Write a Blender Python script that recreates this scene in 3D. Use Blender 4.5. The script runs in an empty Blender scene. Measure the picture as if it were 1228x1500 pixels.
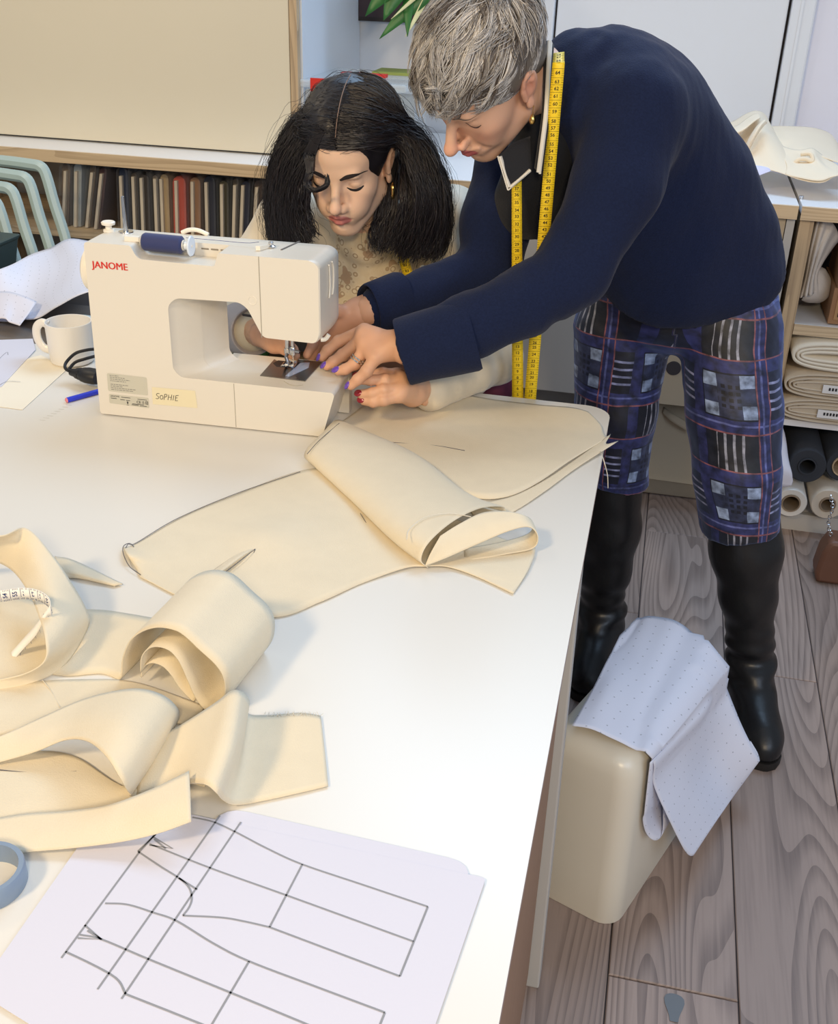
import bpy, bmesh, math, random
import numpy as np
from mathutils import Vector, Matrix

scene = bpy.context.scene
COL = scene.collection
random.seed(7)
RNG = np.random.default_rng(7)

# ------------------------------------------------------------------ camera
IMG_W, IMG_H, FPX = 1228.0, 1500.0, 1580.0
CAM_Z = 1.456
PITCH, ROLL, YAW = math.radians(28.0), math.radians(-1.93), math.radians(-11.9)
_fw = np.array([math.sin(YAW) * math.cos(PITCH), math.cos(YAW) * math.cos(PITCH), -math.sin(PITCH)])
_ri = np.array([math.cos(YAW), -math.sin(YAW), 0.0])
_dn = np.cross(_fw, _ri)
RIGHT = _ri * math.cos(ROLL) + _dn * math.sin(ROLL)
DOWN = -_ri * math.sin(ROLL) + _dn * math.cos(ROLL)
EYE = np.array([0.0, 0.0, CAM_Z])
cam_data = bpy.data.cameras.new('camera')
cam = bpy.data.objects.new('camera', cam_data)
COL.objects.link(cam)
cam_data.sensor_fit = 'HORIZONTAL'
cam_data.sensor_width = 36.0
cam_data.lens = FPX * 36.0 / IMG_W
cam_data.clip_start = 0.02
cam.matrix_world = Matrix(((RIGHT[0], -DOWN[0], -_fw[0], EYE[0]), (RIGHT[1], -DOWN[1], -_fw[1], EYE[1]),
                           (RIGHT[2], -DOWN[2], -_fw[2], EYE[2]), (0, 0, 0, 1)))
scene.camera = cam

# ------------------------------------------------------------------ world, lights, exposure
world = bpy.data.worlds.new('world')
scene.world = world
world.use_nodes = True
bg = world.node_tree.nodes['Background']
bg.inputs[0].default_value = (0.80, 0.88, 1.0, 1)
bg.inputs[1].default_value = 0.30


def area_light(name, loc, target, sx, sy, power, color):
    d = bpy.data.lights.new(name, 'AREA')
    d.shape = 'RECTANGLE'
    d.size, d.size_y = sx, sy
    d.energy = power
    d.color = color
    o = bpy.data.objects.new(name, d)
    COL.objects.link(o)
    o.location = loc
    o.rotation_euler = (Vector(target) - Vector(loc)).to_track_quat('-Z', 'Y').to_euler()
    return o


# skylight above the back of the room, big shop window on the right, two warm ceiling lamps
area_light('skylight', (0.1, 2.9, 2.9), (-0.25, 0.7, 0.9), 2.2, 1.0, 46, (0.48, 0.71, 1.0))
area_light('shop_window', (1.9, -0.7, 2.3), (0.35, 1.3, 0.1), 1.6, 1.4, 28, (0.64, 0.78, 1.0))
area_light('ceiling_lamp_warm', (-1.5, -1.1, 2.9), (-0.5, 1.6, 0.8), 0.4, 0.4, 48, (1.0, 0.75, 0.44))
area_light('ceiling_lamp_right', (0.45, -1.2, 2.25), (-0.1, 1.6, 0.9), 0.35, 0.35, 31, (1.0, 0.78, 0.50))
area_light('shelf_lamp_warm', (-1.9, 1.9, 2.5), (-1.5, 3.0, 0.9), 0.4, 0.4, 7, (1.0, 0.82, 0.56))

scene.view_settings.view_transform = 'Standard'
scene.view_settings.look = 'None'
scene.view_settings.gamma = 1.0
scene.view_settings.use_curve_mapping = False
scene.view_settings.exposure = 0.16
scene.cycles.max_bounces = 6
scene.cycles.transparent_max_bounces = 8


# ------------------------------------------------------------------ geometry helpers
def ray(px, py):
    v = np.array([(px - IMG_W / 2) / FPX, (py - IMG_H / 2) / FPX, 1.0])
    return RIGHT * v[0] + DOWN * v[1] + _fw * v[2]


def az(px, py, z):
    """the point of the horizontal plane at height z that the photograph shows at this pixel"""
    d = ray(px, py)
    return EYE + d * ((z - CAM_Z) / d[2])


def ay(px, py, y):
    d = ray(px, py)
    return EYE + d * (y / d[1])


def ap(px, py, p0, n):
    d = ray(px, py)
    p0 = np.asarray(p0, float)
    n = np.asarray(n, float)
    return EYE + d * (((p0 - EYE) @ n) / (d @ n))


def s2l(c):
    """#rrggbb or 0-255 triple to linear rgba"""
    if isinstance(c, str):
        c = [int(c[i:i + 2], 16) for i in (0, 2, 4)]
    out = []
    for v in c:
        v = v / 255.0
        out.append(v / 12.92 if v <= 0.04045 else ((v + 0.055) / 1.055) ** 2.4)
    return (*out, 1.0)


def unit(v):
    v = np.asarray(v, float)
    return v / (np.linalg.norm(v) + 1e-12)


def link_mesh(name, verts, faces, material=None, parent=None, smooth=True, sharp=40, loc=None):
    me = bpy.data.meshes.new(name)
    if isinstance(verts, np.ndarray):
        verts = verts.tolist()
    if isinstance(faces, np.ndarray):
        faces = faces.tolist()
    me.from_pydata(verts, [], faces)
    me.update()
    if smooth and len(me.polygons):
        me.polygons.foreach_set('use_smooth', [True] * len(me.polygons))
        if sharp:
            try:
                me.set_sharp_from_angle(angle=math.radians(sharp))
            except Exception:
                pass
    o = bpy.data.objects.new(name, me)
    COL.objects.link(o)
    if material:
        me.materials.append(material)
    attach(o, parent)
    return o


def attach(o, parent):
    if parent is None:
        return
    o.parent = parent
    m = Matrix.Identity(4)
    p = parent
    while p is not None:
        if p.type == 'EMPTY':
            m = Matrix.LocRotScale(p.location, p.rotation_euler, p.scale)
            break
        p = p.parent
    # meshes sit at identity in world space, so only an Empty ancestor needs undoing
    if parent.type == 'EMPTY':
        o.matrix_parent_inverse = m.inverted()


def thing(name, label, cat, loc=(0, 0, 0), group=None):
    o = bpy.data.objects.new(name, None)
    o.empty_display_size = 0.05
    COL.objects.link(o)
    o.location = tuple(float(v) for v in loc)
    return tag(o, label, cat, group)


def tag(o, label, cat, group=None, kind=None):
    o['label'] = label
    o['category'] = cat
    if group:
        o['group'] = group
    if kind:
        o['kind'] = kind
    return o


def struct(o, label=None):
    o['kind'] = 'structure'
    if label:
        o['label'] = label
    return o


def bevel(o, w, seg=2, angle=35):
    m = o.modifiers.new('bevel', 'BEVEL')
    m.width = w
    m.segments = seg
    m.limit_method = 'ANGLE'
    m.angle_limit = math.radians(angle)
    return o


def solidify(o, t, offset=-1.0):
    m = o.modifiers.new('thick', 'SOLIDIFY')
    m.thickness = t
    m.offset = offset
    return o


def frame_of(d, up=(0, 0, 1)):
    d = unit(d)
    u = np.asarray(up, float)
    if abs(d @ unit(u)) > 0.97:
        u = np.array([1.0, 0, 0]) if abs(d[0]) < 0.9 else np.array([0, 1.0, 0])
    a = unit(np.cross(u, d))
    b = np.cross(d, a)
    return a, b


class MB:
    def __init__(self):
        self.v, self.f = [], []

    def add(self, verts, faces):
        n = len(self.v)
        self.v.extend([tuple(map(float, p)) for p in verts])
        self.f.extend([tuple(int(i) + n for i in f) for f in faces])
        return self

    def box(self, lo, hi, M=None):
        x0, y0, z0 = lo
        x1, y1, z1 = hi
        vs = [(x0, y0, z0), (x1, y0, z0), (x1, y1, z0), (x0, y1, z0), (x0, y0, z1), (x1, y0, z1), (x1, y1, z1), (x0, y1, z1)]
        if M is not None:
            vs = [M @ Vector(p) for p in vs]
        return self.add(vs, [(3, 2, 1, 0), (4, 5, 6, 7), (0, 1, 5, 4), (1, 2, 6, 5), (2, 3, 7, 6), (3, 0, 4, 7)])

    def tube(self, pts, r, n=10, caps=True, closed=False, flat=None):
        pts = [np.asarray(p, float) for p in pts]
        m = len(pts)
        rs = [r] * m if np.isscalar(r) else list(r)
        vs, fs = [], []
        a = None
        for i in range(m):
            if closed:
                t = unit(pts[(i + 1) % m] - pts[i - 1])
            else:
                t = unit(pts[min(i + 1, m - 1)] - pts[max(i - 1, 0)])
            if a is None:
                a, b = frame_of(t)
            else:
                a = unit(a - t * (a @ t))
                b = np.cross(t, a)
            for k in range(n):
                w = 2 * math.pi * k / n
                vs.append(pts[i] + (a * math.cos(w) + b * math.sin(w) * (flat or 1)) * rs[i])
        for i in range(m if closed else m - 1):
            j = (i + 1) % m
            for k in range(n):
                l = (k + 1) % n
                fs.append((i * n + k, i * n + l, j * n + l, j * n + k))
        if caps and not closed:
            fs.append(tuple(range(n - 1, -1, -1)))
            fs.append(tuple((m - 1) * n + k for k in range(n)))
        return self.add(vs, fs)

    def cyl(self, p0, p1, r0, r1=None, n=24, caps=True):
        return self.tube([p0, p1], [r0, r0 if r1 is None else r1], n, caps)

    def lathe(self, prof, origin=(0, 0, 0), axis=(0, 0, 1), n=32, closed=False):
        """prof: (radius, height) list along the axis"""
        ax = unit(axis)
        a, b = frame_of(ax, (0, 0, 1) if abs(ax[2]) < 0.9 else (0, 1, 0))
        o = np.asarray(origin, float)
        vs, fs = [], []
        m = len(prof)
        for (r, h) in prof:
            for k in range(n):
                w = 2 * math.pi * k / n
                vs.append(o + ax * h + (a * math.cos(w) + b * math.sin(w)) * max(r, 1e-5))
        for i in range(m if closed else m - 1):
            j = (i + 1) % m
            for k in range(n):
                l = (k + 1) % n
                fs.append((i * n + k, i * n + l, j * n + l, j * n + k))
        return self.add(vs, fs)

    def loft(self, rings, cap0=True, cap1=True):
        n = len(rings[0])
        vs = [p for r in rings for p in r]
        fs = []
        for i in range(len(rings) - 1):
            for k in range(n):
                l = (k + 1) % n
                fs.append((i * n + k, i * n + l, (i + 1) * n + l, (i + 1) * n + k))
        if cap0:
            fs.append(tuple(range(n - 1, -1, -1)))
        if cap1:
            fs.append(tuple((len(rings) - 1) * n + k for k in range(n)))
        return self.add(vs, fs)

    def build(self, name, material=None, parent=None, smooth=True, sharp=40, recalc=True):
        o = link_mesh(name, self.v, self.f, None, None, False)
        me = o.data
        if recalc:
            bm = bmesh.new()
            bm.from_mesh(me)
            bmesh.ops.recalc_face_normals(bm, faces=bm.faces)
            bm.to_mesh(me)
            bm.free()
        if smooth:
            me.polygons.foreach_set('use_smooth', [True] * len(me.polygons))
            if sharp:
                me.set_sharp_from_angle(angle=math.radians(sharp))
        if material:
            me.materials.append(material)
        attach(o, parent)
        return o


def spline(pts, n, closed=False):
    """Catmull-Rom through the points, n samples"""
    P = np.asarray(pts, float)
    m = len(P)
    if m == 2:
        t = np.linspace(0, 1, n)[:, None]
        return P[0] * (1 - t) + P[1] * t
    if closed:
        T = np.linspace(0, m, n, endpoint=False)
    else:
        T = np.linspace(0, m - 1, n)
    i = np.minimum(T.astype(int), m - 1 if closed else m - 2)
    u = (T - i)[:, None]

    def g(k):
        if closed:
            return P[k % m]
        ext = np.vstack([2 * P[0] - P[1], P, 2 * P[-1] - P[-2]])
        return ext[np.clip(k + 1, 0, m + 1)]
    p0, p1, p2, p3 = g(i - 1), g(i), g(i + 1), g(i + 2)
    return 0.5 * ((2 * p1) + (p2 - p0) * u + (2 * p0 - 5 * p1 + 4 * p2 - p3) * u ** 2 + (3 * p1 - p0 - 3 * p2 + p3) * u ** 3)


def grid_faces(nr, nc):
    i, j = np.meshgrid(np.arange(nr - 1), np.arange(nc - 1), indexing='ij')
    a = (i * nc + j).ravel()
    return np.stack([a, a + 1, a + nc + 1, a + nc], 1)


def fnoise(P, f, seed=0):
    """cheap smooth noise from a few sines"""
    r = np.random.default_rng(seed)
    out = np.zeros(len(P))
    for k in range(5):
        d = r.normal(size=3)
        d /= np.linalg.norm(d)
        out += np.sin(P @ d * f * (0.7 + 0.5 * k) + r.uniform(0, 6.28)) / (1 + 0.6 * k)
    return out / 2.2


def sheet(name, rows, material, parent=None, nu=14, nv=40, thick=0.0009, wob=0.0, seed=0, zmin=None):
    """cloth or paper through a net of 3-D control points; rows all of one length"""
    R_ = [spline(r, nv) for r in rows]
    R_ = np.array(R_)                                # rows x nv x 3
    S = np.stack([spline(R_[:, j], nu) for j in range(nv)], 1)   # nu x nv x 3
    V = S.reshape(-1, 3)
    if wob:
        V[:, 2] += wob * fnoise(V, 38.0, seed)
    if zmin is not None:
        V[:, 2] = np.maximum(V[:, 2], zmin)
    o = link_mesh(name, V, grid_faces(nu, nv), material, parent, True, 0)
    re_uv(o, nu, nv)
    if thick:
        solidify(o, thick, 0.0)
    return o


def re_uv(o, nu, nv):
    """texture coordinates in metres, measured along the sheet"""
    S = np.array([v.co[:] for v in o.data.vertices]).reshape(nu, nv, 3)
    uv = o.data.uv_layers.get('uv') or o.data.uv_layers.new(name='uv')
    loops = np.empty(len(o.data.loops), dtype=np.int32)
    o.data.loops.foreach_get('vertex_index', loops)
    dv = np.concatenate([np.zeros((nu, 1)), np.cumsum(np.linalg.norm(np.diff(S, axis=1), axis=2), 1)], 1)
    du = np.concatenate([np.zeros((1, nv)), np.cumsum(np.linalg.norm(np.diff(S, axis=0), axis=2), 0)], 0)
    dv -= dv[:, nv // 2:nv // 2 + 1]
    du -= du[nu // 2:nu // 2 + 1]
    UV = np.stack([dv.ravel()[loops], du.ravel()[loops]], 1)
    uv.data.foreach_set('uv', UV.astype(np.float32).ravel())


def ribbon(pts, width_vec, nrm=None):
    pts = np.asarray(pts, float)
    w = np.asarray(width_vec, float)
    if w.ndim == 1:
        w = np.repeat(w[None], len(pts), 0)
    V = np.concatenate([pts - w / 2, pts + w / 2])
    n = len(pts)
    F = [(i, i + 1, n + i + 1, n + i) for i in range(n - 1)]
    return V, F


def flat_line(mb, pts, w, up=(0, 0, 1)):
    """a drawn line: a thin strip of width w in the plane whose normal is up"""
    pts = np.asarray(pts, float)
    t = np.gradient(pts, axis=0)
    s = np.cross(np.asarray(up, float), t)
    s /= np.linalg.norm(s, axis=1)[:, None] + 1e-12
    V, F = ribbon(pts, s * w)
    mb.add(V, F)


_text_cache = {}


def text_geo(s, size=1.0, bold=0.0, align='CENTER'):
    key = (s, size, bold, align)
    if key in _text_cache:
        return _text_cache[key]
    cu = bpy.data.curves.new('text', 'FONT')
    cu.body = s
    cu.size = size
    cu.offset = bold
    cu.align_x = align
    cu.align_y = 'CENTER'
    cu.resolution_u = 3
    ob = bpy.data.objects.new('text', cu)
    COL.objects.link(ob)
    dg = bpy.context.evaluated_depsgraph_get()
    ev = ob.evaluated_get(dg)
    me = ev.to_mesh()
    V = np.array([v.co[:] for v in me.vertices]).reshape(-1, 3)
    F = [tuple(p.vertices) for p in me.polygons]
    ev.to_mesh_clear()
    bpy.data.objects.remove(ob)
    bpy.data.curves.remove(cu)
    _text_cache[key] = (V, F)
    return V, F


def put_text(mb, s, origin, ex, ey, size, bold=0.0, align='CENTER'):
    V, F = text_geo(s, 1.0, bold, align)
    ex, ey, o = np.asarray(ex, float), np.asarray(ey, float), np.asarray(origin, float)
    mb.add(o + V[:, :1] * ex * size + V[:, 1:2] * ey * size, F)


def copy_thing(o, loc=None, label=None):
    c = o.copy()
    COL.objects.link(c)
    if loc is not None:
        c.location = loc
    if label:
        c['label'] = label
    for ch in list(o.children):
        d = ch.copy()
        COL.objects.link(d)
        d.parent = c
        for g in list(ch.children):
            e = g.copy()
            COL.objects.link(e)
            e.parent = d
    return c


# ------------------------------------------------------------------ signed distance modelling (bodies, hands, clothes, hair)
class SDF:
    def __init__(self, lo, hi, h):
        self.h = h
        self.lo = np.asarray(lo, float) - 2 * h
        self.n = np.ceil((np.asarray(hi, float) + 2 * h - self.lo) / h).astype(int) + 1
        self.ax = [self.lo[i] + h * np.arange(self.n[i]) for i in range(3)]
        self.f = np.full(self.n, 0.06, np.float32)

    def win(self, lo, hi):
        s = []
        for i in range(3):
            a = int(np.clip(math.floor((lo[i] - self.lo[i]) / self.h), 0, self.n[i]))
            b = int(np.clip(math.ceil((hi[i] - self.lo[i]) / self.h) + 1, 0, self.n[i]))
            s.append(slice(a, b))
        return tuple(s)

    def pts(self, s):
        return (self.ax[0][s[0]][:, None, None].astype(np.float32), self.ax[1][s[1]][None, :, None].astype(np.float32),
                self.ax[2][s[2]][None, None, :].astype(np.float32))

    def put(self, s, d, k, mode='add'):
        f = self.f[s]
        if f.size == 0:
            return
        d = d.astype(np.float32)
        if mode == 'add':
            if k > 0:
                hh = np.maximum(k - np.abs(f - d), 0) / k
                self.f[s] = np.minimum(f, d) - hh * hh * k * 0.25
            else:
                self.f[s] = np.minimum(f, d)
        else:
            d = -d
            if k > 0:
                hh = np.maximum(k - np.abs(f - d), 0) / k
                self.f[s] = np.maximum(f, d) + hh * hh * k * 0.25
            else:
                self.f[s] = np.maximum(f, d)

    def cap(self, a, b, ra, rb=None, k=0.0, mode='add'):
        rb = ra if rb is None else rb
        a, b = np.asarray(a, float), np.asarray(b, float)
        m = max(ra, rb) + k + 0.05
        s = self.win(np.minimum(a, b) - m, np.maximum(a, b) + m)
        X, Y, Z = self.pts(s)
        ab = b - a
        L = max(float(ab @ ab), 1e-12)
        t = np.clip(((X - a[0]) * ab[0] + (Y - a[1]) * ab[1] + (Z - a[2]) * ab[2]) / L, 0, 1)
        d = np.sqrt((X - a[0] - t * ab[0]) ** 2 + (Y - a[1] - t * ab[1]) ** 2 + (Z - a[2] - t * ab[2]) ** 2) - (ra + (rb - ra) * t)
        self.put(s, d, k, mode)
        return self

    def chain(self, P, R_, k=0.01):
        for i in range(len(P) - 1):
            self.cap(P[i], P[i + 1], R_[i], R_[i + 1], k)
        return self

    def ell(self, c, r, M=None, k=0.0, mode='add'):
        """M: rows are the ellipsoid's own axes in world space"""
        c, r = np.asarray(c, float), np.asarray(r, float)
        m = float(r.max()) + k + 0.05
        s = self.win(c - m, c + m)
        X, Y, Z = self.pts(s)
        X, Y, Z = X - c[0], Y - c[1], Z - c[2]
        if M is None:
            q = (X, Y, Z)
        else:
            q = [M[i][0] * X + M[i][1] * Y + M[i][2] * Z for i in range(3)]
        k0 = np.sqrt((q[0] / r[0]) ** 2 + (q[1] / r[1]) ** 2 + (q[2] / r[2]) ** 2)
        k1 = np.sqrt((q[0] / r[0] ** 2) ** 2 + (q[1] / r[1] ** 2) ** 2 + (q[2] / r[2] ** 2) ** 2)
        d = k0 * (k0 - 1) / np.maximum(k1, 1e-6)
        self.put(s, d, k, mode)
        return self

    def half(self, p, n, k=0.0):
        """cut away what lies on the side of the plane that n points to"""
        n = unit(n)
        X, Y, Z = self.pts((slice(0, None),) * 3)
        d = -((X - p[0]) * n[0] + (Y - p[1]) * n[1] + (Z - p[2]) * n[2])
        self.put((slice(0, None),) * 3, d, k, 'cut')
        return self

    def mesh(self, iso=0.0):
        f = self.f - iso
        n = f.shape
        ins = f < 0
        c = np.zeros((n[0] - 1, n[1] - 1, n[2] - 1), np.int8)
        for dx in (0, 1):
            for dy in (0, 1):
                for dz in (0, 1):
                    c += ins[dx:n[0] - 1 + dx, dy:n[1] - 1 + dy, dz:n[2] - 1 + dz]
        act = (c > 0) & (c < 8)
        idx = np.argwhere(act)
        vid = np.full(act.shape, -1, np.int64)
        vid[act] = np.arange(len(idx))
        acc = np.zeros((len(idx), 3))
        cnt = np.zeros(len(idx))
        i, j, k = idx.T
        for axis in range(3):
            o1, o2 = [a for a in range(3) if a != axis]
            for u in (0, 1):
                for v in (0, 1):
                    off = [0, 0, 0]
                    off[o1], off[o2] = u, v
                    f0 = f[i + off[0], j + off[1], k + off[2]]
                    off2 = list(off)
                    off2[axis] = 1
                    f1 = f[i + off2[0], j + off2[1], k + off2[2]]
                    m = (f0 < 0) != (f1 < 0)
                    t = np.where(m, f0 / np.where(m, f0 - f1, 1), 0)
                    p = np.tile(np.array(off, float), (len(idx), 1))
                    p[:, axis] = t
                    acc[m] += p[m]
                    cnt[m] += 1
        V = self.lo + (idx + acc / np.maximum(cnt, 1)[:, None]) * self.h
        Q = []
        for axis in range(3):
            o1, o2 = (axis + 1) % 3, (axis + 2) % 3
            sl0 = [slice(None)] * 3
            sl1 = [slice(None)] * 3
            sl0[axis] = slice(0, n[axis] - 1)
            sl1[axis] = slice(1, n[axis])
            a, b = ins[tuple(sl0)], ins[tuple(sl1)]
            e = np.argwhere(a != b)
            e = e[(e[:, o1] > 0) & (e[:, o2] > 0) & (e[:, o1] < n[o1] - 1) & (e[:, o2] < n[o2] - 1)]
            if not len(e):
                continue
            flip = a[tuple(e.T)]
            q = []
            for (u, v) in ((1, 1), (0, 1), (0, 0), (1, 0)):
                w = e.copy()
                w[:, o1] -= u
                w[:, o2] -= v
                q.append(vid[tuple(w.T)])
            q = np.stack(q, 1)
            q[~flip] = q[~flip][:, ::-1]
            Q.append(q)
        Q = np.concatenate(Q)
        return V, Q


def relax(V, Q, it=2, lam=0.5):
    """a little smoothing over the quads' edges"""
    E = np.concatenate([Q[:, [0, 1]], Q[:, [1, 2]], Q[:, [2, 3]], Q[:, [3, 0]]])
    for _ in range(it):
        acc = np.zeros_like(V)
        cnt = np.zeros(len(V))
        for c in range(3):
            acc[:, c] = np.bincount(E[:, 0], V[E[:, 1], c], len(V)) + np.bincount(E[:, 1], V[E[:, 0], c], len(V))
        cnt = np.bincount(E[:, 0], minlength=len(V)) + np.bincount(E[:, 1], minlength=len(V))
        V = V + lam * (acc / np.maximum(cnt, 1)[:, None] - V)
    return V


def vnormals(V, Q):
    n = np.cross(V[Q[:, 2]] - V[Q[:, 0]], V[Q[:, 3]] - V[Q[:, 1]])
    N = np.zeros_like(V)
    for k in range(4):
        for c in range(3):
            N[:, c] += np.bincount(Q[:, k], n[:, c], len(V))
    return N / (np.linalg.norm(N, axis=1)[:, None] + 1e-12)


def set_colour(o, C, name='tint'):
    at = o.data.color_attributes.new(name, 'FLOAT_COLOR', 'POINT')
    at.data.foreach_set('color', np.concatenate([C, np.ones((len(C), 1))], 1).astype(np.float32).ravel())


def set_vec(o, A, name):
    at = o.data.attributes.new(name, 'FLOAT_VECTOR', 'POINT')
    at.data.foreach_set('vector', np.asarray(A, np.float32).ravel())


# ------------------------------------------------------------------ materials
def mat(name, color, rough=0.6, metal=0.0, bump=0.0, scale=60.0, var=0.0, vscale=8.0, sheen=0.0, coat=0.0, sss=0.0,
        spec=0.5, attr=None, stretch=None, alpha=1.0, trans=0.0, detail=4.0):
    m = bpy.data.materials.new(name)
    m.use_nodes = True
    nt = m.node_tree
    N, L = nt.nodes, nt.links
    b = N['Principled BSDF']
    c = s2l(color) if not (isinstance(color, tuple) and len(color) == 4) else color
    b.inputs['Base Color'].default_value = c
    b.inputs['Roughness'].default_value = rough
    b.inputs['Metallic'].default_value = metal
    b.inputs['Specular IOR Level'].default_value = spec
    if sheen:
        b.inputs['Sheen Weight'].default_value = sheen
        b.inputs['Sheen Roughness'].default_value = 0.5
    if coat:
        b.inputs['Coat Weight'].default_value = coat
        b.inputs['Coat Roughness'].default_value = 0.15
    if sss:
        b.inputs['Subsurface Weight'].default_value = sss
        b.inputs['Subsurface Radius'].default_value = (0.012, 0.005, 0.003)
        b.inputs['Subsurface Scale'].default_value = 0.6
    if trans:
        b.inputs['Transmission Weight'].default_value = trans
    b.inputs['Alpha'].default_value = alpha
    tc = N.new('ShaderNodeTexCoord')
    src = tc.outputs['Object']
    if stretch:
        mp = N.new('ShaderNodeMapping')
        mp.inputs['Scale'].default_value = stretch
        L.new(src, mp.inputs['Vector'])
        src = mp.outputs['Vector']
    if attr:
        a = N.new('ShaderNodeAttribute')
        a.attribute_name = attr
        L.new(a.outputs['Color'], b.inputs['Base Color'])
    if var and not attr:
        no = N.new('ShaderNodeTexNoise')
        no.inputs['Scale'].default_value = vscale
        no.inputs['Detail'].default_value = detail
        L.new(src, no.inputs['Vector'])
        mx = N.new('ShaderNodeMix')
        mx.data_type = 'RGBA'
        mx.inputs['A'].default_value = tuple(max(0, v * (1 - var)) for v in c[:3]) + (1,)
        mx.inputs['B'].default_value = tuple(min(1, v * (1 + var)) for v in c[:3]) + (1,)
        L.new(no.outputs['Fac'], mx.inputs['Factor'])
        L.new(mx.outputs['Result'], b.inputs['Base Color'])
    if bump:
        no = N.new('ShaderNodeTexNoise')
        no.inputs['Scale'].default_value = scale
        no.inputs['Detail'].default_value = detail
        L.new(src, no.inputs['Vector'])
        bp = N.new('ShaderNodeBump')
        bp.inputs['Strength'].default_value = bump
        bp.inputs['Distance'].default_value = 0.002
        L.new(no.outputs['Fac'], bp.inputs['Height'])
        L.new(bp.outputs['Normal'], b.inputs['Normal'])
    return m


def wood_mat(name, dark, light, axis='Y', scale=1.0, rough=0.55, rand=True):
    """planks: grain runs along the axis; each object gets its own tone"""
    m = bpy.data.materials.new(name)
    m.use_nodes = True
    nt = m.node_tree
    N, L = nt.nodes, nt.links
    b = N['Principled BSDF']
    b.inputs['Roughness'].default_value = rough
    tc = N.new('ShaderNodeTexCoord')
    oi = N.new('ShaderNodeObjectInfo')
    cm = N.new('ShaderNodeVectorMath')
    cm.operation = 'MULTIPLY_ADD'
    L.new(oi.outputs['Random'], cm.inputs[0])
    cm.inputs[1].default_value = (37.0, 53.0, 11.0)
    L.new(tc.outputs['Object'], cm.inputs[2])
    mp = N.new('ShaderNodeMapping')
    s = {'X': (1.2, 12, 12), 'Y': (12, 1.2, 12), 'Z': (12, 12, 1.2)}[axis]
    mp.inputs['Scale'].default_value = tuple(v * scale for v in s)
    L.new(cm.outputs['Vector'], mp.inputs['Vector'])
    cn = N.new('ShaderNodeTexNoise')
    cn.inputs['Scale'].default_value = 0.42
    cn.inputs['Detail'].default_value = 1.2
    cn.inputs['Roughness'].default_value = 0.35
    L.new(mp.outputs['Vector'], cn.inputs['Vector'])
    cm2 = N.new('ShaderNodeMath')
    cm2.operation = 'MULTIPLY'
    cm2.inputs[1].default_value = 46.0
    L.new(cn.outputs['Fac'], cm2.inputs[0])
    fr = N.new('ShaderNodeMath')
    fr.operation = 'FRACT'
    L.new(cm2.outputs['Value'], fr.inputs[0])
    w = N.new('ShaderNodeMapRange')
    w.interpolation_type = 'SMOOTHSTEP'
    w.inputs['From Min'].default_value = 0.0
    w.inputs['To Min'].default_value = 0.25
    w.inputs['From Max'].default_value = 0.7
    L.new(fr.outputs['Value'], w.inputs['Value'])
    mp2 = N.new('ShaderNodeMapping')
    s2 = {'X': (6, 160, 160), 'Y': (160, 6, 160), 'Z': (160, 160, 6)}[axis]
    mp2.inputs['Scale'].default_value = tuple(v * scale for v in s2)
    L.new(cm.outputs['Vector'], mp2.inputs['Vector'])
    no = N.new('ShaderNodeTexNoise')
    no.inputs['Scale'].default_value = 1.0
    no.inputs['Detail'].default_value = 3.0
    L.new(mp2.outputs['Vector'], no.inputs['Vector'])
    big = N.new('ShaderNodeTexNoise')
    big.inputs['Scale'].default_value = 0.35
    big.inputs['Detail'].default_value = 2.0
    L.new(mp.outputs['Vector'], big.inputs['Vector'])
    ad = N.new('ShaderNodeMath')
    ad.operation = 'MULTIPLY_ADD'
    L.new(no.outputs['Fac'], ad.inputs[0])
    ad.inputs[1].default_value = 1.1
    L.new(w.outputs['Result'], ad.inputs[2])
    ad2 = N.new('ShaderNodeMath')
    ad2.operation = 'MULTIPLY_ADD'
    L.new(big.outputs['Fac'], ad2.inputs[0])
    ad2.inputs[1].default_value = 0.5
    L.new(ad.outputs['Value'], ad2.inputs[2])
    rp = N.new('ShaderNodeValToRGB')
    rp.color_ramp.elements[0].position = 0.20
    rp.color_ramp.elements[0].color = s2l(dark)
    rp.color_ramp.elements[1].position = 0.95
    rp.color_ramp.elements[1].color = s2l(light)
    dv = N.new('ShaderNodeMath')
    dv.operation = 'MULTIPLY'
    dv.inputs[1].default_value = 0.52
    L.new(ad2.outputs['Value'], dv.inputs[0])
    L.new(dv.outputs['Value'], rp.inputs['Fac'])
    hsv = N.new('ShaderNodeHueSaturation')
    L.new(rp.outputs['Color'], hsv.inputs['Color'])
    if rand:
        mr = N.new('ShaderNodeMapRange')
        mr.inputs['To Min'].default_value = 0.82
        mr.inputs['To Max'].default_value = 1.15
        L.new(oi.outputs['Random'], mr.inputs['Value'])
        L.new(mr.outputs['Result'], hsv.inputs['Value'])
    L.new(hsv.outputs['Color'], b.inputs['Base Color'])
    bp = N.new('ShaderNodeBump')
    bp.inputs['Strength'].default_value = 0.25
    bp.inputs['Distance'].default_value = 0.001
    L.new(ad.outputs['Value'], bp.inputs['Height'])
    L.new(bp.outputs['Normal'], b.inputs['Normal'])
    return m


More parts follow.
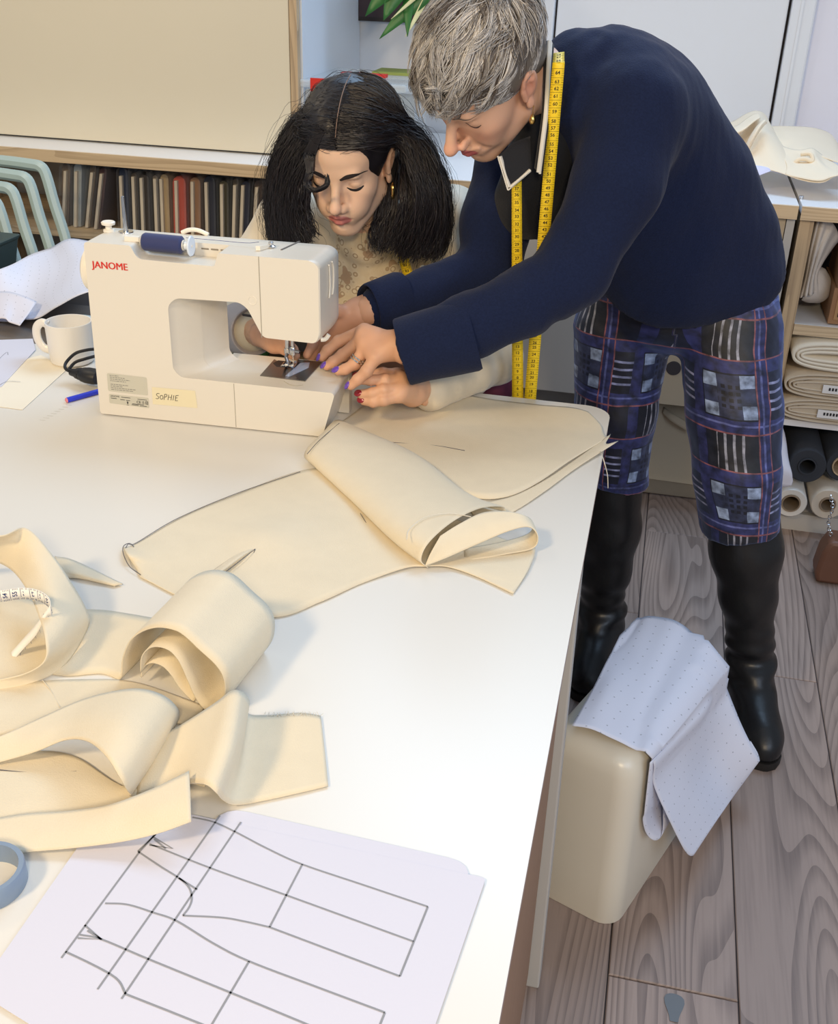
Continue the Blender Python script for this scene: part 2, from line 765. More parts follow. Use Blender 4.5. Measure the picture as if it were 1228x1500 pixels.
M_WALL = mat('painted_wall', 'd3d7dd', 0.75, bump=0.05, scale=90)
M_DOORPAINT = mat('white_door_paint', 'd6d9de', 0.45)
M_CREAM_BOARD = mat('cream_board', 'dbd4c0', 0.7, var=0.05, vscale=2.0)
M_WHITE_LAM = mat('white_laminate', 'ececee', 0.32, spec=0.5)
M_GREY_LAM = mat('grey_laminate', 'b9b6b1', 0.5)
M_DARK = mat('dark_interior', '3a3537', 0.8)
M_FLOOR = wood_mat('grey_oak', '62534d', 'a39086', 'Y', 1.0, 0.5)
M_PLY = wood_mat('raw_birch', 'a58d70', 'd3bd9c', 'X', 1.3, 0.6, False)
M_PLYZ = wood_mat('raw_birch_upright', '8d7760', 'c3ab8a', 'Z', 1.3, 0.6, False)
M_MDF = mat('brown_fibreboard', '9c7a62', 0.75, var=0.12, vscale=18, stretch=(1, 6, 1))
M_EDGE = mat('brown_table_edging', 'a98f86', 0.5)
M_TABLE = mat('white_table_laminate', 'dfdcd5', 0.3, spec=0.5)
M_PLASTIC = mat('white_machine_plastic', 'dfd9cd', 0.34, spec=0.5)
M_PLASTIC_W = mat('ivory_plastic', 'efe9dc', 0.4)
M_METAL = mat('bright_steel', 'c8c9cc', 0.22, 1.0)
M_BLACK = mat('black_plastic', '1b1b1e', 0.45)
M_INK = mat('black_ink', '2a2a2e', 0.7)
M_GREYINK = mat('grey_pencil', '8f9197', 0.8)
M_RED = mat('red_print', 'd02a1e', 0.5)
M_COVER = mat('cream_cover_plastic', 'e3dccb', 0.3, spec=0.5)
M_PAPER = mat('white_paper', 'd3d3e0', 0.75, bump=0.04, scale=200)
M_CALICO = mat('calico', 'dfd3ba', 0.9, bump=0.22, scale=700, var=0.04, vscale=40, sheen=0.15, spec=0.2)


def rrect(x0, y0, x1, y1, r, n=8):
    out = []
    for cx, cy, a in ((x1 - r, y0 + r, -90), (x1 - r, y1 - r, 0), (x0 + r, y1 - r, 90), (x0 + r, y0 + r, 180)):
        for t in np.linspace(0, 90, n):
            w = math.radians(a + t)
            out.append((cx + r * math.cos(w), cy + r * math.sin(w)))
    return out


def slab_z(poly, z0, z1):
    return [[(x, y, z0) for x, y in poly], [(x, y, z1) for x, y in poly]]



# ================================================================== the room
fl = MB().box((-3.2, -0.9, -0.05), (2.6, 3.62, -0.004)).build('floor', M_DARK, None, False)
struct(fl, 'dark gap under the grey oak floorboards')
_pk = {}
for k in range(-14, 12):
    x0 = 0.0765 + 0.2035 * k
    x1 = x0 + 0.2035
    if k == 0:
        cuts = [-0.8, 1.225, 2.75, 3.6]
    elif k == 1:
        cuts = [-0.8, 0.35, 2.13, 3.6]
    elif k == -1:
        cuts = [-0.8, 0.6, 2.31, 3.6]
    elif k == 2:
        cuts = [-0.8, 1.75, 2.95, 3.6]
    else:
        y = -0.8
        cuts = [y]
        while y < 3.4:
            y += RNG.uniform(0.9, 1.7)
            cuts.append(min(y, 3.6))
        if cuts[-1] < 3.6:
            cuts[-1] = 3.6
    for a, b in zip(cuts[:-1], cuts[1:]):
        if b - a < 0.02:
            continue
        g = 0.0011
        dz = RNG.uniform(-0.0004, 0.0004)
        mb = MB()
        e = 0.0016
        lo, hi = (x0 + g, a + g), (x1 - g, b - g)
        zt = dz
        vs = [(lo[0], lo[1], -0.004), (hi[0], lo[1], -0.004), (hi[0], hi[1], -0.004), (lo[0], hi[1], -0.004),
              (lo[0], lo[1], zt - e), (hi[0], lo[1], zt - e), (hi[0], hi[1], zt - e), (lo[0], hi[1], zt - e),
              (lo[0] + e, lo[1] + e, zt), (hi[0] - e, lo[1] + e, zt), (hi[0] - e, hi[1] - e, zt), (lo[0] + e, hi[1] - e, zt)]
        fs = [(0, 1, 5, 4), (1, 2, 6, 5), (2, 3, 7, 6), (3, 0, 4, 7), (4, 5, 9, 8), (5, 6, 10, 9), (6, 7, 11, 10), (7, 4, 8, 11), (8, 9, 10, 11)]
        mb.add(vs, fs)
        mb.build('plank', M_FLOOR, fl, False)
c = az(988, 1476, 0.0009)
mb = MB()
pts = [(c[0] + 0.013 * math.cos(t) * (1 + 0.35 * math.sin(3 * t)), c[1] + 0.032 * math.sin(t) * (1 + 0.2 * math.cos(2 * t)), c[2]) for t in np.linspace(0, 6.28, 24)[:-1]]
mb.add(pts, [tuple(range(23))])
mb.build('stain', mat('grey_floor_stain', '6f7479', 0.5), fl, False)

WALL_Y = 3.6
wb = MB().box((-3.2, WALL_Y, 0), (-0.42, WALL_Y + 0.1, 2.6)).build('wall_back', M_WALL, None, False)
struct(wb, 'pale painted back wall behind the shelves')
wb2 = MB().box((0.335, WALL_Y + 0.012, 0), (2.6, WALL_Y + 0.1, 2.6)).build('wall_right', mat('lilac_white_wall', 'd9d8e2', 0.7), None, False)
struct(wb2, 'lilac white wall right of the closet door')
dr = MB().box((-0.385, WALL_Y + 0.01, 0.02), (0.286, WALL_Y + 0.05, 2.5)).build('door_1', M_DOORPAINT, None, False)
bevel(dr, 0.004)
struct(dr, 'wide flat white closet door')
MB().box((-0.42, WALL_Y + 0.04, 0), (0.335, WALL_Y + 0.1, 2.6)).build('door_recess', M_DARK, dr, False)
t1 = MB().box((-0.425, WALL_Y - 0.012, 0), (-0.391, WALL_Y + 0.05, 2.55)).build('trim_1', M_DOORPAINT, None, False)
bevel(t1, 0.005)
struct(t1, 'white door trim left of the closet door')
t2 = MB().box((0.294, WALL_Y - 0.012, 0), (0.362, WALL_Y + 0.05, 2.55)).build('trim_2', M_DOORPAINT, None, False)
bevel(t2, 0.006)
MB().box((0.318, WALL_Y - 0.016, 0), (0.326, WALL_Y - 0.01, 2.55)).build('bead', M_DOORPAINT, t2, False)
struct(t2, 'white moulded door trim right of the closet door')

# picture on the wall
pic = thing('framed_picture', 'dark framed picture on the back wall behind the plant leaves', 'picture', (-0.86, WALL_Y, 1.4))
MB().box((-1.012, WALL_Y - 0.02, 1.222), (-0.72, WALL_Y - 0.001, 1.425)).build('frame', mat('dark_frame', '241b1a', 0.5), pic, False)
MB().box((-1.0, WALL_Y - 0.023, 1.234), (-0.73, WALL_Y - 0.019, 1.415)).build('canvas', mat('dark_painting', '3a2a30', 0.6, var=0.5, vscale=14), pic, False)

# wall cupboard with cream front, top left
cb = thing('wall_cupboard', 'cream fronted cupboard with raw wood edge standing on the worktop', 'cupboard', (-1.8, 3.0, 0.9))
o = MB().box((-2.75, 3.02, 0.902), (-1.002, WALL_Y - 0.004, 2.0)).build('carcass', mat('cool_white_side', 'd5dbe2', 0.5), cb, False)
o = MB().box((-2.75, 2.998, 0.906), (-1.032, 3.0195, 2.0)).build('front_panel', M_CREAM_BOARD, cb, False)
bevel(o, 0.002)
o = MB().box((-1.030, 2.996, 0.903), (-1.008, 3.0195, 2.0)).build('edge_strip', M_PLYZ, cb, False)
bevel(o, 0.002)

# ================================================================== shelf units along the back wall
FY = 2.87
su = thing('shelf_unit', 'long low shelf unit with white worktop behind the two women', 'shelf', (-1.2, FY, 0))
o = MB().box((-3.1, FY - 0.012, 0.880), (0.333, 3.59, 0.9)).build('worktop', M_WHITE_LAM, su, False)
o = MB().box((-3.1, FY - 0.016, 0.866), (0.333, FY - 0.0125, 0.8985)).build('front_edge', M_PLY, su, False)
MB().box((-3.1, 3.30, 0.06), (0.333, 3.32, 0.878)).build('back_panel', M_GREY_LAM, su, False)
for x, wx in ((-3.08, .02), (-2.115, .02), (-1.5495, .008), (-0.735, .02), (0.312, .02)):
    MB().box((x, FY if wx > .01 else 3.17, 0.0), (x + wx, 3.29, 0.8655)).build('upright', M_GREY_LAM if x > 0 else M_PLYZ, su, False)
MB().box((-2.094, FY, 0.652), (-1.5505, 3.28, 0.672)).build('shelf_board', M_PLY, su, False)
MB().box((-1.5405, FY, 0.440), (-0.736, 3.28, 0.460)).build('shelf_board', M_PLY, su, False)
MB().box((-1.5405, FY, 0.205), (-0.736, 3.28, 0.222)).build('shelf_board', M_PLY, su, False)
o = MB().box((-0.712, FY + 0.006, 0.335), (0.02, FY + 0.024, 0.8655)).build('front_panel', M_GREY_LAM, su, False)
bevel(o, 0.002)

ru = thing('shelf_unit', 'shelf unit of fabric bolts and rolls beside the checked trousers', 'shelf', (0.9, FY, 0))
o = MB().box((0.341, FY - 0.012, 0.880), (1.7, 3.59, 0.9)).build('worktop', M_WHITE_LAM, ru, False)
MB().box((0.341, FY - 0.016, 0.866), (1.7, FY - 0.0125, 0.8985)).build('front_edge', M_PLY, ru, False)
MB().cyl((0.3445, FY + 0.075, 0.9), (0.3445, FY + 0.075, 0.908), 0.006, n=12).build('fixing', M_METAL, ru)
for x in (0.344, 1.66):
    MB().box((x, FY, 0.0), (x + 0.034, 3.29, 0.8655)).build('upright', M_PLYZ, ru, False)
MB().box((0.379, FY, 0.578), (1.658, 3.28, 0.598)).build('shelf_board', M_WHITE_LAM, ru, False)
MB().box((0.379, FY - 0.004, 0.570), (1.658, FY - 0.0005, 0.5975)).build('board_edge', M_PLY, ru, False)
MB().box((0.379, 3.28, 0.0), (1.658, 3.30, 0.8655)).build('back_panel', M_DARK, ru, False)
MB().box((0.379, FY - 0.002, 0.0), (1.658, FY + 0.018, 0.052)).build('plinth', M_GREY_LAM, ru, False)
MB().box((0.379, FY + 0.02, 0.03), (1.658, 3.27, 0.05)).build('bottom_board', M_WHITE_LAM, ru, False)


# ------------------------------------------------------------------ wrapped fabric samples on boards
def fabric_mat(name, c, coat=0.35):
    return mat(name, c, 0.75, bump=0.3, scale=120, var=0.12, vscale=30, coat=coat)


M_CARD = mat('pale_card', 'cfc6b6', 0.8)
M_SLEEVE = mat('clear_sleeve', 'f4f6f8', 0.12, alpha=0.14, spec=0.6)
FOLD = [  # top px of board, bottom px of board, fabric colour, left width, right width, label words
    (95, 92, '6e6258', .010, .016, 'grey brown'), (111, 110, 'a3adb4', .016, .014, 'pale blue grey'),
    (134, 126, '6a5f55', .010, .008, 'leaning taupe'), (148, 139, '4a3335', .012, .008, 'leaning dark plum'),
    (176, 179, '263149', .004, .030, 'navy'), (194, 197, '4d453f', .010, .012, 'umber'), (206, 209, '3a3635', .010, .026, 'charcoal'),
    (226, 229, '6b655e', .010, .006, 'stone grey'), (235, 238, 'b09c7c', .006, .026, 'beige'),
    (257, 259, 'b3554b', .016, .034, 'coral red'), (281, 282, '927159', .010, .030, 'tan brown'),
    (301, 303, '2d3242', .010, .030, 'midnight blue'), (324, 325, '3f3d31', .010, .028, 'dark olive'),
    (344, 342, '514c46', .008, .012, 'smoky grey'), (356, 353, '2b3145', .008, .026, 'ink blue'),
    (377, 372, '463b38', .010, .016, 'dark brown'), (396, 391, 'a99276', .010, .020, 'sand')]
_gap = [min((b[0] - a[0]), (b[1] - a[1])) * .00181 for a, b in zip(FOLD[:-1], FOLD[1:])] + [1]
for i, g in enumerate(_gap[:-1]):
    need = FOLD[i][4] + FOLD[i + 1][3] + .0135
    if need > g and i != 3:
        k_ = max((g - .0135) / (need - .0135), .05)
        FOLD[i] = FOLD[i][:4] + (FOLD[i][4] * k_,) + FOLD[i][5:]
        FOLD[i + 1] = FOLD[i + 1][:3] + (FOLD[i + 1][3] * k_,) + FOLD[i + 1][4:]
for i, (pt, pb, colr, wl, wr_, word) in enumerate(FOLD):
    left = i < 4
    zb, zt = (0.674, 0.838) if left else (0.462, 0.835)
    yf = 2.90 + 0.004 * (i % 3)
    T = ay(pt, 255, yf)
    B_ = ay(pb, 340 if left else 335, yf)
    sl = (B_[0] - T[0]) / (B_[2] - T[2])
    x_t = T[0] + sl * (zt - T[2])
    x_b = T[0] + sl * (zb - T[2])
    f = thing('fabric_sample', f'{word} fabric sample wrapped on card in clear sleeve on the shelf', 'fabric', (x_b, yf, zb), 'wrapped fabric samples on the shelf')
    d = 0.25

    def slab(xa, xb, y0, y1, z0, z1, rnd=0.0):
        """upright slab leaning with the board, rounded at the top"""
        pr = []
        if rnd:
            n = 6
            w = (xb - xa) / 2
            pr = [(xa, z0), (xb, z0)] + [((xa + xb) / 2 + w * math.cos(t), z1 - w + w * math.sin(t)) for t in np.linspace(0, math.pi, n)]
        else:
            pr = [(xa, z0), (xb, z0), (xb, z1), (xa, z1)]
        sh = lambda p, y: (x_b + p[0] + sl * (p[1] - zb), y, p[1])
        return [[sh(p, y0) for p in pr], [sh(p, y1) for p in pr]]
    r = slab(-0.0042, 0.0042, yf, yf + d, zb, zt - 0.004)
    MB().loft(r).build('board', M_CARD, f, False)
    fm = fabric_mat('sample_' + word.replace(' ', '_'), colr)
    r = slab(-wl - 0.004, wr_ + 0.004, yf + 0.010, yf + d - 0.004, zb, zt + RNG.uniform(0.004, 0.02), 1)
    o = MB().loft(r).build('cloth', fm, f)
    r = slab(-wl - 0.0055, wr_ + 0.0055, yf - 0.006, yf + d, zb + 0.001, zt + 0.022, 1)
    MB().loft(r, False, False).build('sleeve', M_SLEEVE, f)

# green bundle low on the shelf behind the machine opening
c = ay(346, 500, 2.95)
s = SDF((c[0] - .12, 2.9, 0.222), (c[0] + .12, 3.1, 0.40), 0.008)
for q in range(7):
    s.ell((c[0] + RNG.uniform(-.06, .06), 2.99 + RNG.uniform(-.03, .03), 0.29 + RNG.uniform(-.02, .05)), (.045, .04, .05), None, 0.02)
V, Q = s.mesh()
V[:, 2] = np.maximum(V[:, 2], 0.2225)
V += 0.004 * fnoise(V, 90, 3)[:, None]
V[:, 2] = np.maximum(V[:, 2], 0.2235)
o = link_mesh('fabric_bundle', V, Q, mat('green_fabric', '3f7a4a', 0.8, bump=0.3, scale=60), None)
tag(o, 'crumpled green fabric bundle on the lower shelf behind the machine', 'fabric')

# ------------------------------------------------------------------ plastic storage box behind the dark-haired woman
bx = thing('storage_box', 'clear plastic storage box with red lid clips and scraps, on the worktop', 'box', (-0.98, 3.15, 0.9))
M_CLEAR = mat('clear_box_plastic', 'e6ecee', 0.15, alpha=0.35, spec=0.6)
o = MB().box((-1.0, 3.02, 0.901), (-0.72, 3.34, 1.085)).build('tub', M_CLEAR, bx, False)
bevel(o, 0.012)
o = MB().box((-1.012, 3.008, 1.086), (-0.708, 3.352, 1.106)).build('lid', M_CLEAR, bx, False)
bevel(o, 0.006)
MB().box((-0.975, 3.0, 1.078), (-0.885, 3.0075, 1.112)).build('clip', M_RED, bx, False)
MB().box((-0.93, 3.14, 1.1065), (-0.80, 3.17, 1.115)).build('clip', M_RED, bx, False)
o = MB().box((-0.97, 3.05, 0.905), (-0.75, 3.3, 1.05)).build('contents', mat('mixed_scraps', 'a79a80', 0.8, var=0.4, vscale=30), bx, False)
o = MB().box((-0.86, 3.22, 1.1068), (-0.72, 3.33, 1.1145)).build('folder', mat('green_card', '8f9c4e', 0.6), None, False, )
tag(o, 'thin olive green folder lying on the clear storage box', 'folder')

# ------------------------------------------------------------------ peace lily on a wall bracket, its leaves hanging into view
pl = thing('potted_plant', 'peace lily with drooping dark green leaves beside the dark picture', 'plant', (-0.70, 3.35, 1.46))
M_LEAF = mat('leaf_green', '2f6b2c', 0.4, var=0.35, vscale=18, spec=0.5)
M_PALE = mat('pale_leaf', 'd9d8a8', 0.5)
MB().box((-0.86, 3.2, 1.43), (-0.52, WALL_Y - 0.001, 1.452)).build('bracket_shelf', M_PLY, pl, False)
MB().lathe([(0, 0), (.07, 0), (.075, .01), (.095, .16), (.1, .165), (.092, .165), (.085, .14), (0, .14)], (-0.70, 3.36, 1.4525)).build('pot', mat('terracotta', '9a5b41', 0.7), pl)


def leaf(base, tip, width, droop, parent, material, side=None, n=12):
    base, tip = np.asarray(base, float), np.asarray(tip, float)
    t = np.linspace(0, 1, n)[:, None]
    mid = base * (1 - t) + tip * t
    mid[:, 2] += droop * np.sin(math.pi * t[:, 0])
    d = unit(tip - base)
    sd = unit(np.cross(d, (0.1, -1, 0.15))) if side is None else unit(side)
    up = np.cross(sd, d)
    w = width * (np.sin(math.pi * np.clip(t[:, 0], 0.02, 1) ** 0.75) ** 0.85)[:, None]
    w[-1] = 0.0005
    L_, R_ = mid + sd * w + up * w * 0.25, mid - sd * w + up * w * 0.25
    V = np.concatenate([L_, mid, R_])
    F = [(i, i + 1, n + i + 1, n + i) for i in range(n - 1)] + [(n + i, n + i + 1, 2 * n + i + 1, 2 * n + i) for i in range(n - 1)]
    o = link_mesh('leaf', V, F, material, parent, True, 0)
    solidify(o, 0.0006)
    return o


crown = np.array([-0.70, 3.34, 1.62])
for (bx_, by_, tx, ty, w, mm, dr_) in [(640, -60, 535, 24, .038, M_LEAF, .03), (655, -30, 556, 57, .022, M_LEAF, .01), (610, -50, 562, 30, .036, M_LEAF, .02),
                                       (620, -55, 556, -2, .026, M_LEAF, .02), (640, -30, 594, 54, .008, M_PALE, .0), (650, -40, 573, 28, .006, M_PALE, .0),
                                       (600, -30, 597, 54, .016, M_LEAF, .01), (645, -80, 690, 8, .03, M_LEAF, .02), (640, -90, 610, -50, .03, M_LEAF, .03)]:
    yb = 3.24
    b_, t_ = ay(bx_, by_, yb + 0.03), ay(tx, ty, yb - 0.04)
    leaf(b_, t_, w, dr_, pl, mm)
    mb = MB().tube(spline([crown + RNG.normal(0, .01, 3), (crown + b_) / 2 + (0, 0, .04), b_], 8), .003, 6)
    mb.build('stem', M_LEAF, pl)

# small book standing by the cupboard
o = MB().box(tuple(ay(396, 176, 2.96) + (0, 0, 0)), tuple(ay(417, 163, 2.985) + (0, 0, 0))).build('label_card', mat('orange_card', 'd8a04a', 0.7), None, False)
bpy.data.objects.remove(o)

# ------------------------------------------------------------------ contents of the right shelf unit
# grey-white cloth bag slumped on the upper shelf
M_BAG = mat('offwhite_cotton', 'ccc4bc', 0.9, bump=0.25, scale=300, sheen=0.1)
rows = []
for dd, yy in ((0, 2.90), (1, 2.94), (2, 3.02)):
    rows.append([ay(px + 2 * dd, py, yy) for px, py in [(1180, 318), (1174, 345), (1170, 380), (1173, 405), (1168, 425), (1152, 437)]])
bag = thing('cloth_bag', 'offwhite cotton cloth hanging in folds on the upper shelf', 'cloth', ay(1180, 437, 2.93))
n1, n2 = 26, 34
top = [ay(1197, 314, 2.93), ay(1206, 312, 2.91), ay(1222, 330, 2.93), ay(1232, 352, 2.99)]
mid1 = [ay(1186, 355, 2.92), ay(1194, 360, 2.89), ay(1205, 365, 2.90), ay(1222, 362, 2.98)]
mid2 = [ay(1178, 405, 2.93), ay(1184, 405, 2.895), ay(1192, 402, 2.90), ay(1200, 398, 2.96)]
bot = [ay(1168, 436, 2.92), ay(1178, 434, 2.885), ay(1188, 432, 2.90), ay(1204, 428, 2.97)]
R4 = [spline(r, n2) for r in (top, mid1, mid2, bot)]
S = np.stack([spline(np.array([r[j] for r in R4]), n1) for j in range(n2)], 1)
u = np.linspace(0, 1, n2)
v = np.linspace(0, 1, n1)
fold = 0.010 * np.sin(u * 6.28 * 4.2)[None] * (0.5 + 0.5 * v[:, None])
S[:, :, 1] += fold
S[:, :, 2] = np.maximum(S[:, :, 2], 0.601)
o = link_mesh('cloth', S.reshape(-1, 3), grid_faces(n1, n2), M_BAG, bag, True, 0)
solidify(o, 0.002)
s = SDF((0.405, 2.9, 0.6), (0.5, 3.08, 0.72), 0.006)
c = ay(1193, 415, 2.97)
s.ell(c, (.04, .035, .045), None, 0).ell(c + (.0, .0, -.02), (.045, .035, .03), None, .02).ell(c + (-.02, -.03, -.02), (.02, .02, .015), None, .02)
V, Q = s.mesh()
V[:, 2] = np.maximum(V[:, 2], 0.601)
V += 0.0025 * fnoise(V, 160, 5)[:, None]
V[:, 2] = np.maximum(V[:, 2], 0.601)
link_mesh('gathered_end', V, Q, M_BAG, bag, True, 0)

M_BOX = mat('brown_card', '9a7352', 0.8, var=0.08, vscale=12)
for (z0, lab) in ((0.602, 'brown cardboard box on the upper shelf, lower of two'), (0.698, 'brown cardboard box on the upper shelf, stacked on top')):
    x0 = 0.462 if z0 < 0.65 else 0.468
    b_ = thing('cardboard_box', lab, 'box', (x0, 2.885, z0), 'cardboard boxes on the upper shelf')
    MB().box((x0, 2.886, z0), (x0 + .22, 3.1, z0 + .094)).build('tray', M_BOX, b_, False)
    MB().box((x0 + .012, 2.8835, z0 + .012), (x0 + .208, 2.8858, z0 + .082)).build('front', mat('tan_card', 'b08a61', 0.8), b_, False)
    MB().box((x0 + .02, 2.8815, z0 + .02), (x0 + .2, 2.8833, z0 + .03)).build('slot', M_DARK, b_, False)


def bolt_spiral(cx, cz, hw, hh, turns, gap, n=150):
    """flat-folded bolt seen from the end: a stadium spiral"""
    P = []
    T = turns * 2 * math.pi
    for t in np.linspace(0, T, n):
        k = t / (2 * math.pi) * gap
        a, b = hw - k, hh - k
        c_, s_ = math.cos(t), math.sin(t)
        e = 0.55
        P.append((cx + a * math.copysign(abs(c_) ** e, c_), cz + b * math.copysign(abs(s_) ** 0.8, s_)))
    return P


M_BOLT = mat('cream_bolt_cloth', 'e6ddcb', 0.9, bump=0.2, scale=250)
M_BOLT2 = mat('beige_bolt_cloth', 'c9bba6', 0.85, bump=0.2, scale=200)
for (zc, hh, m_, lab, tg) in ((0.520, .040, M_BOLT, 'thick cream fabric bolt folded in layers, topmost of three', 0),
                              (0.438, .038, M_BOLT2, 'beige fabric bolt with white paper band, middle of three', 1),
                              (0.368, .036, M_BOLT2, 'beige fabric bolt with printed tag, lowest of three', 1)):
    bo = thing('fabric_bolt', lab, 'fabric', (0.6, FY, zc - hh), 'folded fabric bolts on the right shelf')
    hw = 0.2
    cx = 0.385 + hw + (0.0 if zc > .5 else -.006)
    P = np.array(bolt_spiral(cx, zc, hw, hh, 3.2, 0.0105))
    y0 = FY - 0.02
    nrm = 0.0075 if not tg else 0.004
    Vv = np.concatenate([np.column_stack([P[:, 0], np.full(len(P), y0 + 0.006 * (k % 2)), P[:, 1]]) for k in (0,)] + [np.column_stack([P[:, 0], np.full(len(P), 3.2), P[:, 1]])])
    n = len(P)
    o = link_mesh('cloth', Vv, [(i, i + 1, n + i + 1, n + i) for i in range(n - 1)], m_, bo, True, 0)
    solidify(o, nrm, 0)
    if tg:
        MB().box((cx - .1, y0 - .006, zc - .012), (cx + .16, y0 - .003, zc + .010)).build('paper_band', mat('white_band', 'e9e9ea', 0.5), bo, False)
        mb = MB()
        for q in range(5):
            mb.box((cx - .085 + q * .008, y0 - .0068, zc - .004), (cx - .080 + q * .008, y0 - .0062, zc + .004))
        mb.build('print', M_INK, bo, False)
        o = MB().loft([[(cx + (hw - .03) * math.cos(t) * .98, yy, zc + (hh - .012) * math.sin(t)) for t in np.linspace(0, 6.28, 25)[:-1]] for yy in (y0 + .004, 3.19)]).build('core_layers', m_, bo)
    else:
        pass
o = MB().box((0.379, FY + 0.005, 0.312), (1.657, 3.27, 0.329)).build('shelf_board', M_WHITE_LAM, ru, False)


def roll(name, px, py, y, r_out, r_in, m_out, label, m_core, y1=3.25, group=None):
    c = ay(px, py, y)
    t = thing(name, label, 'fabric roll', (c[0], y, c[2] - r_out), group)
    d = (0, 1, 0)
    MB().lathe([(r_in + .004, 0.001), (r_out - .003, 0), (r_out, .004), (r_out, y1 - y), (r_in + .004, y1 - y)], c, d, 40).build('wound_cloth', m_out, t)
    MB().lathe([(r_in + .0035, -0.004), (r_in + .0035, y1 - y), (r_in, y1 - y), (r_in, -0.004)], c, d, 32, True).build('core', m_core, t)
    return t, c


M_CORE = mat('card_core', '8d7b67', 0.8)
M_CHAR = mat('charcoal_cloth', '33373f', 0.9, bump=0.2, scale=300)
roll('fabric_roll', 1183, 683, 2.84, .050, .021, M_CHAR, 'charcoal fabric roll, upper row under the bolts', M_CHAR, 3.2, 'fabric rolls at the bottom of the shelf')
roll('fabric_roll', 1236, 683, 2.85, .046, .026, M_CHAR, 'charcoal fabric roll with pale core cut by the picture edge', M_PLYZ, 3.2, 'fabric rolls at the bottom of the shelf')
M_POLY = mat('clear_wrap_roll', 'dcdad6', 0.35, coat=0.4)
roll('fabric_roll', 1159, 737, 2.83, .0435, .022, M_POLY, 'white plastic-wrapped roll at the bottom beside the crumpled paper', M_CORE, 3.2, 'fabric rolls at the bottom of the shelf')
roll('fabric_roll', 1213, 739, 2.83, .0455, .018, mat('cream_wrap_roll', 'd3c8b8', 0.4, coat=0.3), 'cream wrapped roll at the bottom beside the chain', M_CORE, 3.2, 'fabric rolls at the bottom of the shelf')
# crumpled white paper beside the rolls
rows = [[ay(1132, 612, 2.93), ay(1142, 640, 2.90), ay(1146, 665, 2.87), ay(1142, 700, 2.86)],
        [ay(1142, 615, 2.90), ay(1152, 645, 2.86), ay(1156, 680, 2.82), ay(1158, 700, 2.80)],
        [ay(1128, 668, 2.82), ay(1140, 680, 2.795), ay(1158, 690, 2.79), ay(1162, 703, 2.79)],
        [ay(1128, 716, 2.80), ay(1138, 712, 2.785), ay(1150, 712, 2.785), ay(1160, 710, 2.785)]]
o = sheet('crumpled_paper', rows, M_PAPER, None, 16, 20, 0.001, 0.006, 9)
tag(o, 'crumpled white tissue paper in front of the fabric rolls', 'paper')

# hanging chain with leather strap at the right edge
ch = thing('bag_chain', 'silver bag chain above brown leather at the right edge', 'bag', ay(1222, 820, 2.6))
mb = MB()
for q in range(14):
    p = ay(1217 + 3 * math.sin(q * .5), 728 + q * 4.2, 2.62)
    d = np.array([0.004 * (q % 2), 0.004 * ((q + 1) % 2), 0])
    pts = [p + d * math.cos(t) + np.array([0, 0, .0055]) * math.sin(t) for t in np.linspace(0, 6.28, 9)[:-1]]
    mb.tube(pts, .0013, 5, False, True)
mb.build('chain', M_METAL, ch)
P0 = [az(1206, 770, 0.12), az(1240, 800, 0.14)]
c = ay(1236, 800, 2.60)
rg = [[(c[0] + sx * w, yy, z) for sx, yy in ((-1, 2.58), (1, 2.58), (1, 2.66), (-1, 2.66))] for z, w in ((0.001, .05), (0.03, .056), (.09, .05), (.125, .035))]
o = MB().loft(rg).build('leather_bag', mat('brown_leather', '6e4a38', 0.5, var=.15, vscale=20), ch)
bevel(o, .01)

# beige bolts seen between the standing woman's legs
M_LINEN = mat('linen', 'b8a88f', 0.9, bump=0.25, scale=260)
lt = thing('tote_bag', 'beige canvas bundle with strap on the floor below the worktop', 'bag', (0.12, 3.05, 0.0))
rings = []
for z, e in ((.001, .012), (.012, .0), (.05, .006), (.058, -.004), (.075, .006), (.20, .0), (.27, .004), (.30, .02), (.312, .05)):
    rings.append([(x, y + .004 * math.sin(9 * x + 40 * z), z + .006 * math.sin(14 * x)* (z > .01)) for x, y in rrect(-.045 + e, 2.975 + e, .285 - e, 3.20 - e, .03 if e < .03 else .02, 7)])
o = MB().loft(rings).build('body', M_LINEN, lt, True, 70)
o = sheet('strap', [[ay(973, 596, 2.985), ay(990, 608, 2.96), ay(1014, 622, 2.955)], [ay(970, 604, 2.975), ay(985, 618, 2.955), ay(1012, 634, 2.95)]], M_LINEN, lt, 4, 12, .003)
cr = thing('canvas_panel', 'beige cover panel with round dark hole hanging below the worktop', 'panel', (0.14, FY, 0.36))
V = []
o = MB().box((0.028, FY + 0.003, 0.335), (0.31, FY + 0.02, 0.8655)).build('panel', M_LINEN, cr, False)
c = ay(987, 540, FY)
MB().lathe([(0, .0), (.019, 0), (.0205, .003), (.0205, .004)], (c[0], FY + 0.0005, c[2]), (0, 1, 0), 28).build('hole', M_DARK, cr)

# ------------------------------------------------------------------ cream fabric heap and lilac cloth on the right worktop
M_HEAP = mat('ivory_cotton', 'ecdcc2', 0.9, bump=0.15, scale=300, sheen=0.1)
hp = thing('fabric_heap', 'heap of ivory cotton fabric in soft folds on the right worktop', 'fabric', (0.45, 3.2, 0.9))


def cloth_net(name, net, material, parent, nu=24, nv=36, wob=0.0, seed=0, thick=0.0015, zmin=0.9012):
    rows_ = [[ay(px, py, y) for (px, py, y) in r] for r in net]
    return sheet(name, rows_, material, parent, nu, nv, thick, wob, seed, zmin)


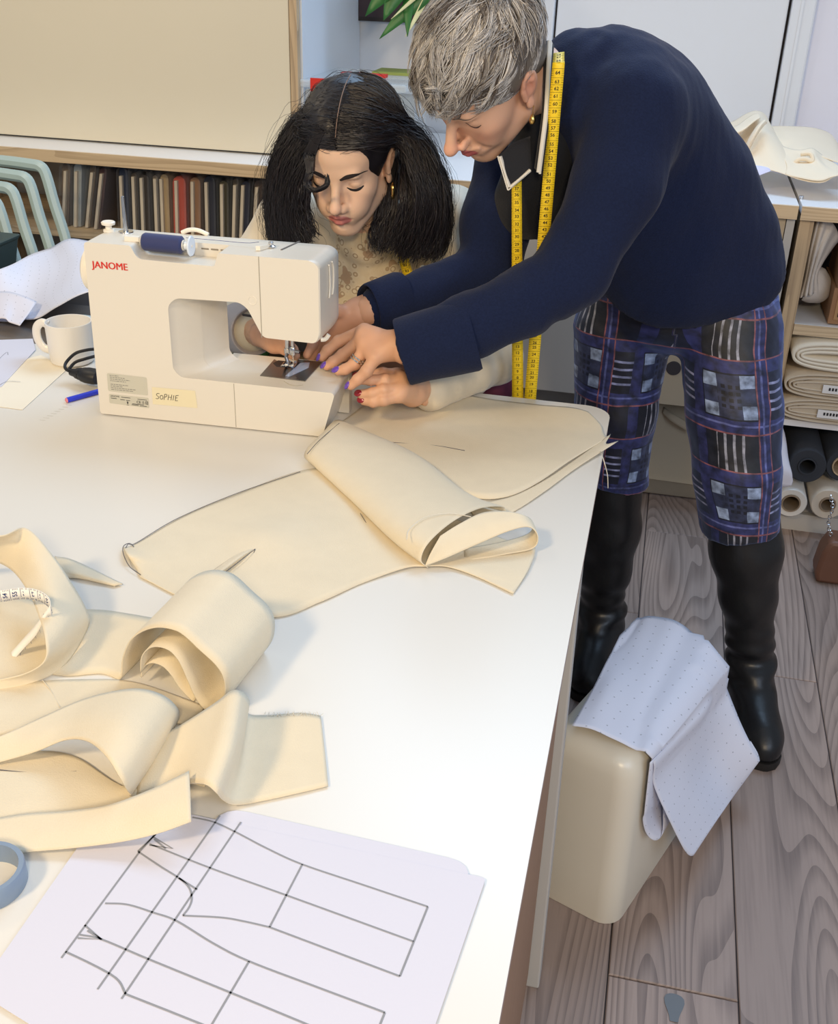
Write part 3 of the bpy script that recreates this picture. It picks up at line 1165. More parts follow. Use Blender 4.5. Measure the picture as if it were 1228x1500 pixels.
cloth_net('fold', [[(1052, 186, 3.34), (1075, 178, 3.38), (1095, 166, 3.40), (1110, 163, 3.42), (1122, 170, 3.44), (1128, 186, 3.46)],
                   [(1046, 196, 3.24), (1072, 194, 3.24), (1094, 180, 3.24), (1112, 172, 3.24), (1126, 182, 3.26), (1140, 200, 3.30)],
                   [(1054, 212, 3.14), (1080, 218, 3.12), (1098, 212, 3.10), (1118, 200, 3.10), (1136, 205, 3.12), (1156, 222, 3.16)],
                   [(1066, 226, 3.07), (1090, 232, 3.04), (1108, 236, 3.02), (1134, 236, 3.01), (1156, 240, 3.02), (1176, 246, 3.06)],
                   [(1078, 232, 3.04), (1110, 243, 3.00), (1140, 252, 2.97), (1170, 262, 2.945), (1204, 267, 2.935), (1222, 258, 2.95)]], M_HEAP, hp, 34, 44, .003, 1)
cloth_net('fold', [[(1065, 212, 3.10), (1068, 206, 3.10), (1085, 196, 3.13), (1104, 180, 3.17), (1112, 173, 3.19)],
                   [(1062, 200, 3.10), (1070, 196, 3.08), (1088, 190, 3.09), (1104, 178, 3.12), (1114, 172, 3.15)],
                   [(1066, 186, 3.20), (1080, 184, 3.18), (1094, 174, 3.20), (1104, 168, 3.24), (1112, 166, 3.28)]], M_HEAP, hp, 14, 24, .001, 2)
cloth_net('fold', [[(1088, 224, 3.055), (1098, 202, 3.06), (1108, 186, 3.08), (1118, 176, 3.12)],
                   [(1093, 224, 3.045), (1104, 202, 3.04), (1114, 184, 3.06), (1122, 176, 3.10)],
                   [(1097, 222, 3.050), (1108, 200, 3.06), (1118, 186, 3.08), (1124, 180, 3.12)]], M_HEAP, hp, 10, 24, 0, 5)
cloth_net('fold', [[(1122, 186, 3.40), (1150, 184, 3.46), (1190, 186, 3.48), (1216, 195, 3.48), (1228, 210, 3.48), (1246, 226, 3.48)],
                   [(1126, 196, 3.30), (1152, 190, 3.34), (1190, 194, 3.34), (1220, 206, 3.34), (1234, 222, 3.34), (1250, 234, 3.34)],
                   [(1132, 206, 3.20), (1160, 204, 3.20), (1192, 212, 3.20), (1222, 224, 3.20), (1238, 232, 3.20), (1252, 240, 3.20)],
                   [(1142, 216, 3.13), (1166, 222, 3.11), (1192, 226, 3.10), (1220, 236, 3.10), (1240, 242, 3.10), (1256, 248, 3.10)]], M_HEAP, hp, 24, 36, .002, 3)
cloth_net('fold', [[(1128, 204, 3.16), (1150, 216, 3.12), (1172, 221, 3.11), (1190, 218, 3.11), (1204, 226, 3.12), (1222, 238, 3.12)],
                   [(1140, 222, 3.08), (1160, 232, 3.06), (1178, 234, 3.06), (1194, 230, 3.05), (1208, 240, 3.05), (1234, 246, 3.04)],
                   [(1152, 240, 3.01), (1170, 246, 3.00), (1190, 247, 2.99), (1206, 248, 2.99), (1224, 252, 2.98), (1248, 254, 2.98)],
                   [(1150, 256, 2.96), (1176, 262, 2.94), (1202, 265, 2.93), (1218, 260, 2.94), (1234, 256, 2.95), (1254, 254, 2.96)]], M_HEAP, hp, 24, 36, .002, 4)
mb = MB().tube(spline([ay(1164, 240, 3.03), ay(1170, 234, 3.03), ay(1180, 233, 3.03), ay(1190, 236, 3.03), ay(1188, 226, 3.04), ay(1174, 226, 3.05)], 30), .0055, 8)
mb.build('rolled_hem', M_HEAP, hp)
lc = cloth_net('folded_cloth', [[(1040, 215, 3.12), (1075, 224, 3.1), (1110, 234, 3.08), (1140, 250, 3.04)],
                                [(1045, 232, 3.06), (1078, 238, 3.02), (1110, 243, 3.02), (1146, 255, 3.0)],
                                [(1050, 244, 3.0), (1085, 246, 2.98), (1120, 247, 2.98), (1130, 252, 2.98)],
                                [(1055, 268, 2.93), (1080, 268, 2.93), (1105, 260, 2.95), (1128, 252, 2.97)]], mat('lilac_cotton', 'd5d3ea', 0.85, bump=.1, scale=200), None, 20, 24, .003, 6)
tag(lc, 'small folded pale lilac cloth beside the ivory fabric heap', 'cloth')

# ================================================================== left background: stacked chairs, dark side desk
M_CHAIR = mat('pale_teal_plastic', 'a9bdbb', 0.4, spec=0.5)


def make_chair(k, n):
    lab = ['lowest', 'second lowest', 'second highest', 'topmost'][k] + ' pale teal plastic chair of the nested stack by the shelves'
    ox, oy, oz = -0.022 * (n - 1 - k), -0.043 * (n - 1 - k), -0.022 * (n - 1 - k)
    t = thing('stacking_chair', lab, 'chair', (-1.72 + ox, 2.45 + oy, 0.45 + oz), 'nested plastic chairs')
    D_ = np.array([ox, oy, oz])
    yb = 2.62 + oy
    R1 = [ay(44, 241, 2.625), ay(60, 245, 2.62), ay(68, 258, 2.615), ay(80, 300, 2.605), ay(96, 350, 2.59), ay(112, 420, 2.565)]
    xc = -1.72
    R1 = [p + D_ for p in R1]
    xc += ox
    zt = R1[0][2]
    L1 = [np.array([2 * xc - p[0], p[1], p[2]]) for p in R1]
    pts = L1[::-1] + [np.array([xc, R1[0][1] + .008, zt + .002])] + R1
    MB().tube(spline(pts, 44), .0150, 8, True, False, 1.0).build('back_frame', M_CHAIR, t)
    o = MB().box((xc - .16, yb - .05, .435 + oz), (xc + .16, yb + .2, .447 + oz)).build('seat', M_CHAIR, t)
    bevel(o, .004)
    for sx in (-1, 1):
        MB().tube([(xc + sx * .21, yb + .19, .435 + oz), (xc + sx * .24, yb + .235, max(0.0, oz + .12))], .013, 8).build('leg', M_CHAIR, t)
        MB().tube([(R1 if sx > 0 else L1)[-1], (xc + sx * .32, yb - .055, .2 + oz), (xc + sx * .33, yb - .05, max(0.0, oz + .12))], .0135, 8).build('leg', M_CHAIR, t)


for k in range(4):
    make_chair(k, 4)

ds = thing('side_desk', 'low dark side desk behind the left end of the white table', 'desk', (-1.5, 2.1, 0))
M_DESK = mat('charcoal_desk', '37353a', 0.5)
o = MB().box((-2.0, 1.80, 0.672), (-1.02, 2.36, 0.70)).build('desk_top', M_DESK, ds, False)
bevel(o, .004)
for x in (-1.96, -1.08):
    for y in (1.84, 2.3):
        MB().box((x, y, 0), (x + .04, y + .04, .6715)).build('leg', M_DESK, ds, False)
o = MB().box(tuple(ay(-70, 520, 1.84) * (1, 1, 0) + (0, 0, .701)), (-1.14, 2.1, .722)).build('body', mat('taupe_case', '6f6863', 0.6), None, False)
bevel(o, .01)
o.name = 'laptop_case'
tag(o, 'taupe flat case lying on the dark side desk under the dotted paper', 'case')

cr_ = thing('storage_crate', 'dark teal storage crate with folded navy cloth, beside the chair stack', 'crate', (-1.75, 2.25, .701))
p0 = ay(24, 402, 2.16) + np.array([-.085, 0, 0])
rg = []
for z, e in ((.7015, 0), (.782, .012), (.794, .02)):
    rg.append([(p0[0] - .5 - e, 2.16 - e, z), (p0[0] - .03 + e, 2.16 - e, z), (p0[0] - .03 + e, 2.34 + e, z), (p0[0] - .5 - e, 2.34 + e, z)])
bevel(MB().loft(rg).build('crate_body', mat('dark_teal', '2f4446', 0.55), cr_, False), .008)
s = SDF((p0[0] - .36, 2.16, .79), (p0[0] + .02, 2.34, .88), .008)
s.ell((p0[0] - .17, 2.25, .812), (.15, .075, .036), None, 0)
V, Q = s.mesh()
V[:, 2] = np.maximum(V[:, 2], .7945)
V += .004 * fnoise(V, 60, 8)[:, None]
link_mesh('cloth', V, Q, mat('navy_cloth', '3a4058', 0.9), cr_, True, 0)


def dotted_paper_mat(name, base, dot, spacing=0.0254, r=0.0015):
    m = mat(name, base, 0.6, bump=0.05, scale=150)
    nt = m.node_tree
    N, L = nt.nodes, nt.links
    b = N['Principled BSDF']
    uv = N.new('ShaderNodeUVMap')
    sp = N.new('ShaderNodeVectorMath')
    sp.operation = 'MULTIPLY'
    sp.inputs[1].default_value = (1 / spacing, 1 / spacing, 0)
    L.new(uv.outputs['UV'], sp.inputs[0])
    fr = N.new('ShaderNodeVectorMath')
    fr.operation = 'FRACTION'
    L.new(sp.outputs['Vector'], fr.inputs[0])
    ds_ = N.new('ShaderNodeVectorMath')
    ds_.operation = 'DISTANCE'
    ds_.inputs[1].default_value = (.5, .5, 0)
    L.new(fr.outputs['Vector'], ds_.inputs[0])
    lt_ = N.new('ShaderNodeMath')
    lt_.operation = 'LESS_THAN'
    lt_.inputs[1].default_value = r / spacing
    L.new(ds_.outputs['Value'], lt_.inputs[0])
    mx = N.new('ShaderNodeMix')
    mx.data_type = 'RGBA'
    mx.inputs['A'].default_value = s2l(base)
    mx.inputs['B'].default_value = s2l(dot)
    L.new(lt_.outputs['Value'], mx.inputs['Factor'])
    L.new(mx.outputs['Result'], b.inputs['Base Color'])
    return m


M_DOT = dotted_paper_mat('dotted_pattern_paper', 'dcdfee', 'adb0bd')
M_DOTL = dotted_paper_mat('dotted_pattern_paper_lilac', 'dedce6', 'adabb6')


def desk_net(net, nu, nv, name, material, label, wob=.002, seed=1):
    o = sheet(name, [[ay(px, py, y) for (px, py, y) in r] for r in net], material, None, nu, nv, .0008, wob, seed, .7245)
    return tag(o, label, 'paper', None)


desk_net([[(-60, 416, 2.13), (0, 394, 2.13), (40, 376, 2.26), (72, 364, 2.36), (100, 350, 2.38), (135, 352, 2.38)],
          [(-60, 440, 2.08), (0, 420, 2.09), (45, 405, 2.16), (80, 392, 2.2), (112, 380, 2.2), (142, 376, 2.22)],
          [(-60, 470, 2.05), (0, 446, 2.05), (42, 448, 2.03), (72, 432, 2.03), (112, 412, 2.03), (150, 402, 2.05)],
          [(-60, 500, 1.93), (10, 472, 1.93), (52, 468, 1.92), (84, 450, 1.90), (118, 432, 1.90), (150, 420, 1.92)]], 24, 40, 'dotted_paper', M_DOT,
         'large bluish dotted pattern paper sloping behind the mug and machine')
desk_net([[(-60, 440, 2.0), (0, 427, 2.0), (30, 432, 1.98), (54, 442, 1.97)],
          [(-60, 462, 1.93), (0, 448, 1.93), (22, 456, 1.92), (42, 460, 1.91)],
          [(-60, 480, 1.88), (0, 466, 1.88), (14, 472, 1.87), (29, 477, 1.86)]], 14, 20, 'dotted_paper', M_DOTL,
         'small lilac dotted paper corner lying on the larger dotted paper', .001, 2)

# ================================================================== the white work table
TX1, TY1, TZ = -0.0385, 1.764, 0.75
tb = thing('work_table', 'large white laminate work table with rounded corner and brown edge', 'table', (-0.9, 1.0, 0))


TOP = rrect(-1.62, 0.22, TX1, TY1, 0.045)
o = MB().loft(slab_z(TOP, TZ - 0.003, TZ)).build('tabletop', M_TABLE, tb, False)
o = MB().loft(slab_z(rrect(-1.619, 0.221, TX1 - .0006, TY1 - .0006, 0.0445), TZ - 0.027, TZ - 0.0031)).build('edging', M_EDGE, tb, False)
o = MB().box((-1.56, 0.40, 0.03), (-0.047, 1.168, TZ - 0.0275)).build('side_panel', M_MDF, tb, False)
for x, y, g in ((-.062, 1.19, 1), (-1.57, 1.19, -1)):
    o = MB().loft([[(x + a + dx, y + b + dy, z) for a, b in ((0, 0), (.030, 0), (.030, .04), (0, .04))] for z, dx, dy in ((0, .004 * g, -.02), (TZ - .0275, -.0085 * g, .08))]).build('leg', M_GREY_LAM, tb, False)
    bevel(o, .003)

# ------------------------------------------------------------------ sewing machine
A0 = az(144, 607, TZ)
UX = unit(az(468, 641, TZ) - A0)
UY = np.array([-UX[1], UX[0], 0.0])
UZ = np.array([0, 0, 1.0])


def mw(u, d, v):
    return A0 + UX * u + UY * d + UZ * v


sm = thing('sewing_machine', 'white sewing machine seen from behind on the table', 'sewing machine', A0)


def smooth_poly(poly, radii, n=6):
    """round the corners of a polygon"""
    out = []
    m = len(poly)
    for i in range(m):
        p, a, b = np.array(poly[i], float), np.array(poly[i - 1], float), np.array(poly[(i + 1) % m], float)
        r = radii[i]
        if r <= 0:
            out += [tuple(p)] * (n + 1)
            continue
        r = min(r, np.linalg.norm(a - p) * .45, np.linalg.norm(b - p) * .45)
        s_, e_ = p + unit(a - p) * r, p + unit(b - p) * r
        for t in np.linspace(0, 1, n + 1):
            out.append(tuple(s_ * (1 - t) ** 2 + 2 * p * t * (1 - t) + e_ * t ** 2))
    return out


def c_profile(ol, notch, right, topv=.283, bw=.4):
    """outline of the machine body: ol = where the pillar ends"""
    p = [(.004, .002), (.15, .002), (.30, .002), (bw - .02, .002), (bw, .074), (bw - .004, .078), (.30, .0785), (ol + .012, .0795), (ol, .092), (ol, .196), (ol + .014, .2085),
         (.252, .2105), (.265, .202), (.288, .158), (right - .006, .156), (right, .17), (right, .275), (right - .012, topv)]
    r = [.006, 0, 0, .006, .004, .004, 0, .014, .014, .016, .016, .008, .008, .008, .008, .01, .01, .012]
    if notch:
        p += [(.2225, topv), (.2165, .2625), (.094, .2645), (.0845, topv + .001)]
        r += [.003, .004, .012, .004]
    else:
        p += [(.20, topv), (.17, topv), (.13, topv), (.09, topv)]
        r += [0, 0, 0, 0]
    p += [(.0105, topv + .001), (.009, .275)]
    r += [.01, .005]
    return smooth_poly(p, r)


def body(slices, name, par, material):
    rings = []
    for d, pr in slices:
        rings.append([mw(u, d, v) for u, v in pr])
    return MB().loft(rings).build(name, material, par, True, 38)


o = body([(.0, c_profile(.137, True, .377)), (.002, c_profile(.1375, True, .379)), (.012, c_profile(.145, True, .380)), (.03, c_profile(.158, True, .381)), (.05, c_profile(.170, True, .382))], 'rear_shell', sm, M_PLASTIC)
o = body([(.0503, c_profile(.170, False, .382)), (.075, c_profile(.182, False, .383)), (.096, c_profile(.190, False, .383)), (.104, c_profile(.194, False, .378, .279))], 'front_shell', sm, M_PLASTIC)
# free-arm table in front, below the needle
o = MB().loft([[mw(u, d, v) for u, d in smooth_poly([(.19, .1045), (.398, .1045), (.398, .135), (.19, .135)], [0, 0, .02, 0])] for v in (.002, .0775)]).build('extension_table', M_PLASTIC, sm)
# joints on the shell
mb = MB()
mb.box((.2855, -.0004, .158), (.2866, .0006, .283))
mb.box((.2364, -.0004, .003), (.2372, .0006, .0775))
mb.v = [tuple(mw(*p)[i] for i in range(3)) for p in mb.v]
mb.v = [tuple(mw(p0, p1, p2)) for (p0, p1, p2) in []] or mb.v
mb.build('shell_seam', mat('seam_shadow', '9d978b', 0.7), sm, False)
mb = MB()
mb.tube([mw(.2737 + .0065 * math.cos(t), -.0004, .2154 + .0065 * math.sin(t)) for t in np.linspace(0, 6.28, 25)[:-1]], .0006, 6, False, True)
mb.build('screw_cap', M_PLASTIC_W, sm)
# face plate groove on the right end
mb = MB()
for sx in (0, 1):
    P = [mw(.3835, .035 + .045 * 0 + .018 * sx + .012 * math.sin(t) * (1 if sx else .6), .243 + .026 * math.cos(t)) for t in np.linspace(0.2, 2.9, 14)]
    mb.tube(P, .0012, 6)
mb.build('grip_groove', M_PLASTIC_W, sm)
# handwheel on the left
mb = MB().lathe([(0, .02), (.028, .02), (.034, .016), (.0355, .010), (.034, .003), (.03, 0), (0, 0)], mw(.0035, .055, .228), -UX, 40)
mb.build('handwheel', M_PLASTIC_W, sm)
# top: bobbin winder, spool pin, carry handle, slots, thread guides
mb = MB().lathe([(0, 0), (.009, 0), (.0085, .003), (.005, .004), (.005, .009), (.0105, .011), (.011, .0145), (.009, .016), (0, .0145)], mw(.0165, .074, .2835), UZ, 24)
mb.build('bobbin_stopper', M_PLASTIC_W, sm)
mb = MB().lathe([(0, 0), (.012, 0), (.0115, .0015), (.004, .002), (.0032, .02), (.0026, .055), (0, .056)], mw(.043, .078, .2835), UZ, 20)
mb.build('bobbin_spindle', M_METAL, sm)
mb = MB().tube(spline([mw(.128, .098, .284), mw(.14, .099, .289), mw(.155, .099, .2895), mw(.172, .098, .284)], 12), .0035, 8)
mb.build('carry_handle', M_PLASTIC_W, sm)
mb = MB()
mb.box((.225, .048, .2832), (.2252, .05, .2834))
mb = MB()
for q in range(5):
    a, b = mw(.178 + .0155 * q, .0499, .2745), mw(.1905 + .0155 * q, .0499, .2775)
    mb.tube([a, mw(.1895 + .0155 * q, .0499, .2745)], .0012, 5)
mb.build('vent_slots', mat('slot_shadow', '8b8172', 0.8), sm, False)
mb = MB().box((0, 0, 0), (.001, .001, .001))
mb = MB().loft([[mw(.065, d, v) for d, v in ((.024, .284), (.034, .284), (.034, .291), (.024, .291))], [mw(.088, d, v) for d, v in ((.024, .284), (.034, .284), (.034, .291), (.024, .291))]])
mb.build('spool_holder', M_PLASTIC_W, sm)
mb = MB().cyl(mw(.084, .028, .285), mw(.172, .028, .283), .0022, n=10)
mb.build('spool_pin', M_PLASTIC_W, sm)
mb = MB().lathe([(0, 0), (.0145, 0), (.0155, .0015), (.0145, .003), (.006, .0045), (.006, .011), (0, .011)], mw(.1715, .028, .283), -UX, 28)
mb.build('spool_cap', mat('translucent_cap', 'e3ecf7', 0.25, spec=.6), sm)
mb = MB().lathe([(0, 0), (.0065, 0), (.007, .002), (.0035, .004), (.004, .008), (0, .009)], mw(.288, .055, .2835), UZ, 16)
mb.build('tension_stud', M_METAL, sm)
mb = MB().loft([[mw(.272, .03, .2835), mw(.279, .03, .2835), mw(.279, .03, .2905), mw(.272, .03, .2905)], [mw(.283, .055, .2835), mw(.289, .055, .2835), mw(.289, .055, .288), mw(.283, .055, .288)]])
mb.build('thread_guide', M_PLASTIC_W, sm)
mb = MB().loft([[mw(.306, .045, .2832), mw(.3085, .045, .2832), mw(.3085, .045, .2843), mw(.306, .045, .2843)], [mw(.318, .102, .2832), mw(.3205, .102, .2832), mw(.3205, .102, .2843), mw(.318, .102, .2843)]])
mb.build('lever_slot', mat('slot_brown', '6f6a66', 0.7), sm, False)

# needle plate, presser foot, needle bar
M_PLATE = mat('brushed_plate', '8f8d8b', 0.3, 1.0, bump=.05, scale=300)
PLZ = .0786
pc = [az(px, py, TZ + PLZ) for px, py in ((381, 551), (447, 559), (472, 531), (437, 527.5), (433, 533), (407, 530), (402, 527))]
MB().loft([[(p[0], p[1], TZ + PLZ) for p in pc], [(p[0], p[1], TZ + PLZ + .0012) for p in pc]]).build('needle_plate', M_PLATE, sm, False)
pq = [az(px, py, TZ + PLZ) for px, py in ((418, 552), (425, 552.5), (452, 540), (454, 532), (440, 533))]
MB().loft([[(p[0], p[1], TZ + PLZ + .0012) for p in pq], [(p[0], p[1], TZ + PLZ + .0016) for p in pq]]).build('bobbin_cover', mat('clear_bobbin_cover', '9aa6c0', 0.1, spec=.8), sm, False)
pq = [az(px, py, TZ + PLZ) for px, py in ((400, 533), (408, 529), (446, 533), (453, 538), (440, 541), (405, 538))]
MB().loft([[(p[0], p[1], TZ + PLZ + .0012) for p in pq], [(p[0], p[1], TZ + PLZ + .0015) for p in pq]]).build('feed_slot', M_BLACK, sm, False)
mb = MB()
for q in range(3):
    a = az(412 + 8 * q, 536 + q, TZ + PLZ + .002)
    mb.tube([a, a + UY * .018], .0013, 5)
mb.build('feed_dogs', M_METAL, sm)
fx = az(424, 540, TZ + PLZ)
rel = np.array([(fx - A0) @ UX, (fx - A0) @ UY])
FU, FD = rel
mb = MB().cyl(mw(FU - .003, FD + .004, .112), mw(FU - .003, FD + .004, .158), .0042, n=14)
mb.build('presser_bar', M_METAL, sm)
mb = MB().cyl(mw(FU + .008, FD - .004, .112), mw(FU + .008, FD - .004, .158), .003, n=12)
mb.lathe([(0, 0), (.005, .0), (.0055, .004), (.0055, .012), (.004, .014), (0, .014)], mw(FU + .008, FD - .004, .105), UZ, 14)
mb.cyl(mw(FU + .008, FD - .004, .111), mw(FU + .020, FD - .006, .111), .0028, n=10)
mb.build('needle_bar', M_METAL, sm)
MB().cyl(mw(FU + .008, FD - .004, .079), mw(FU + .008, FD - .004, .106), .0005, .0009, n=8).build('needle', M_METAL, sm)
mb = MB().lathe([(0, 0), (.006, 0), (.006, .008), (0, .009)], mw(FU - .003, FD + .004, .104), UZ, 12)
mb.tube([mw(FU - .003, FD + .004, .106), mw(FU - .003, FD - .006, .1), mw(FU, FD - .004, .088)], .0032, 8)
for sx in (-1, 1):
    mb.tube(spline([mw(FU + .006 * sx, FD - .014, .089), mw(FU + .006 * sx, FD - .004, .0825), mw(FU + .006 * sx, FD + .014, .082), mw(FU + .005 * sx, FD + .02, .0845)], 10), .0026, 6, True, False, .5)
mb.tube([mw(FU - .007, FD, .0845), mw(FU + .007, FD, .0845)], .0028, 8)
mb.build('presser_foot', M_METAL, sm)
mb = MB().tube(spline([mw(FU + .012, FD - .008, .15), mw(FU + .03, FD - .012, .146), mw(FU + .045, FD - .012, .149)], 8), .004, 8, True, False, .6)
mb.build('threader_lever', M_PLASTIC_W, sm)
mb = MB().tube(spline([mw(.374, .02, .156), mw(.381, .022, .157), mw(.386, .024, .164)], 6), .0035, 8)
mb.build('thread_cutter', M_PLASTIC_W, sm)
mb = MB().tube(spline([az(416, 558, TZ + .079), az(424, 563, TZ + .079), az(434, 565, TZ + .079), az(444, 564, TZ + .079)], 12), .0005, 5)
mb.build('plate_groove', mat('groove_grey', 'b5ad9c', .7), sm)

# labels and lettering on the back
def back_quad(mb, u0, v0, u1, v1, off=-.0003):
    mb.add([mw(u0, off, v0), mw(u1, off, v0), mw(u1, off, v1), mw(u0, off, v1)], [(0, 1, 2, 3)])


mb = MB()
for k_ in (-1, -.5, 0, .5, 1):
    put_text(mb, 'JANOME', mw(.0485 + k_ * .00042, -.0005 - .00002 * k_, .2500), UX, UZ, .0152, 0)
mb.build('logo', M_RED, sm, False)['label'] = 'red brand lettering'
M_LBL = mat('grey_label', 'c6c3b4', 0.45)
mb = MB()
pr = smooth_poly([(.0225, .0435), (.0905, .0425), (.0910, .0735), (.0235, .0745)], [.003] * 4, 4)
mb.add([mw(u, -.0004, v) for u, v in pr], [tuple(range(len(pr)))])
lb = mb.build('info_label', M_LBL, sm, False)
mb = MB()
for row, wds in enumerate((.015, .026, .034, .027, 0, .030, .020, .042, .038)):
    if wds:
        u = .028
        while u < .028 + wds:
            w = RNG.uniform(.002, .006)
            back_quad(mb, u, .0705 - row * .0030 - .0004 * 0, min(u + w, .028 + wds), .0717 - row * .0030, -.0006)
            u += w + .001
mb.build('label_print', mat('label_grey_ink', '8d8b84', .7), lb, False)
mb = MB()
pr = smooth_poly([(.0225, .0225), (.0905, .0205), (.0910, .0385), (.0230, .0385)], [.002] * 4, 4)
mb.add([mw(u, -.0004, v) for u, v in pr], [tuple(range(len(pr)))])
lb = mb.build('rating_label', M_LBL, sm, False)
mb = MB()
put_text(mb, 'JANOME', mw(.0335, -.0007, .0355), UX, UZ, .0040, 0)
for (u, v, w) in ((.044, .0352, .016), (.026, .0318, .010), (.042, .0308, .008), (.052, .0305, .007), (.072, .0345, .016), (.061, .0238, .012), (.075, .0232, .012), (.062, .0255, .02)):
    back_quad(mb, u, v - .0005, u + w, v + .0004, -.0007)
put_text(mb, 'CE', mw(.0735, -.0007, .0292), UX, UZ, .0062, .01)
put_text(mb, 'UK', mw(.0812, -.0007, .0305), UX, UZ, .0030, .01)
put_text(mb, 'CA', mw(.0812, -.0007, .0278), UX, UZ, .0030, .01)
for (u0, v0, u1, v1) in ((.0852, .0268, .0896, .0276), (.0852, .0312, .0896, .032), (.0852, .0268, .0859, .032), (.0889, .0268, .0896, .032), (.0866, .0288, .0882, .0300)):
    back_quad(mb, u0, v0, u1, v1, -.0007)
back_quad(mb, .0522, .0222, .0562, .0228, -.0007)
mb.add([mw(.0528, -.0007, .0285), mw(.0556, -.0007, .0285), mw(.0549, -.0007, .0242), mw(.0535, -.0007, .0242)], [(0, 1, 2, 3)])
mb.build('label_print', M_INK, lb, False)
mb = MB()
pr = smooth_poly([(.0975, .0285), (.1735, .0295), (.1715, .0590), (.0985, .0580)], [.001] * 4, 3)
mb.add([mw(u, -.0004, v) for u, v in pr], [tuple(range(len(pr)))])
lb = mb.build('name_tape', mat('masking_tape', 'e4dab9', 0.7), sm, False)
# hand-written SOPHIE: strokes in units of letter height
STROKES = [[(0.62, .95), (.35, 1.0), (.08, .82), (.18, .58), (.45, .45), (.52, .2), (.3, .02), (0, .08)],
           [(1.05, .72), (.82, .6), (.78, .25), (.98, .02), (1.22, .1), (1.3, .45), (1.15, .7), (1.0, .68)],
           [(1.5, -.05), (1.58, .95)], [(1.5, .9), (1.85, 1.0), (1.98, .75), (1.8, .52), (1.55, .45)],
           [(2.2, .0), (2.3, .95)], [(2.75, 0), (2.85, 1.0)], [(2.25, .5), (2.8, .52)],
           [(3.12, .02), (3.22, .95)],
           [(3.52, .0), (3.58, .92)], [(3.58, .92), (4.05, 1.0)], [(3.55, .5), (3.92, .55)], [(3.5, 0.0), (4.0, .06)]]
mb = MB()
for st in STROKES:
    pts = spline(st, 16) if len(st) > 2 else spline(st, 4)
    flat_line(mb, [mw(.1035 + p[0] * .0094 + p[1] * .0014, -.0007, .0385 + p[1] * .0098) for p in pts], .00085, UY)
mb.build('handwriting', M_INK, lb, False)['label'] = 'handwritten name in black pen'

# power plug and cable behind the machine's left side
pg = thing('power_plug', 'black power plug with looped cable beside the mug', 'plug', az(118, 556, TZ))
b0, b1 = az(104, 545, TZ + .02), az(140, 552, TZ + .02)
d = unit(b1 - b0)
a, b = frame_of(d)
rings = []
for t, w, h in ((0, .006, .006), (.012, .008, .008), (.0125, .0095, .0095), (.02, .011, .011), (.0205, .0105, .0105), (.026, .012, .012), (.0265, .014, .012), (.036, .016, .0135), (.05, .016, .0135), (.058, .014, .012)):
    rings.append([b0 + d * t + a * w * math.cos(q) * 1.1 + b * h * math.sin(q) for q in np.linspace(0, 6.28, 17)[:-1]])
MB().loft(rings).build('plug_body', M_BLACK, pg, True, 50)
mb = MB().tube(spline([b0 + d * .002, az(96, 540, TZ + .028), az(97, 531, TZ + .034), az(110, 518, TZ + .045), az(126, 513, TZ + .05), az(142, 511, TZ + .05)], 26), .0028, 8)
mb.tube(spline([az(101, 541, TZ + .024), az(110, 531, TZ + .032), az(124, 526, TZ + .038), az(142, 521, TZ + .04)], 20), .0028, 8)
mb.build('cable', M_BLACK, pg)

# blue pen with pink end
pn = thing('felt_pen', 'blue felt pen with pink end lying left of the machine', 'pen', az(120, 580, TZ))
e0, e1 = az(97, 586.5, TZ + .0045), az(150, 572, TZ + .0045)
d = unit(e1 - e0)
MB().lathe([(0, .0008), (.0042, .0008), (.0046, .003), (.0046, .15), (0, .151)], e0, d, 16).build('barrel', mat('blue_pen', '2536c9', .35), pn)
MB().lathe([(0, -.0015), (.0025, -.001), (.0043, .0005), (.0043, .0012), (0, .0012)], e0, d, 16).build('end_plug', mat('pink_plug', 'e0848a', .5), pn)

# empty mug with its inner shade painted as a brown disc, dish behind
mg = thing('mug', 'white mug standing left of the machine', 'mug', az(103, 530, TZ))
mc = az(107, 529, TZ)
M_CER = mat('white_glaze', 'e8e6e2', 0.25, spec=.5)
MB().lathe([(0, .0012), (.036, .0012), (.039, .004), (.0402, .02), (.0415, .074), (.0412, .0765), (.0395, .0765), (.0388, .074), (.0375, .012), (.034, .006), (0, .006)], mc, UZ, 48).build('cup', M_CER, mg)
MB().lathe([(0, .0), (.0378, .0)], mc + (0, 0, .03), UZ, 40).build('inner_shade', mat('mug_shade_brown', '9c8672', .2), mg)
hd = unit(np.array([-1.0, -.05, 0]))
mb = MB().tube(spline([mc + hd * .039 + UZ * .066, mc + hd * .052 + UZ * .069, mc + hd * .063 + UZ * .058, mc + hd * .064 + UZ * .038, mc + hd * .055 + UZ * .022, mc + hd * .039 + UZ * .017], 24), .0052, 10, True, False, 1.5)
mb.build('handle', M_CER, mg)
o = MB().lathe([(0, .0), (.02, .0), (.04, .008), (.052, .016), (.051, .018), (.039, .010), (.02, .003), (0, .003)], az(108, 486, TZ) + (0, 0, 0.001), UZ, 40).build('dish', mat('pale_blue_glaze', 'b4cfe0', .3), None)
tag(o, 'pale blue dish behind the white mug', 'dish')

# spare papers left of the mug
def flat_paper(name, corners, z, label, material=M_PAPER, cat='paper', th=.0007, r=.0015):
    pts = [az(px, py, z) for px, py in corners]
    P2 = smooth_poly([(p[0], p[1]) for p in pts], [r] * len(pts), 4)
    o = MB().loft(slab_z(P2, z - th, z)).build(name, material, None, False)
    return tag(o, label, cat)


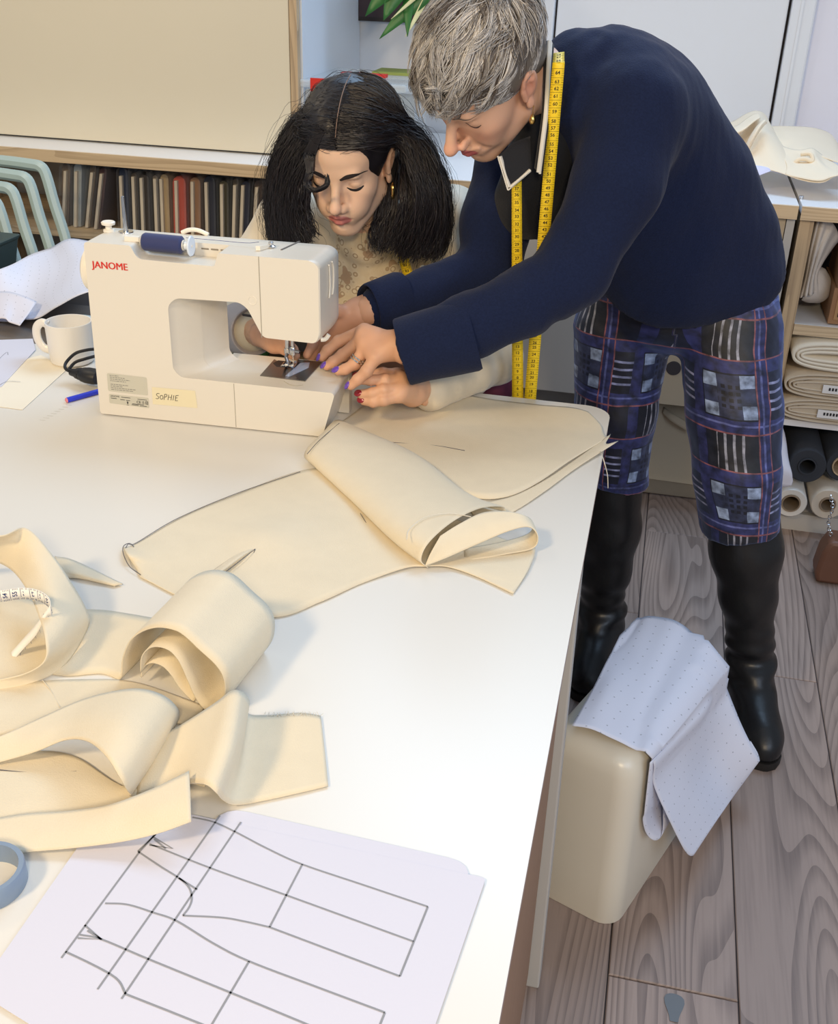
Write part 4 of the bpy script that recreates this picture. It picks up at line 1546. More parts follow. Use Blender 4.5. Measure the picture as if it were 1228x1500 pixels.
flat_paper('pattern_paper', [(-60, 552), (60, 520), (98, 541), (33, 600), (-60, 588)], TZ + .0012, 'cream tinted paper sheet between the mug and pen', mat('warm_paper', 'efe6d2', .8))
p_ = flat_paper('white_paper', [(-60, 500), (48, 496), (52, 512), (2, 566), (-60, 585)], TZ + .0022, 'white paper sheet with pencil lines at the table edge left of the mug')
mb = MB()
for pl_ in ([(-20, 545), (8, 517), (12, 520)], [(-20, 582), (6, 560), (30, 559)]):
    flat_line(mb, spline([az(px, py, TZ + .0025) for px, py in pl_], 10), .0010)
mb.build('drawing', M_GREYINK, p_, False)
mb = MB()
for q in range(8):
    a_ = az(58 + q * 5.5, 615 - q * 3.2, TZ + .0004)
    flat_line(mb, [a_, a_ + (0.010, .001, 0)], .0007)
o = mb.build('pencil_marks', mat('faint_pencil', 'b9b3a4', .8), tb, False)

# ================================================================== machine cover on the floor with pattern paper over it
cv = thing('machine_cover', 'cream plastic sewing machine cover standing on the floor', 'cover', (0.1, 1.52, 0))
cA, cB = az(906, 1352, 0), az(985, 1225, 0)
ld = unit(np.array([.37, .93, 0]))
sd_ = np.array([-ld[1], ld[0], 0])
CVH = 0.93
cc = np.array([0.080, 1.325, 0]) + ld * .19 + sd_ * .085
rings = []
for z, hx, hy, r in ((.001, .0880, .2010, .036), (.004, .0885, .2015, .036), (.10, .086, .199, .036), (.20, .0835, .196, .036), (.29, .081, .193, .036), (.325, .0795, .191, .036), (.345, .075, .187, .036), (.358, .067, .178, .034), (.364, .055, .165, .03), (.366, .03, .14, .02)):
    rings.append([cc + sd_ * x + ld * y + (0, 0, z * CVH) for x, y in rrect(-hx, -hy, hx, hy, r, 7)])
MB().loft(rings).build('shell', M_COVER, cv, True, 60)

mp = thing('pattern_paper', 'white dotted pattern paper draped over the cream cover', 'paper', cc + (0, 0, .36))


def cvw(s, l, z):
    return cc + sd_ * s + ld * l + UZ * z


net = [[(838, 1063, 1.365), (866, 1068, 1.365), (893, 1080, 1.365), (920, 1093, 1.365), (942, 1109, 1.37), (958, 1150, 1.375), (985, 1210, 1.385), (1005, 1248, 1.40), (1016, 1253, 1.42), (1018, 1238, 1.45), (1010, 1205, 1.47)],
       [(868, 1010, 1.48), (890, 1010, 1.48), (915, 1020, 1.48), (945, 1040, 1.475), (970, 1066, 1.475), (985, 1105, 1.475), (1010, 1160, 1.48), (1036, 1203, 1.50), (1046, 1208, 1.52), (1044, 1196, 1.55), (1034, 1165, 1.57)],
       [(895, 965, 1.62), (915, 955, 1.62), (940, 962, 1.61), (975, 980, 1.60), (1006, 1012, 1.60), (1018, 1055, 1.60), (1040, 1110, 1.61), (1070, 1158, 1.63), (1078, 1162, 1.65), (1076, 1150, 1.68), (1066, 1122, 1.70)],
       [(918, 930, 1.745), (938, 918, 1.745), (966, 904, 1.745), (1000, 915, 1.735), (1044, 958, 1.725), (1062, 1000, 1.705), (1086, 1060, 1.69), (1110, 1108, 1.68), (1113, 1113, 1.69), (1110, 1102, 1.71), (1100, 1085, 1.73)]]
def off_cover(p):
    """keep the paper outside the cover's shell"""
    q = p - cc
    s_, l_, z_ = q @ sd_, q @ ld, p[2]
    if abs(s_) < .094 and abs(l_) < .21 and z_ < .366 * CVH + .004:
        w = .0945 - .0085 * z_ / .33
        up = .366 * CVH + .006 - z_
        if s_ > -w and up < s_ + w:
            p = p + UZ * max(up, 0)
        elif s_ > -w:
            p = p - sd_ * (s_ + w + .003)
    return p


rows = [[off_cover(ay(px, py, y)) for (px, py, y) in r] for r in net]
o = sheet('top_layer', rows, M_DOT, mp, 34, 70, .0007, .0006, 3, .004)
for v in o.data.vertices:
    v.co = off_cover(np.array(v.co[:]))
re_uv(o, 34, 70)
net = [[(941, 1112, 1.388), (941, 1150, 1.388), (942, 1200, 1.39), (948, 1222, 1.40), (960, 1231, 1.41), (970, 1222, 1.43), (972, 1190, 1.44), (970, 1130, 1.445)],
       [(975, 1075, 1.49), (976, 1110, 1.49), (977, 1150, 1.495), (982, 1170, 1.505), (990, 1178, 1.515), (1000, 1170, 1.535), (1002, 1140, 1.545), (1000, 1090, 1.55)],
       [(1010, 1030, 1.62), (1012, 1060, 1.62), (1014, 1100, 1.625), (1018, 1120, 1.635), (1024, 1126, 1.645), (1032, 1118, 1.66), (1034, 1090, 1.665), (1030, 1050, 1.665)]]
rows = [[ay(px, py, y - .03) for (px, py, y) in r] for r in net]
o = sheet('under_fold', rows, M_DOT, mp, 16, 40, .0007, 0, 4, .004)
for v in o.data.vertices:
    v.co = off_cover(np.array(v.co[:]))

# ================================================================== cloth on the table
def T(px, py, h=0.0):
    return az(px, py, TZ + 0.0012 + h)


def cloth(name, rows, label, nu=10, nv=48, thick=.0011, wob=.0006, seed=0, group=None, cat='fabric', material=None):
    rr = [[p if isinstance(p, np.ndarray) else T(*p) for p in r] for r in rows]
    o = sheet(name, rr, material or M_CALICO, None, nu, nv, thick, wob, seed, TZ + 0.0009)
    return tag(o, label, cat, group)


M_THREAD = mat('thread_and_dart_shade', '5a5a60', .8)
M_THREADP = mat('pale_thread', 'd8d2c4', .8)


def thread(pts, parent=None, material=None, r=.00045, n=40, name='thread'):
    mb = MB().tube(spline([p if isinstance(p, np.ndarray) else T(*p) for p in pts], n), r, 5)
    return mb.build(name, material or M_THREAD, parent)


s1 = cloth('calico_piece', [[(180, 803, .001), (200, 797, .001), (259, 761, .002), (346, 724, .002), (457, 687, .002), (540, 700, .001), (620, 740, .001), (690, 770, .001), (740, 790, .001), (785, 803, .003)],
                            [(186, 812, .010), (218, 806, .004), (285, 780, .002), (372, 756, .006), (470, 725, .004), (550, 737, .001), (630, 765, .001), (695, 788, .001), (743, 808, .001), (782, 816, .003)],
                            [(192, 822, .004), (250, 832, .001), (330, 808, .003), (400, 782, .013), (480, 772, .006), (565, 785, .001), (640, 797, .001), (697, 812, .002), (746, 832, .003), (774, 835, .003)],
                            [(200, 834, .001), (275, 862, .001), (352, 848, .001), (430, 826, .004), (500, 812, .003), (580, 808, .002), (640, 814, .003), (698, 830, .003), (748, 850, .002), (764, 852, .002)],
                            [(205, 845, .001), (290, 885, .001), (398, 904, .001), (469, 882, .001), (531, 854, .001), (593, 832, .003), (621, 829, .004), (655, 830, .003), (698, 845, .001), (752, 870, .001)]],
           'flat calico pattern piece with dark stitched edge, left of the folded roll', 30, 70, .0011, .0008, 1, 'calico pieces in the middle of the table')
thread([(183, 806, .004), (188, 797, .004), (200, 795, .003), (259, 760, .004), (346, 723, .004), (440, 691, .004)], s1, None, .00045, 50, 'stitching')
thread([(206, 842, .002), (190, 830, .003), (181, 812, .006), (181, 800, .006), (190, 796, .004), (196, 801, .004)], s1, None, .0005, 30, 'loose_thread')
thread([(304, 856, .004), (330, 838, .008), (360, 815, .010), (374, 804, .009)], s1, None, .00045, 24, 'dart_shade_line')  # dark line standing in for the shade along the dart's fold
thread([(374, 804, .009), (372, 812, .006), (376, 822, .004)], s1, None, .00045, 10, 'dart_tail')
thread([(528, 752, .006), (533, 760, .004), (538, 768, .002)], s1, None, .00045, 8, 'loose_thread')
# the dart: a folded pleat standing up a little
rows = [[(300, 858, .0016), (325, 841, .002), (350, 823, .002), (372, 806, .002)], [(303, 852, .007), (327, 834, .010), (351, 816, .011), (373, 803, .007)],
        [(292, 850, .0018), (316, 833, .002), (341, 815, .002), (366, 800, .002)]]
o = sheet('dart', [[T(*p) for p in r] for r in rows], M_CALICO, s1, 10, 16, .001)

s2 = cloth('calico_piece', [[(500, 618, .001), (560, 580, .001), (640, 573, .001), (720, 585, .001), (790, 593, .001), (838, 597, .001), (862, 603, .001)],
                            [(510, 640, .001), (580, 610, .002), (655, 605, .003), (735, 612, .002), (800, 614, .001), (848, 618, .001), (880, 622, .001)],
                            [(540, 662, .001), (605, 650, .003), (665, 652, .002), (737, 660, .002), (800, 650, .002), (850, 640, .002), (885, 636, .002)],
                            [(575, 690, .001), (630, 705, .001), (690, 728, .002), (740, 728, .003), (790, 706, .003), (840, 672, .003), (893, 640, .003)]],
           'wide calico piece covering the far right corner of the table under the hands', 26, 50, .0011, .0007, 2, 'calico pieces in the middle of the table')
thread([(560, 651, .002), (568, 648, .003), (600, 650, .003), (640, 653, .003), (681, 660, .003)], s2, None, .0006, 24, 'loose_thread')
s2b = cloth('calico_piece', [[(680, 742, .0005), (750, 727, .0008), (800, 702, .0008), (850, 668, .001), (895, 636, .004)],
                             [(690, 750, .0005), (748, 738, .001), (797, 712, .002), (848, 677, .003), (888, 650, .006), ],
                             [(700, 762, .0005), (745, 753, .001), (795, 722, .002), (845, 685, .003), (906, 646, .007)]],
            'narrow calico facing with pointed tip over the right table edge', 10, 40, .0011, .0003, 3, 'calico pieces in the middle of the table')
thread([(880, 661, .004), ay(884, 672, 1.50), ay(890, 695, 1.50), ay(891, 715, 1.50)], s2b, M_THREADP, .0007, 20, 'hanging_thread')
s3 = cloth('calico_roll', [[(452, 676, .001), (446, 668, .012), (452, 655, .021), (472, 635, .025), (492, 616, .022), (508, 622, .012), (520, 640, .004)],
                           [(520, 737, .001), (513, 728, .014), (530, 705, .027), (560, 680, .030), (590, 660, .025), (612, 668, .012), (625, 690, .004)],
                           [(582, 797, .001), (573, 787, .016), (590, 765, .032), (625, 735, .036), (660, 712, .028), (684, 722, .012), (695, 735, .004)],
                           [(628, 832, .001), (617, 820, .016), (628, 795, .034), (662, 765, .040), (702, 745, .034), (735, 742, .016), (742, 750, .004)]],
           'calico folded into a soft flat roll running towards the machine', 30, 40, .0011, .0006, 4, 'calico pieces in the middle of the table')
thread([(450, 665, .0225), (468, 645, .0275), (497, 620, .0245)], s3, None, .0005, 12, 'stitching')
s4 = cloth('calico_loop', [[(622, 830, .004), (655, 817, .014), (700, 797, .024), (745, 778, .034), (775, 772, .035), (788, 785, .025), (781, 803, .008), (740, 812, .004), (680, 822, .003)],
                           [(632, 808, .022), (662, 790, .030), (703, 773, .037), (742, 763, .042), (770, 763, .040), (785, 774, .027), (778, 792, .009), (738, 803, .004), (680, 813, .003)],
                           [(645, 785, .034), (672, 768, .040), (705, 752, .044), (738, 749, .046), (765, 754, .044), (780, 764, .030), (775, 781, .010), (735, 794, .004), (680, 804, .003)]],
           'open calico loop at the near end of the soft roll', 14, 60, .0011, .0003, 5, 'calico pieces in the middle of the table')
thread([(596, 790, .036), (600, 775, .037), (625, 757, .041), (660, 752, .041), (690, 757, .042)], s4, M_THREADP, .0006, 16, 'seam')


# ------------------------------------------------------------------ foreground strips
def vplane(pxs, pa, pb, clampz=True):
    """edge of a standing strip: pixels met with the upright plane through two table points"""
    n = np.array([-(pb - pa)[1], (pb - pa)[0], 0.0])
    out = []
    for px, py in pxs:
        p = ap(px, py, pa, n)
        p[2] = max(p[2], TZ + .0012)
        out.append(p)
    return np.array(out)


pa, pb = T(175, 996), T(313, 1045)
DV = az(400, 914, TZ + .03) - az(329, 1003, TZ + .03)
front = vplane([(150, 994), (175, 996), (180, 965), (190, 940), (206, 926), (228, 919), (250, 921), (268, 929), (293, 952), (318, 976), (329, 998), (328, 1025), (316, 1044), (303, 1044), (288, 1024), (276, 998), (262, 968), (245, 951), (222, 948), (208, 962), (206, 985)], pa, pb)
dirx = unit(pb - pa)
start = [T(60, 985) , T(100, 990)]
F_ = np.vstack([start, front])
k = len(F_)
off = np.array([DV * 1.0] * k)
B_ = F_ + off
B_[0], B_[1] = T(70, 900), T(100, 894)
B_[2] = T(160, 895)
rowM = (F_ + B_) / 2
s5 = cloth('calico_strip', [list(F_), list(rowM), list(B_)], 'broad calico strip curled into a tall roll nearest the table centre', 10, 130, .0014, .0003, 6, 'calico strips at the front of the table')
fi = vplane([(207, 992), (208, 982), (214, 974), (225, 971), (240, 977), (252, 990), (264, 1008), (284, 1037)], pa + DV * .05, pb + DV * .05)
s6 = cloth('calico_strip', [list(fi), list(fi + DV * .8)], 'short calico strip coiled inside the tall roll', 4, 50, .0014, 0, 7, 'calico strips at the front of the table')

s7 = cloth('calico_strip', [[(-60, 830, .02), (-20, 820, .025), (16, 834, .035), (41, 866, .045), (57, 903, .052), (66, 935, .050), (66, 966, .036), (40, 985, .020), (0, 995, .012), (-50, 1002, .006)],
                            [(-60, 805, .06), (-10, 795, .065), (28, 803, .065), (60, 838, .060), (80, 875, .056), (98, 912, .045), (96, 950, .024), (68, 978, .012), (22, 1000, .006), (-40, 1010, .003)],
                            [(-60, 775, .085), (0, 785, .088), (38, 773, .085), (76, 812, .066), (102, 850, .052), (126, 893, .030), (129, 918, .012), (96, 972, .001), (49, 1000, .001), (-30, 1017, .001)]],
           'wide calico strip curving in a loop around the white tape measure', 16, 70, .0014, .0006, 8, 'calico strips at the front of the table')
s8 = cloth('calico_strip', [[(-60, 870, .001), (0, 868, .001), (50, 880, .001), (100, 905, .001)], [(-60, 940, .004), (0, 938, .006), (40, 945, .006), (90, 950, .002)], [(-60, 1010, .001), (0, 1012, .001), (45, 998, .001), (95, 965, .001)]],
           'pale calico lying flat inside the loop under the white tape', 14, 24, .0012, .0012, 9, 'calico strips at the front of the table')
s9 = cloth('calico_scrap', [[(80, 815, .001), (110, 822, .002), (180, 856, .001)], [(84, 832, .001), (115, 840, .006), (172, 857, .002)], [(90, 846, .001), (120, 848, .001), (168, 859, .001)]],
           'small pointed white calico scrap beside the loop', 8, 18, .0011, .0003, 10, 'calico strips at the front of the table')
s10 = cloth('calico_strip', [[(-50, 1092, .014), (0, 1079, .020), (60, 1052, .026), (118, 1026, .032), (165, 1013, .044), (205, 1009, .052), (238, 1018, .050), (258, 1035, .036), (262, 1050, .016), (254, 1068, .003)],
                             [(-50, 1110, .008), (0, 1098, .014), (55, 1078, .024), (105, 1055, .034), (145, 1048, .048), (180, 1055, .056), (208, 1075, .050), (224, 1095, .034), (228, 1108, .014), (222, 1118, .003)],
                             [(-50, 1130, .003), (0, 1117, .008), (50, 1102, .018), (95, 1084, .032), (128, 1086, .044), (155, 1108, .050), (174, 1136, .042), (187, 1158, .024), (192, 1164, .010), (188, 1166, .002)]],
            'calico strip folded back over itself with a pointed lower corner', 16, 70, .0014, .0005, 11, 'calico strips at the front of the table')
s11 = cloth('calico_strip', [[(205, 1092, .004), (262, 1064, .022), (315, 1030, .044), (340, 1012, .055), (356, 1015, .052), (365, 1028, .034), (364, 1046, .008), (395, 1048, .001), (440, 1045, .001), (470, 1049, .001)],
                             [(203, 1128, .004), (256, 1106, .018), (300, 1085, .040), (325, 1078, .052), (344, 1085, .048), (352, 1098, .026), (357, 1112, .006), (393, 1108, .001), (440, 1103, .001), (476, 1100, .001)],
                             [(200, 1165, .003), (250, 1150, .012), (284, 1147, .034), (303, 1150, .042), (318, 1162, .036), (327, 1172, .016), (346, 1179, .003), (390, 1172, .001), (440, 1161, .001), (481, 1151, .001)]],
            'calico strip with a standing crease and frayed end at the right', 16, 70, .0014, .0005, 12, 'calico strips at the front of the table')
mb = MB()
for q in range(26):
    a_ = T(385 + q * 3.4 + RNG.uniform(-1, 1), 1049 + .2 * math.sin(q), .002)
    b_ = T(385 + q * 3.4 + RNG.uniform(-4, 4), 1043 + RNG.uniform(-1.5, 2), .0025)
    mb.tube([a_, b_], .0003, 4)
o = mb.build('frayed_threads', M_THREADP, s11)
o['kind'] = 'stuff'
s12 = cloth('calico_strip', [[(-50, 1205, .006), (0, 1198, .008), (41, 1192, .010), (102, 1188, .014), (163, 1178, .022), (220, 1157, .032), (277, 1130, .042)],
                             [(-50, 1230, .005), (0, 1225, .006), (50, 1220, .008), (110, 1214, .012), (175, 1202, .020), (228, 1187, .030), (279, 1168, .038)],
                             [(-50, 1255, .002), (0, 1251, .003), (60, 1247, .004), (122, 1241, .008), (185, 1232, .014), (235, 1220, .022), (280, 1204, .030)]],
            'long calico strip ending in a clean cut above the drawn paper', 12, 50, .0014, .0005, 13, 'calico strips at the front of the table')
s13 = cloth('calico_strip', [[(-50, 1105, .0015), (40, 1100, .002), (110, 1108, .002), (190, 1155, .002), (262, 1120, .002), (330, 1060, .001)],
                             [(-50, 1160, .002), (40, 1152, .004), (115, 1150, .004), (195, 1160, .003), (265, 1135, .002), (322, 1105, .001)],
                             [(-50, 1215, .001), (40, 1205, .002), (120, 1195, .002), (200, 1180, .001), (270, 1150, .001), (300, 1152, .001)]],
            'flat calico layer under the folded strips', 14, 40, .0012, .001, 14, 'calico strips at the front of the table')
s14 = cloth('calico_strip', [[(-50, 1012, .001), (40, 1000, .001), (120, 995, .001), (200, 1000, .001), (300, 1035, .001)],
                             [(-50, 1045, .003), (40, 1030, .003), (120, 1022, .002), (200, 1015, .0015), (290, 1050, .001)],
                             [(-50, 1090, .001), (40, 1070, .001), (120, 1055, .001), (200, 1045, .001), (270, 1062, .001)]],
            'calico strip lying flat behind the folded strip', 12, 40, .0012, .0008, 15, 'calico strips at the front of the table')
thread([(62, 996, .003), (75, 1012, .003), (88, 1036, .003)], s14, M_THREADP, .0004, 10, 'seam')
thread([(-10, 1127, .004), (50, 1132, .004), (112, 1130, .004)], s13, None, .0006, 14, 'seam')


# ------------------------------------------------------------------ tape measures
def glyph_row(mb, s, origin, ex, ey, size, bold=.02):
    put_text(mb, s, origin, ex, ey, size, bold)


def tape_measure(name, top, bot, label, m_tape, m_ink, parent=None, start=60, step=-1, size=.0075, ticks=True, flip=1, pitch=.0100, upside=False, n=160):
    """top/bot: the two edges as 3-D points; numbers every centimetre on the +normal side"""
    a, b = spline(top, n), spline(bot, n)
    V = np.concatenate([a, (a + b) / 2, b])
    F = [(i, i + 1, n + i + 1, n + i) for i in range(n - 1)] + [(n + i, n + i + 1, 2 * n + i + 1, 2 * n + i) for i in range(n - 1)]
    o = link_mesh(name, V, F, m_tape, parent, True, 0)
    solidify(o, .0006, 0)
    c = (a + b) / 2
    s = np.concatenate([[0], np.cumsum(np.linalg.norm(np.diff(c, axis=0), axis=1))])
    mb, mt = MB(), MB()
    W = np.linalg.norm(a - b, axis=1).mean()
    q, num = .004, start
    while q < s[-1] - .004:
        i = min(max(int(np.searchsorted(s, q)), 1), n - 2)
        ex = unit(c[i + 1] - c[i - 1])
        ey = unit(a[i] - b[i])
        nr = unit(np.cross(ex, ey)) * flip
        for k in range(5):
            qq = q + k * pitch / 5
            j = min(max(int(np.searchsorted(s, qq)), 0), n - 1)
            ll = (.42 if k == 0 else .16) * W
            for e, sg in ((a, -1), (b, 1)):
                p = e[j] + nr * .0005
                p1 = p + ey * sg * (ll if k else (W * .98 if sg < 0 else .1 * W))
                mt.add([p - ex * .00022, p + ex * .00022, p1 + ex * .00022, p1 - ex * .00022], [(0, 1, 2, 3)])
        p = c[i] + ex * pitch * .5 + nr * .0005
        sg = -1 if upside else 1
        e1, e2 = (ey * sg, -ex * sg * 1.0)
        if np.cross(e1, e2) @ nr < 0:
            e2 = -e2
        glyph_row(mb, str(max(num, 1)), p, e1 * 1, e2, size)
        num += step
        q += pitch
    mt.build('graduations', m_ink, o, False, recalc=False)
    mb.build('numerals', m_ink, o, False, recalc=False)
    return o


M_TAPEW = mat('white_tape', 'eeece6', .45)
top = [T(-30, 866, .074), T(0, 865, .078), T(30, 861, .080), T(54, 864, .080), T(70, 874, .077), T(73, 885, .070), T(66, 897, .060), T(50, 918, .040), T(32, 938, .022), T(16, 956, .008)]
bot = [p + np.array([0, 0, -.014]) * (1 if i < 6 else .5) + (np.array([0.004, -.004, 0]) if i > 6 else 0) for i, p in enumerate(top)]
o = tape_measure('tape_measure', top, bot, '', M_TAPEW, mat('blue_ink', '2f4070', .7), None, 52, 1, .0068, n=120)
tag(o, 'white tape measure looped inside the calico at the left edge', 'tape measure')

# ------------------------------------------------------------------ drawn papers
o = flat_paper('drawing_paper', [(330, 1182), (692, 1264), (655, 1400), (230, 1300)], TZ + .0020, 'lower white paper sheet peeping out behind the drawn trouser pattern', M_PAPER, 'paper', .0005, .02)
pd = flat_paper('drawing_paper', [(165, 1168), (712, 1286), (590, 1640), (300, 1660), (-34, 1452)], TZ + .0027, 'large white paper sheet with trouser pattern drawn in pencil', M_PAPER, 'paper', .0005, .004)
LINES = [[(90, 1403), (205, 1247), (228, 1222)], [(143, 1449), (322, 1195)], [(178, 1463), (353, 1204)],
         [(282, 1197), (313, 1204), (344, 1218), (392, 1243), (443, 1266), (535, 1297), (627, 1328)], [(627, 1328), (586, 1430)], [(586, 1430), (395, 1358)],
         [(395, 1358), (360, 1350), (325, 1344), (268, 1341)], [(443, 1266), (395, 1358)], [(219, 1236), (310, 1272), (419, 1311), (606, 1379)],
         [(202, 1247), (235, 1269), (262, 1286), (277, 1300), (281, 1316), (277, 1329), (268, 1341)], [(262, 1286), (289, 1303)],
         [(223, 1225), (253, 1243), (219, 1238)], [(226, 1229), (243, 1243)], [(202, 1247), (228, 1222)],
         [(154, 1323), (187, 1325), (226, 1337), (259, 1349), (313, 1382), (365, 1408), (465, 1446), (564, 1483)], [(564, 1483), (545, 1530)],
         [(117, 1369), (149, 1376), (218, 1405), (338, 1454), (449, 1500), (530, 1534)], [(365, 1408), (290, 1535)],
         [(96, 1394), (130, 1410), (160, 1426), (175, 1438), (184, 1456)], [(184, 1456), (240, 1478), (330, 1514)],
         [(124, 1355), (149, 1376), (114, 1374)], [(128, 1363), (149, 1376)]]
mb = MB()
for L_ in LINES:
    pts = [az(px, py, TZ + .0030) for px, py in L_]
    flat_line(mb, spline(pts, 8 * len(pts)) if len(pts) > 3 else np.array([pts[0] * (1 - t) + pts[1] * t for t in (0, 1)]) if len(pts) == 2 else np.array(pts), .0017)
mb.build('drawing', M_GREYINK, pd, False)
tr_ = az(-16, 1297, TZ)
o = MB().lathe([(.026, 0), (.030, 0), (.031, .002), (.031, .018), (.030, .02), (.026, .02)], tr_, UZ, 40, True).build('tape_roll', mat('blue_grey_tape', '8093ab', .4), None)
tag(o, 'blue grey roll of adhesive tape cut by the left picture edge', 'tape')

# thread spool on the machine's pin
sp = thing('thread_spool', 'navy thread spool lying on the pin of the sewing machine', 'thread', mw(.125, .028, .285))
a_, b_ = mw(.0935, .028, .2845), mw(.1572, .028, .2835)
ax = unit(b_ - a_)
L_ = np.linalg.norm(b_ - a_)
prof = [(.004, 0), (.0115, 0), (.0128, .002)]
for q in range(60):
    t = .003 + (L_ - .006) * q / 59
    prof.append((.0132 + .0004 * (q % 2), t))
prof += [(.0118, L_ - .001), (.004, L_)]
MB().lathe(prof, a_, ax, 32).build('wound_thread', mat('navy_thread', '2b3566', .7, sheen=.2, bump=.3, scale=900), sp, True, 80)
MB().lathe([(.0035, -.003), (.0075, -.003), (.0075, -.0005), (.0035, -.0005)], a_, ax, 20, True).build('spool_end', M_PLASTIC_W, sp)
MB().lathe([(.0035, .0005), (.008, .0005), (.008, .0015), (.0035, .0015)], b_, ax, 20, True).build('spool_end', M_PLASTIC_W, sp)
thread([mw(.158, .04, .292), mw(.2, .05, .289), mw(.25, .050, .2885), mw(.272, .046, .2925)], sp, mat('navy_strand', '3a4478', .7), .0004, 16, 'strand')

# ================================================================== people
def blob(mb, c, r, M, nu=14, nv=9):
    """small ellipsoid; M rows are its axes"""
    V, F = [], []
    M = np.asarray(M, float)
    for i in range(nv + 1):
        a = math.pi * i / nv
        for k in range(nu):
            w = 2 * math.pi * k / nu
            q = np.array([math.sin(a) * math.cos(w) * r[0], math.sin(a) * math.sin(w) * r[1], math.cos(a) * r[2]])
            V.append(np.asarray(c) + q @ M)
    for i in range(nv):
        for k in range(nu):
            l = (k + 1) % nu
            F.append((i * nu + k, i * nu + l, (i + 1) * nu + l, (i + 1) * nu + k))
    mb.add(V, F)


class Head:
    """a head frame: f forward out of the face, u up, l to the person's left; O lies between the ear canals"""

    def __init__(s, O, B, sc=1.0):
        s.O = np.array(O, float)
        f = unit(B[0])
        u = np.array(B[1], float)
        u = unit(u - f * (u @ f))
        s.B = np.stack([f, u, np.cross(u, f)])
        s.sc = sc

    def P(s, F, U, L):
        return s.O + s.sc * (np.array([F, U, L]) @ s.B)

    def ell(s, S, c, r, k, mode='add', tilt=None):
        M = s.B
        if tilt is not None:
            ax, ang = tilt
            M = np.array([(Matrix.Rotation(ang, 3, Vector(s.B[ax])) @ Vector(b))[:] for b in s.B])
        S.ell(s.P(*c), np.array(r) * s.sc, M, k * s.sc, mode)

    def cap(s, S, a, b, ra, rb, k, mode='add'):
        S.cap(s.P(*a), s.P(*b), ra * s.sc, rb * s.sc, k * s.sc, mode)

    def local(s, V):
        return ((V - s.O) / s.sc) @ s.B.T


def head_sdf(S, h, nose=1.0, smile=0.0, older=False, neck_to=None, jawlen=0.0):
    E, C = h.ell, h.cap
    E(S, (-.008, .045, 0), (.097, .084, .072), 0)
    E(S, (.052, .050, 0), (.040, .044, .056), .02)
    E(S, (.034, -.012, 0), (.055, .082, .057), .02)
    for g in (-1, 1):
        C(S, (.002, -.052, .048 * g), (.066, -.088 - jawlen, .013 * g), .018, .017, .02)
        E(S, (.055, -.012, .041 * g), (.026, .021, .019), .02)
        E(S, (.066, -.040, .030 * g), (.018, .022, .016), .018)
    E(S, (.074, -.088 - jawlen, 0), (.017, .015, .019), .014)
    E(S, (.079, -.056, 0), (.020, .026, .028), .014)
    C(S, (.083, .029, -.033), (.083, .029, .033), .010, .010, .014)
    for g in (-1, 1):
        E(S, (.096, .012, .031 * g), (.016, .0105, .0175), .012, 'cut')
        E(S, (.0715, .0105, .0315 * g), (.0142, .0125, .0150), .003)
    C(S, (.086, .022, 0), (.109 * nose, -.021, 0), .0070, .0092, .010)
    E(S, (.111 * nose, -.0255, 0), (.0125, .0098, .0112), .006)
    for g in (-1, 1):
        E(S, (.100, -.0305, .0125 * g), (.0115, .0078, .0066), .005)
        E(S, (.105, -.038, .0065 * g), (.0060, .0036, .0034), .003, 'cut')
        if older:
            C(S, (.098, -.031, .021 * g), (.083, -.050, .033 * g), .0016, .0016, .012, 'cut')
        else:
            E(S, (.074, -.040, .026 * g), (.018, .018, .014), .02)
    # lips
    lw = .021 + .004 * smile
    up = .006 * smile
    for g in (-1, 1):
        C(S, (.1000, -.0500, .0045 * g), (.0890, -.0545 + up, lw * g), .0050, .0022, .004)
        C(S, (.0985, -.0615, .0040 * g), (.0885, -.0565 + up, (lw - .002) * g), .0058, .0022, .004)
        C(S, (.1055, -.0560, 0), (.0925, -.0555 + up, lw * 1.08 * g), .0012, .0010, .0035, 'cut')
    E(S, (.094, -.0725, 0), (.006, .004, .014), .008, 'cut')
    # ears
    for g in (-1, 1):
        E(S, (-.010, .004, .0735 * g), (.0185, .0315, .0075), .006, 'add', (0, -.28 * g))
        E(S, (-.0045, .002, .083 * g), (.0095, .0165, .0085), .004, 'cut')
        E(S, (-.0085, .020, .083 * g), (.0095, .006, .0055), .003, 'cut')
        E(S, (.0005, -.0265, .0725 * g), (.0085, .0095, .0050), .005)
        C(S, (.006, .006, .0755 * g), (.007, -.010, .0745 * g), .0042, .0045, .004)
    # neck
    if neck_to is not None:
        S.cap(h.P(-.028, -.035, 0), neck_to, .050 * h.sc, .056, .03)


def surf(S, h, U, L, start=.16):
    """where a line along -f from outside meets the head"""
    def val(p):
        g = (p - S.lo) / S.h
        i = np.floor(g).astype(int)
        if (i < 0).any() or (i >= S.n - 1).any():
            return 1.0
        w = g - i
        c = S.f[i[0]:i[0] + 2, i[1]:i[1] + 2, i[2]:i[2] + 2]
        c = c[0] * (1 - w[0]) + c[1] * w[0]
        c = c[0] * (1 - w[1]) + c[1] * w[1]
        return c[0] * (1 - w[2]) + c[1] * w[2]
    prev = 1.0
    for t in np.arange(start, .0, -.0008):
        v = val(h.P(t, U, L))
        if v < 0:
            return h.P(t + .0008 * (-v) / max(prev - v, 1e-6), U, L)
        prev = v
    return h.P(.08, U, L)


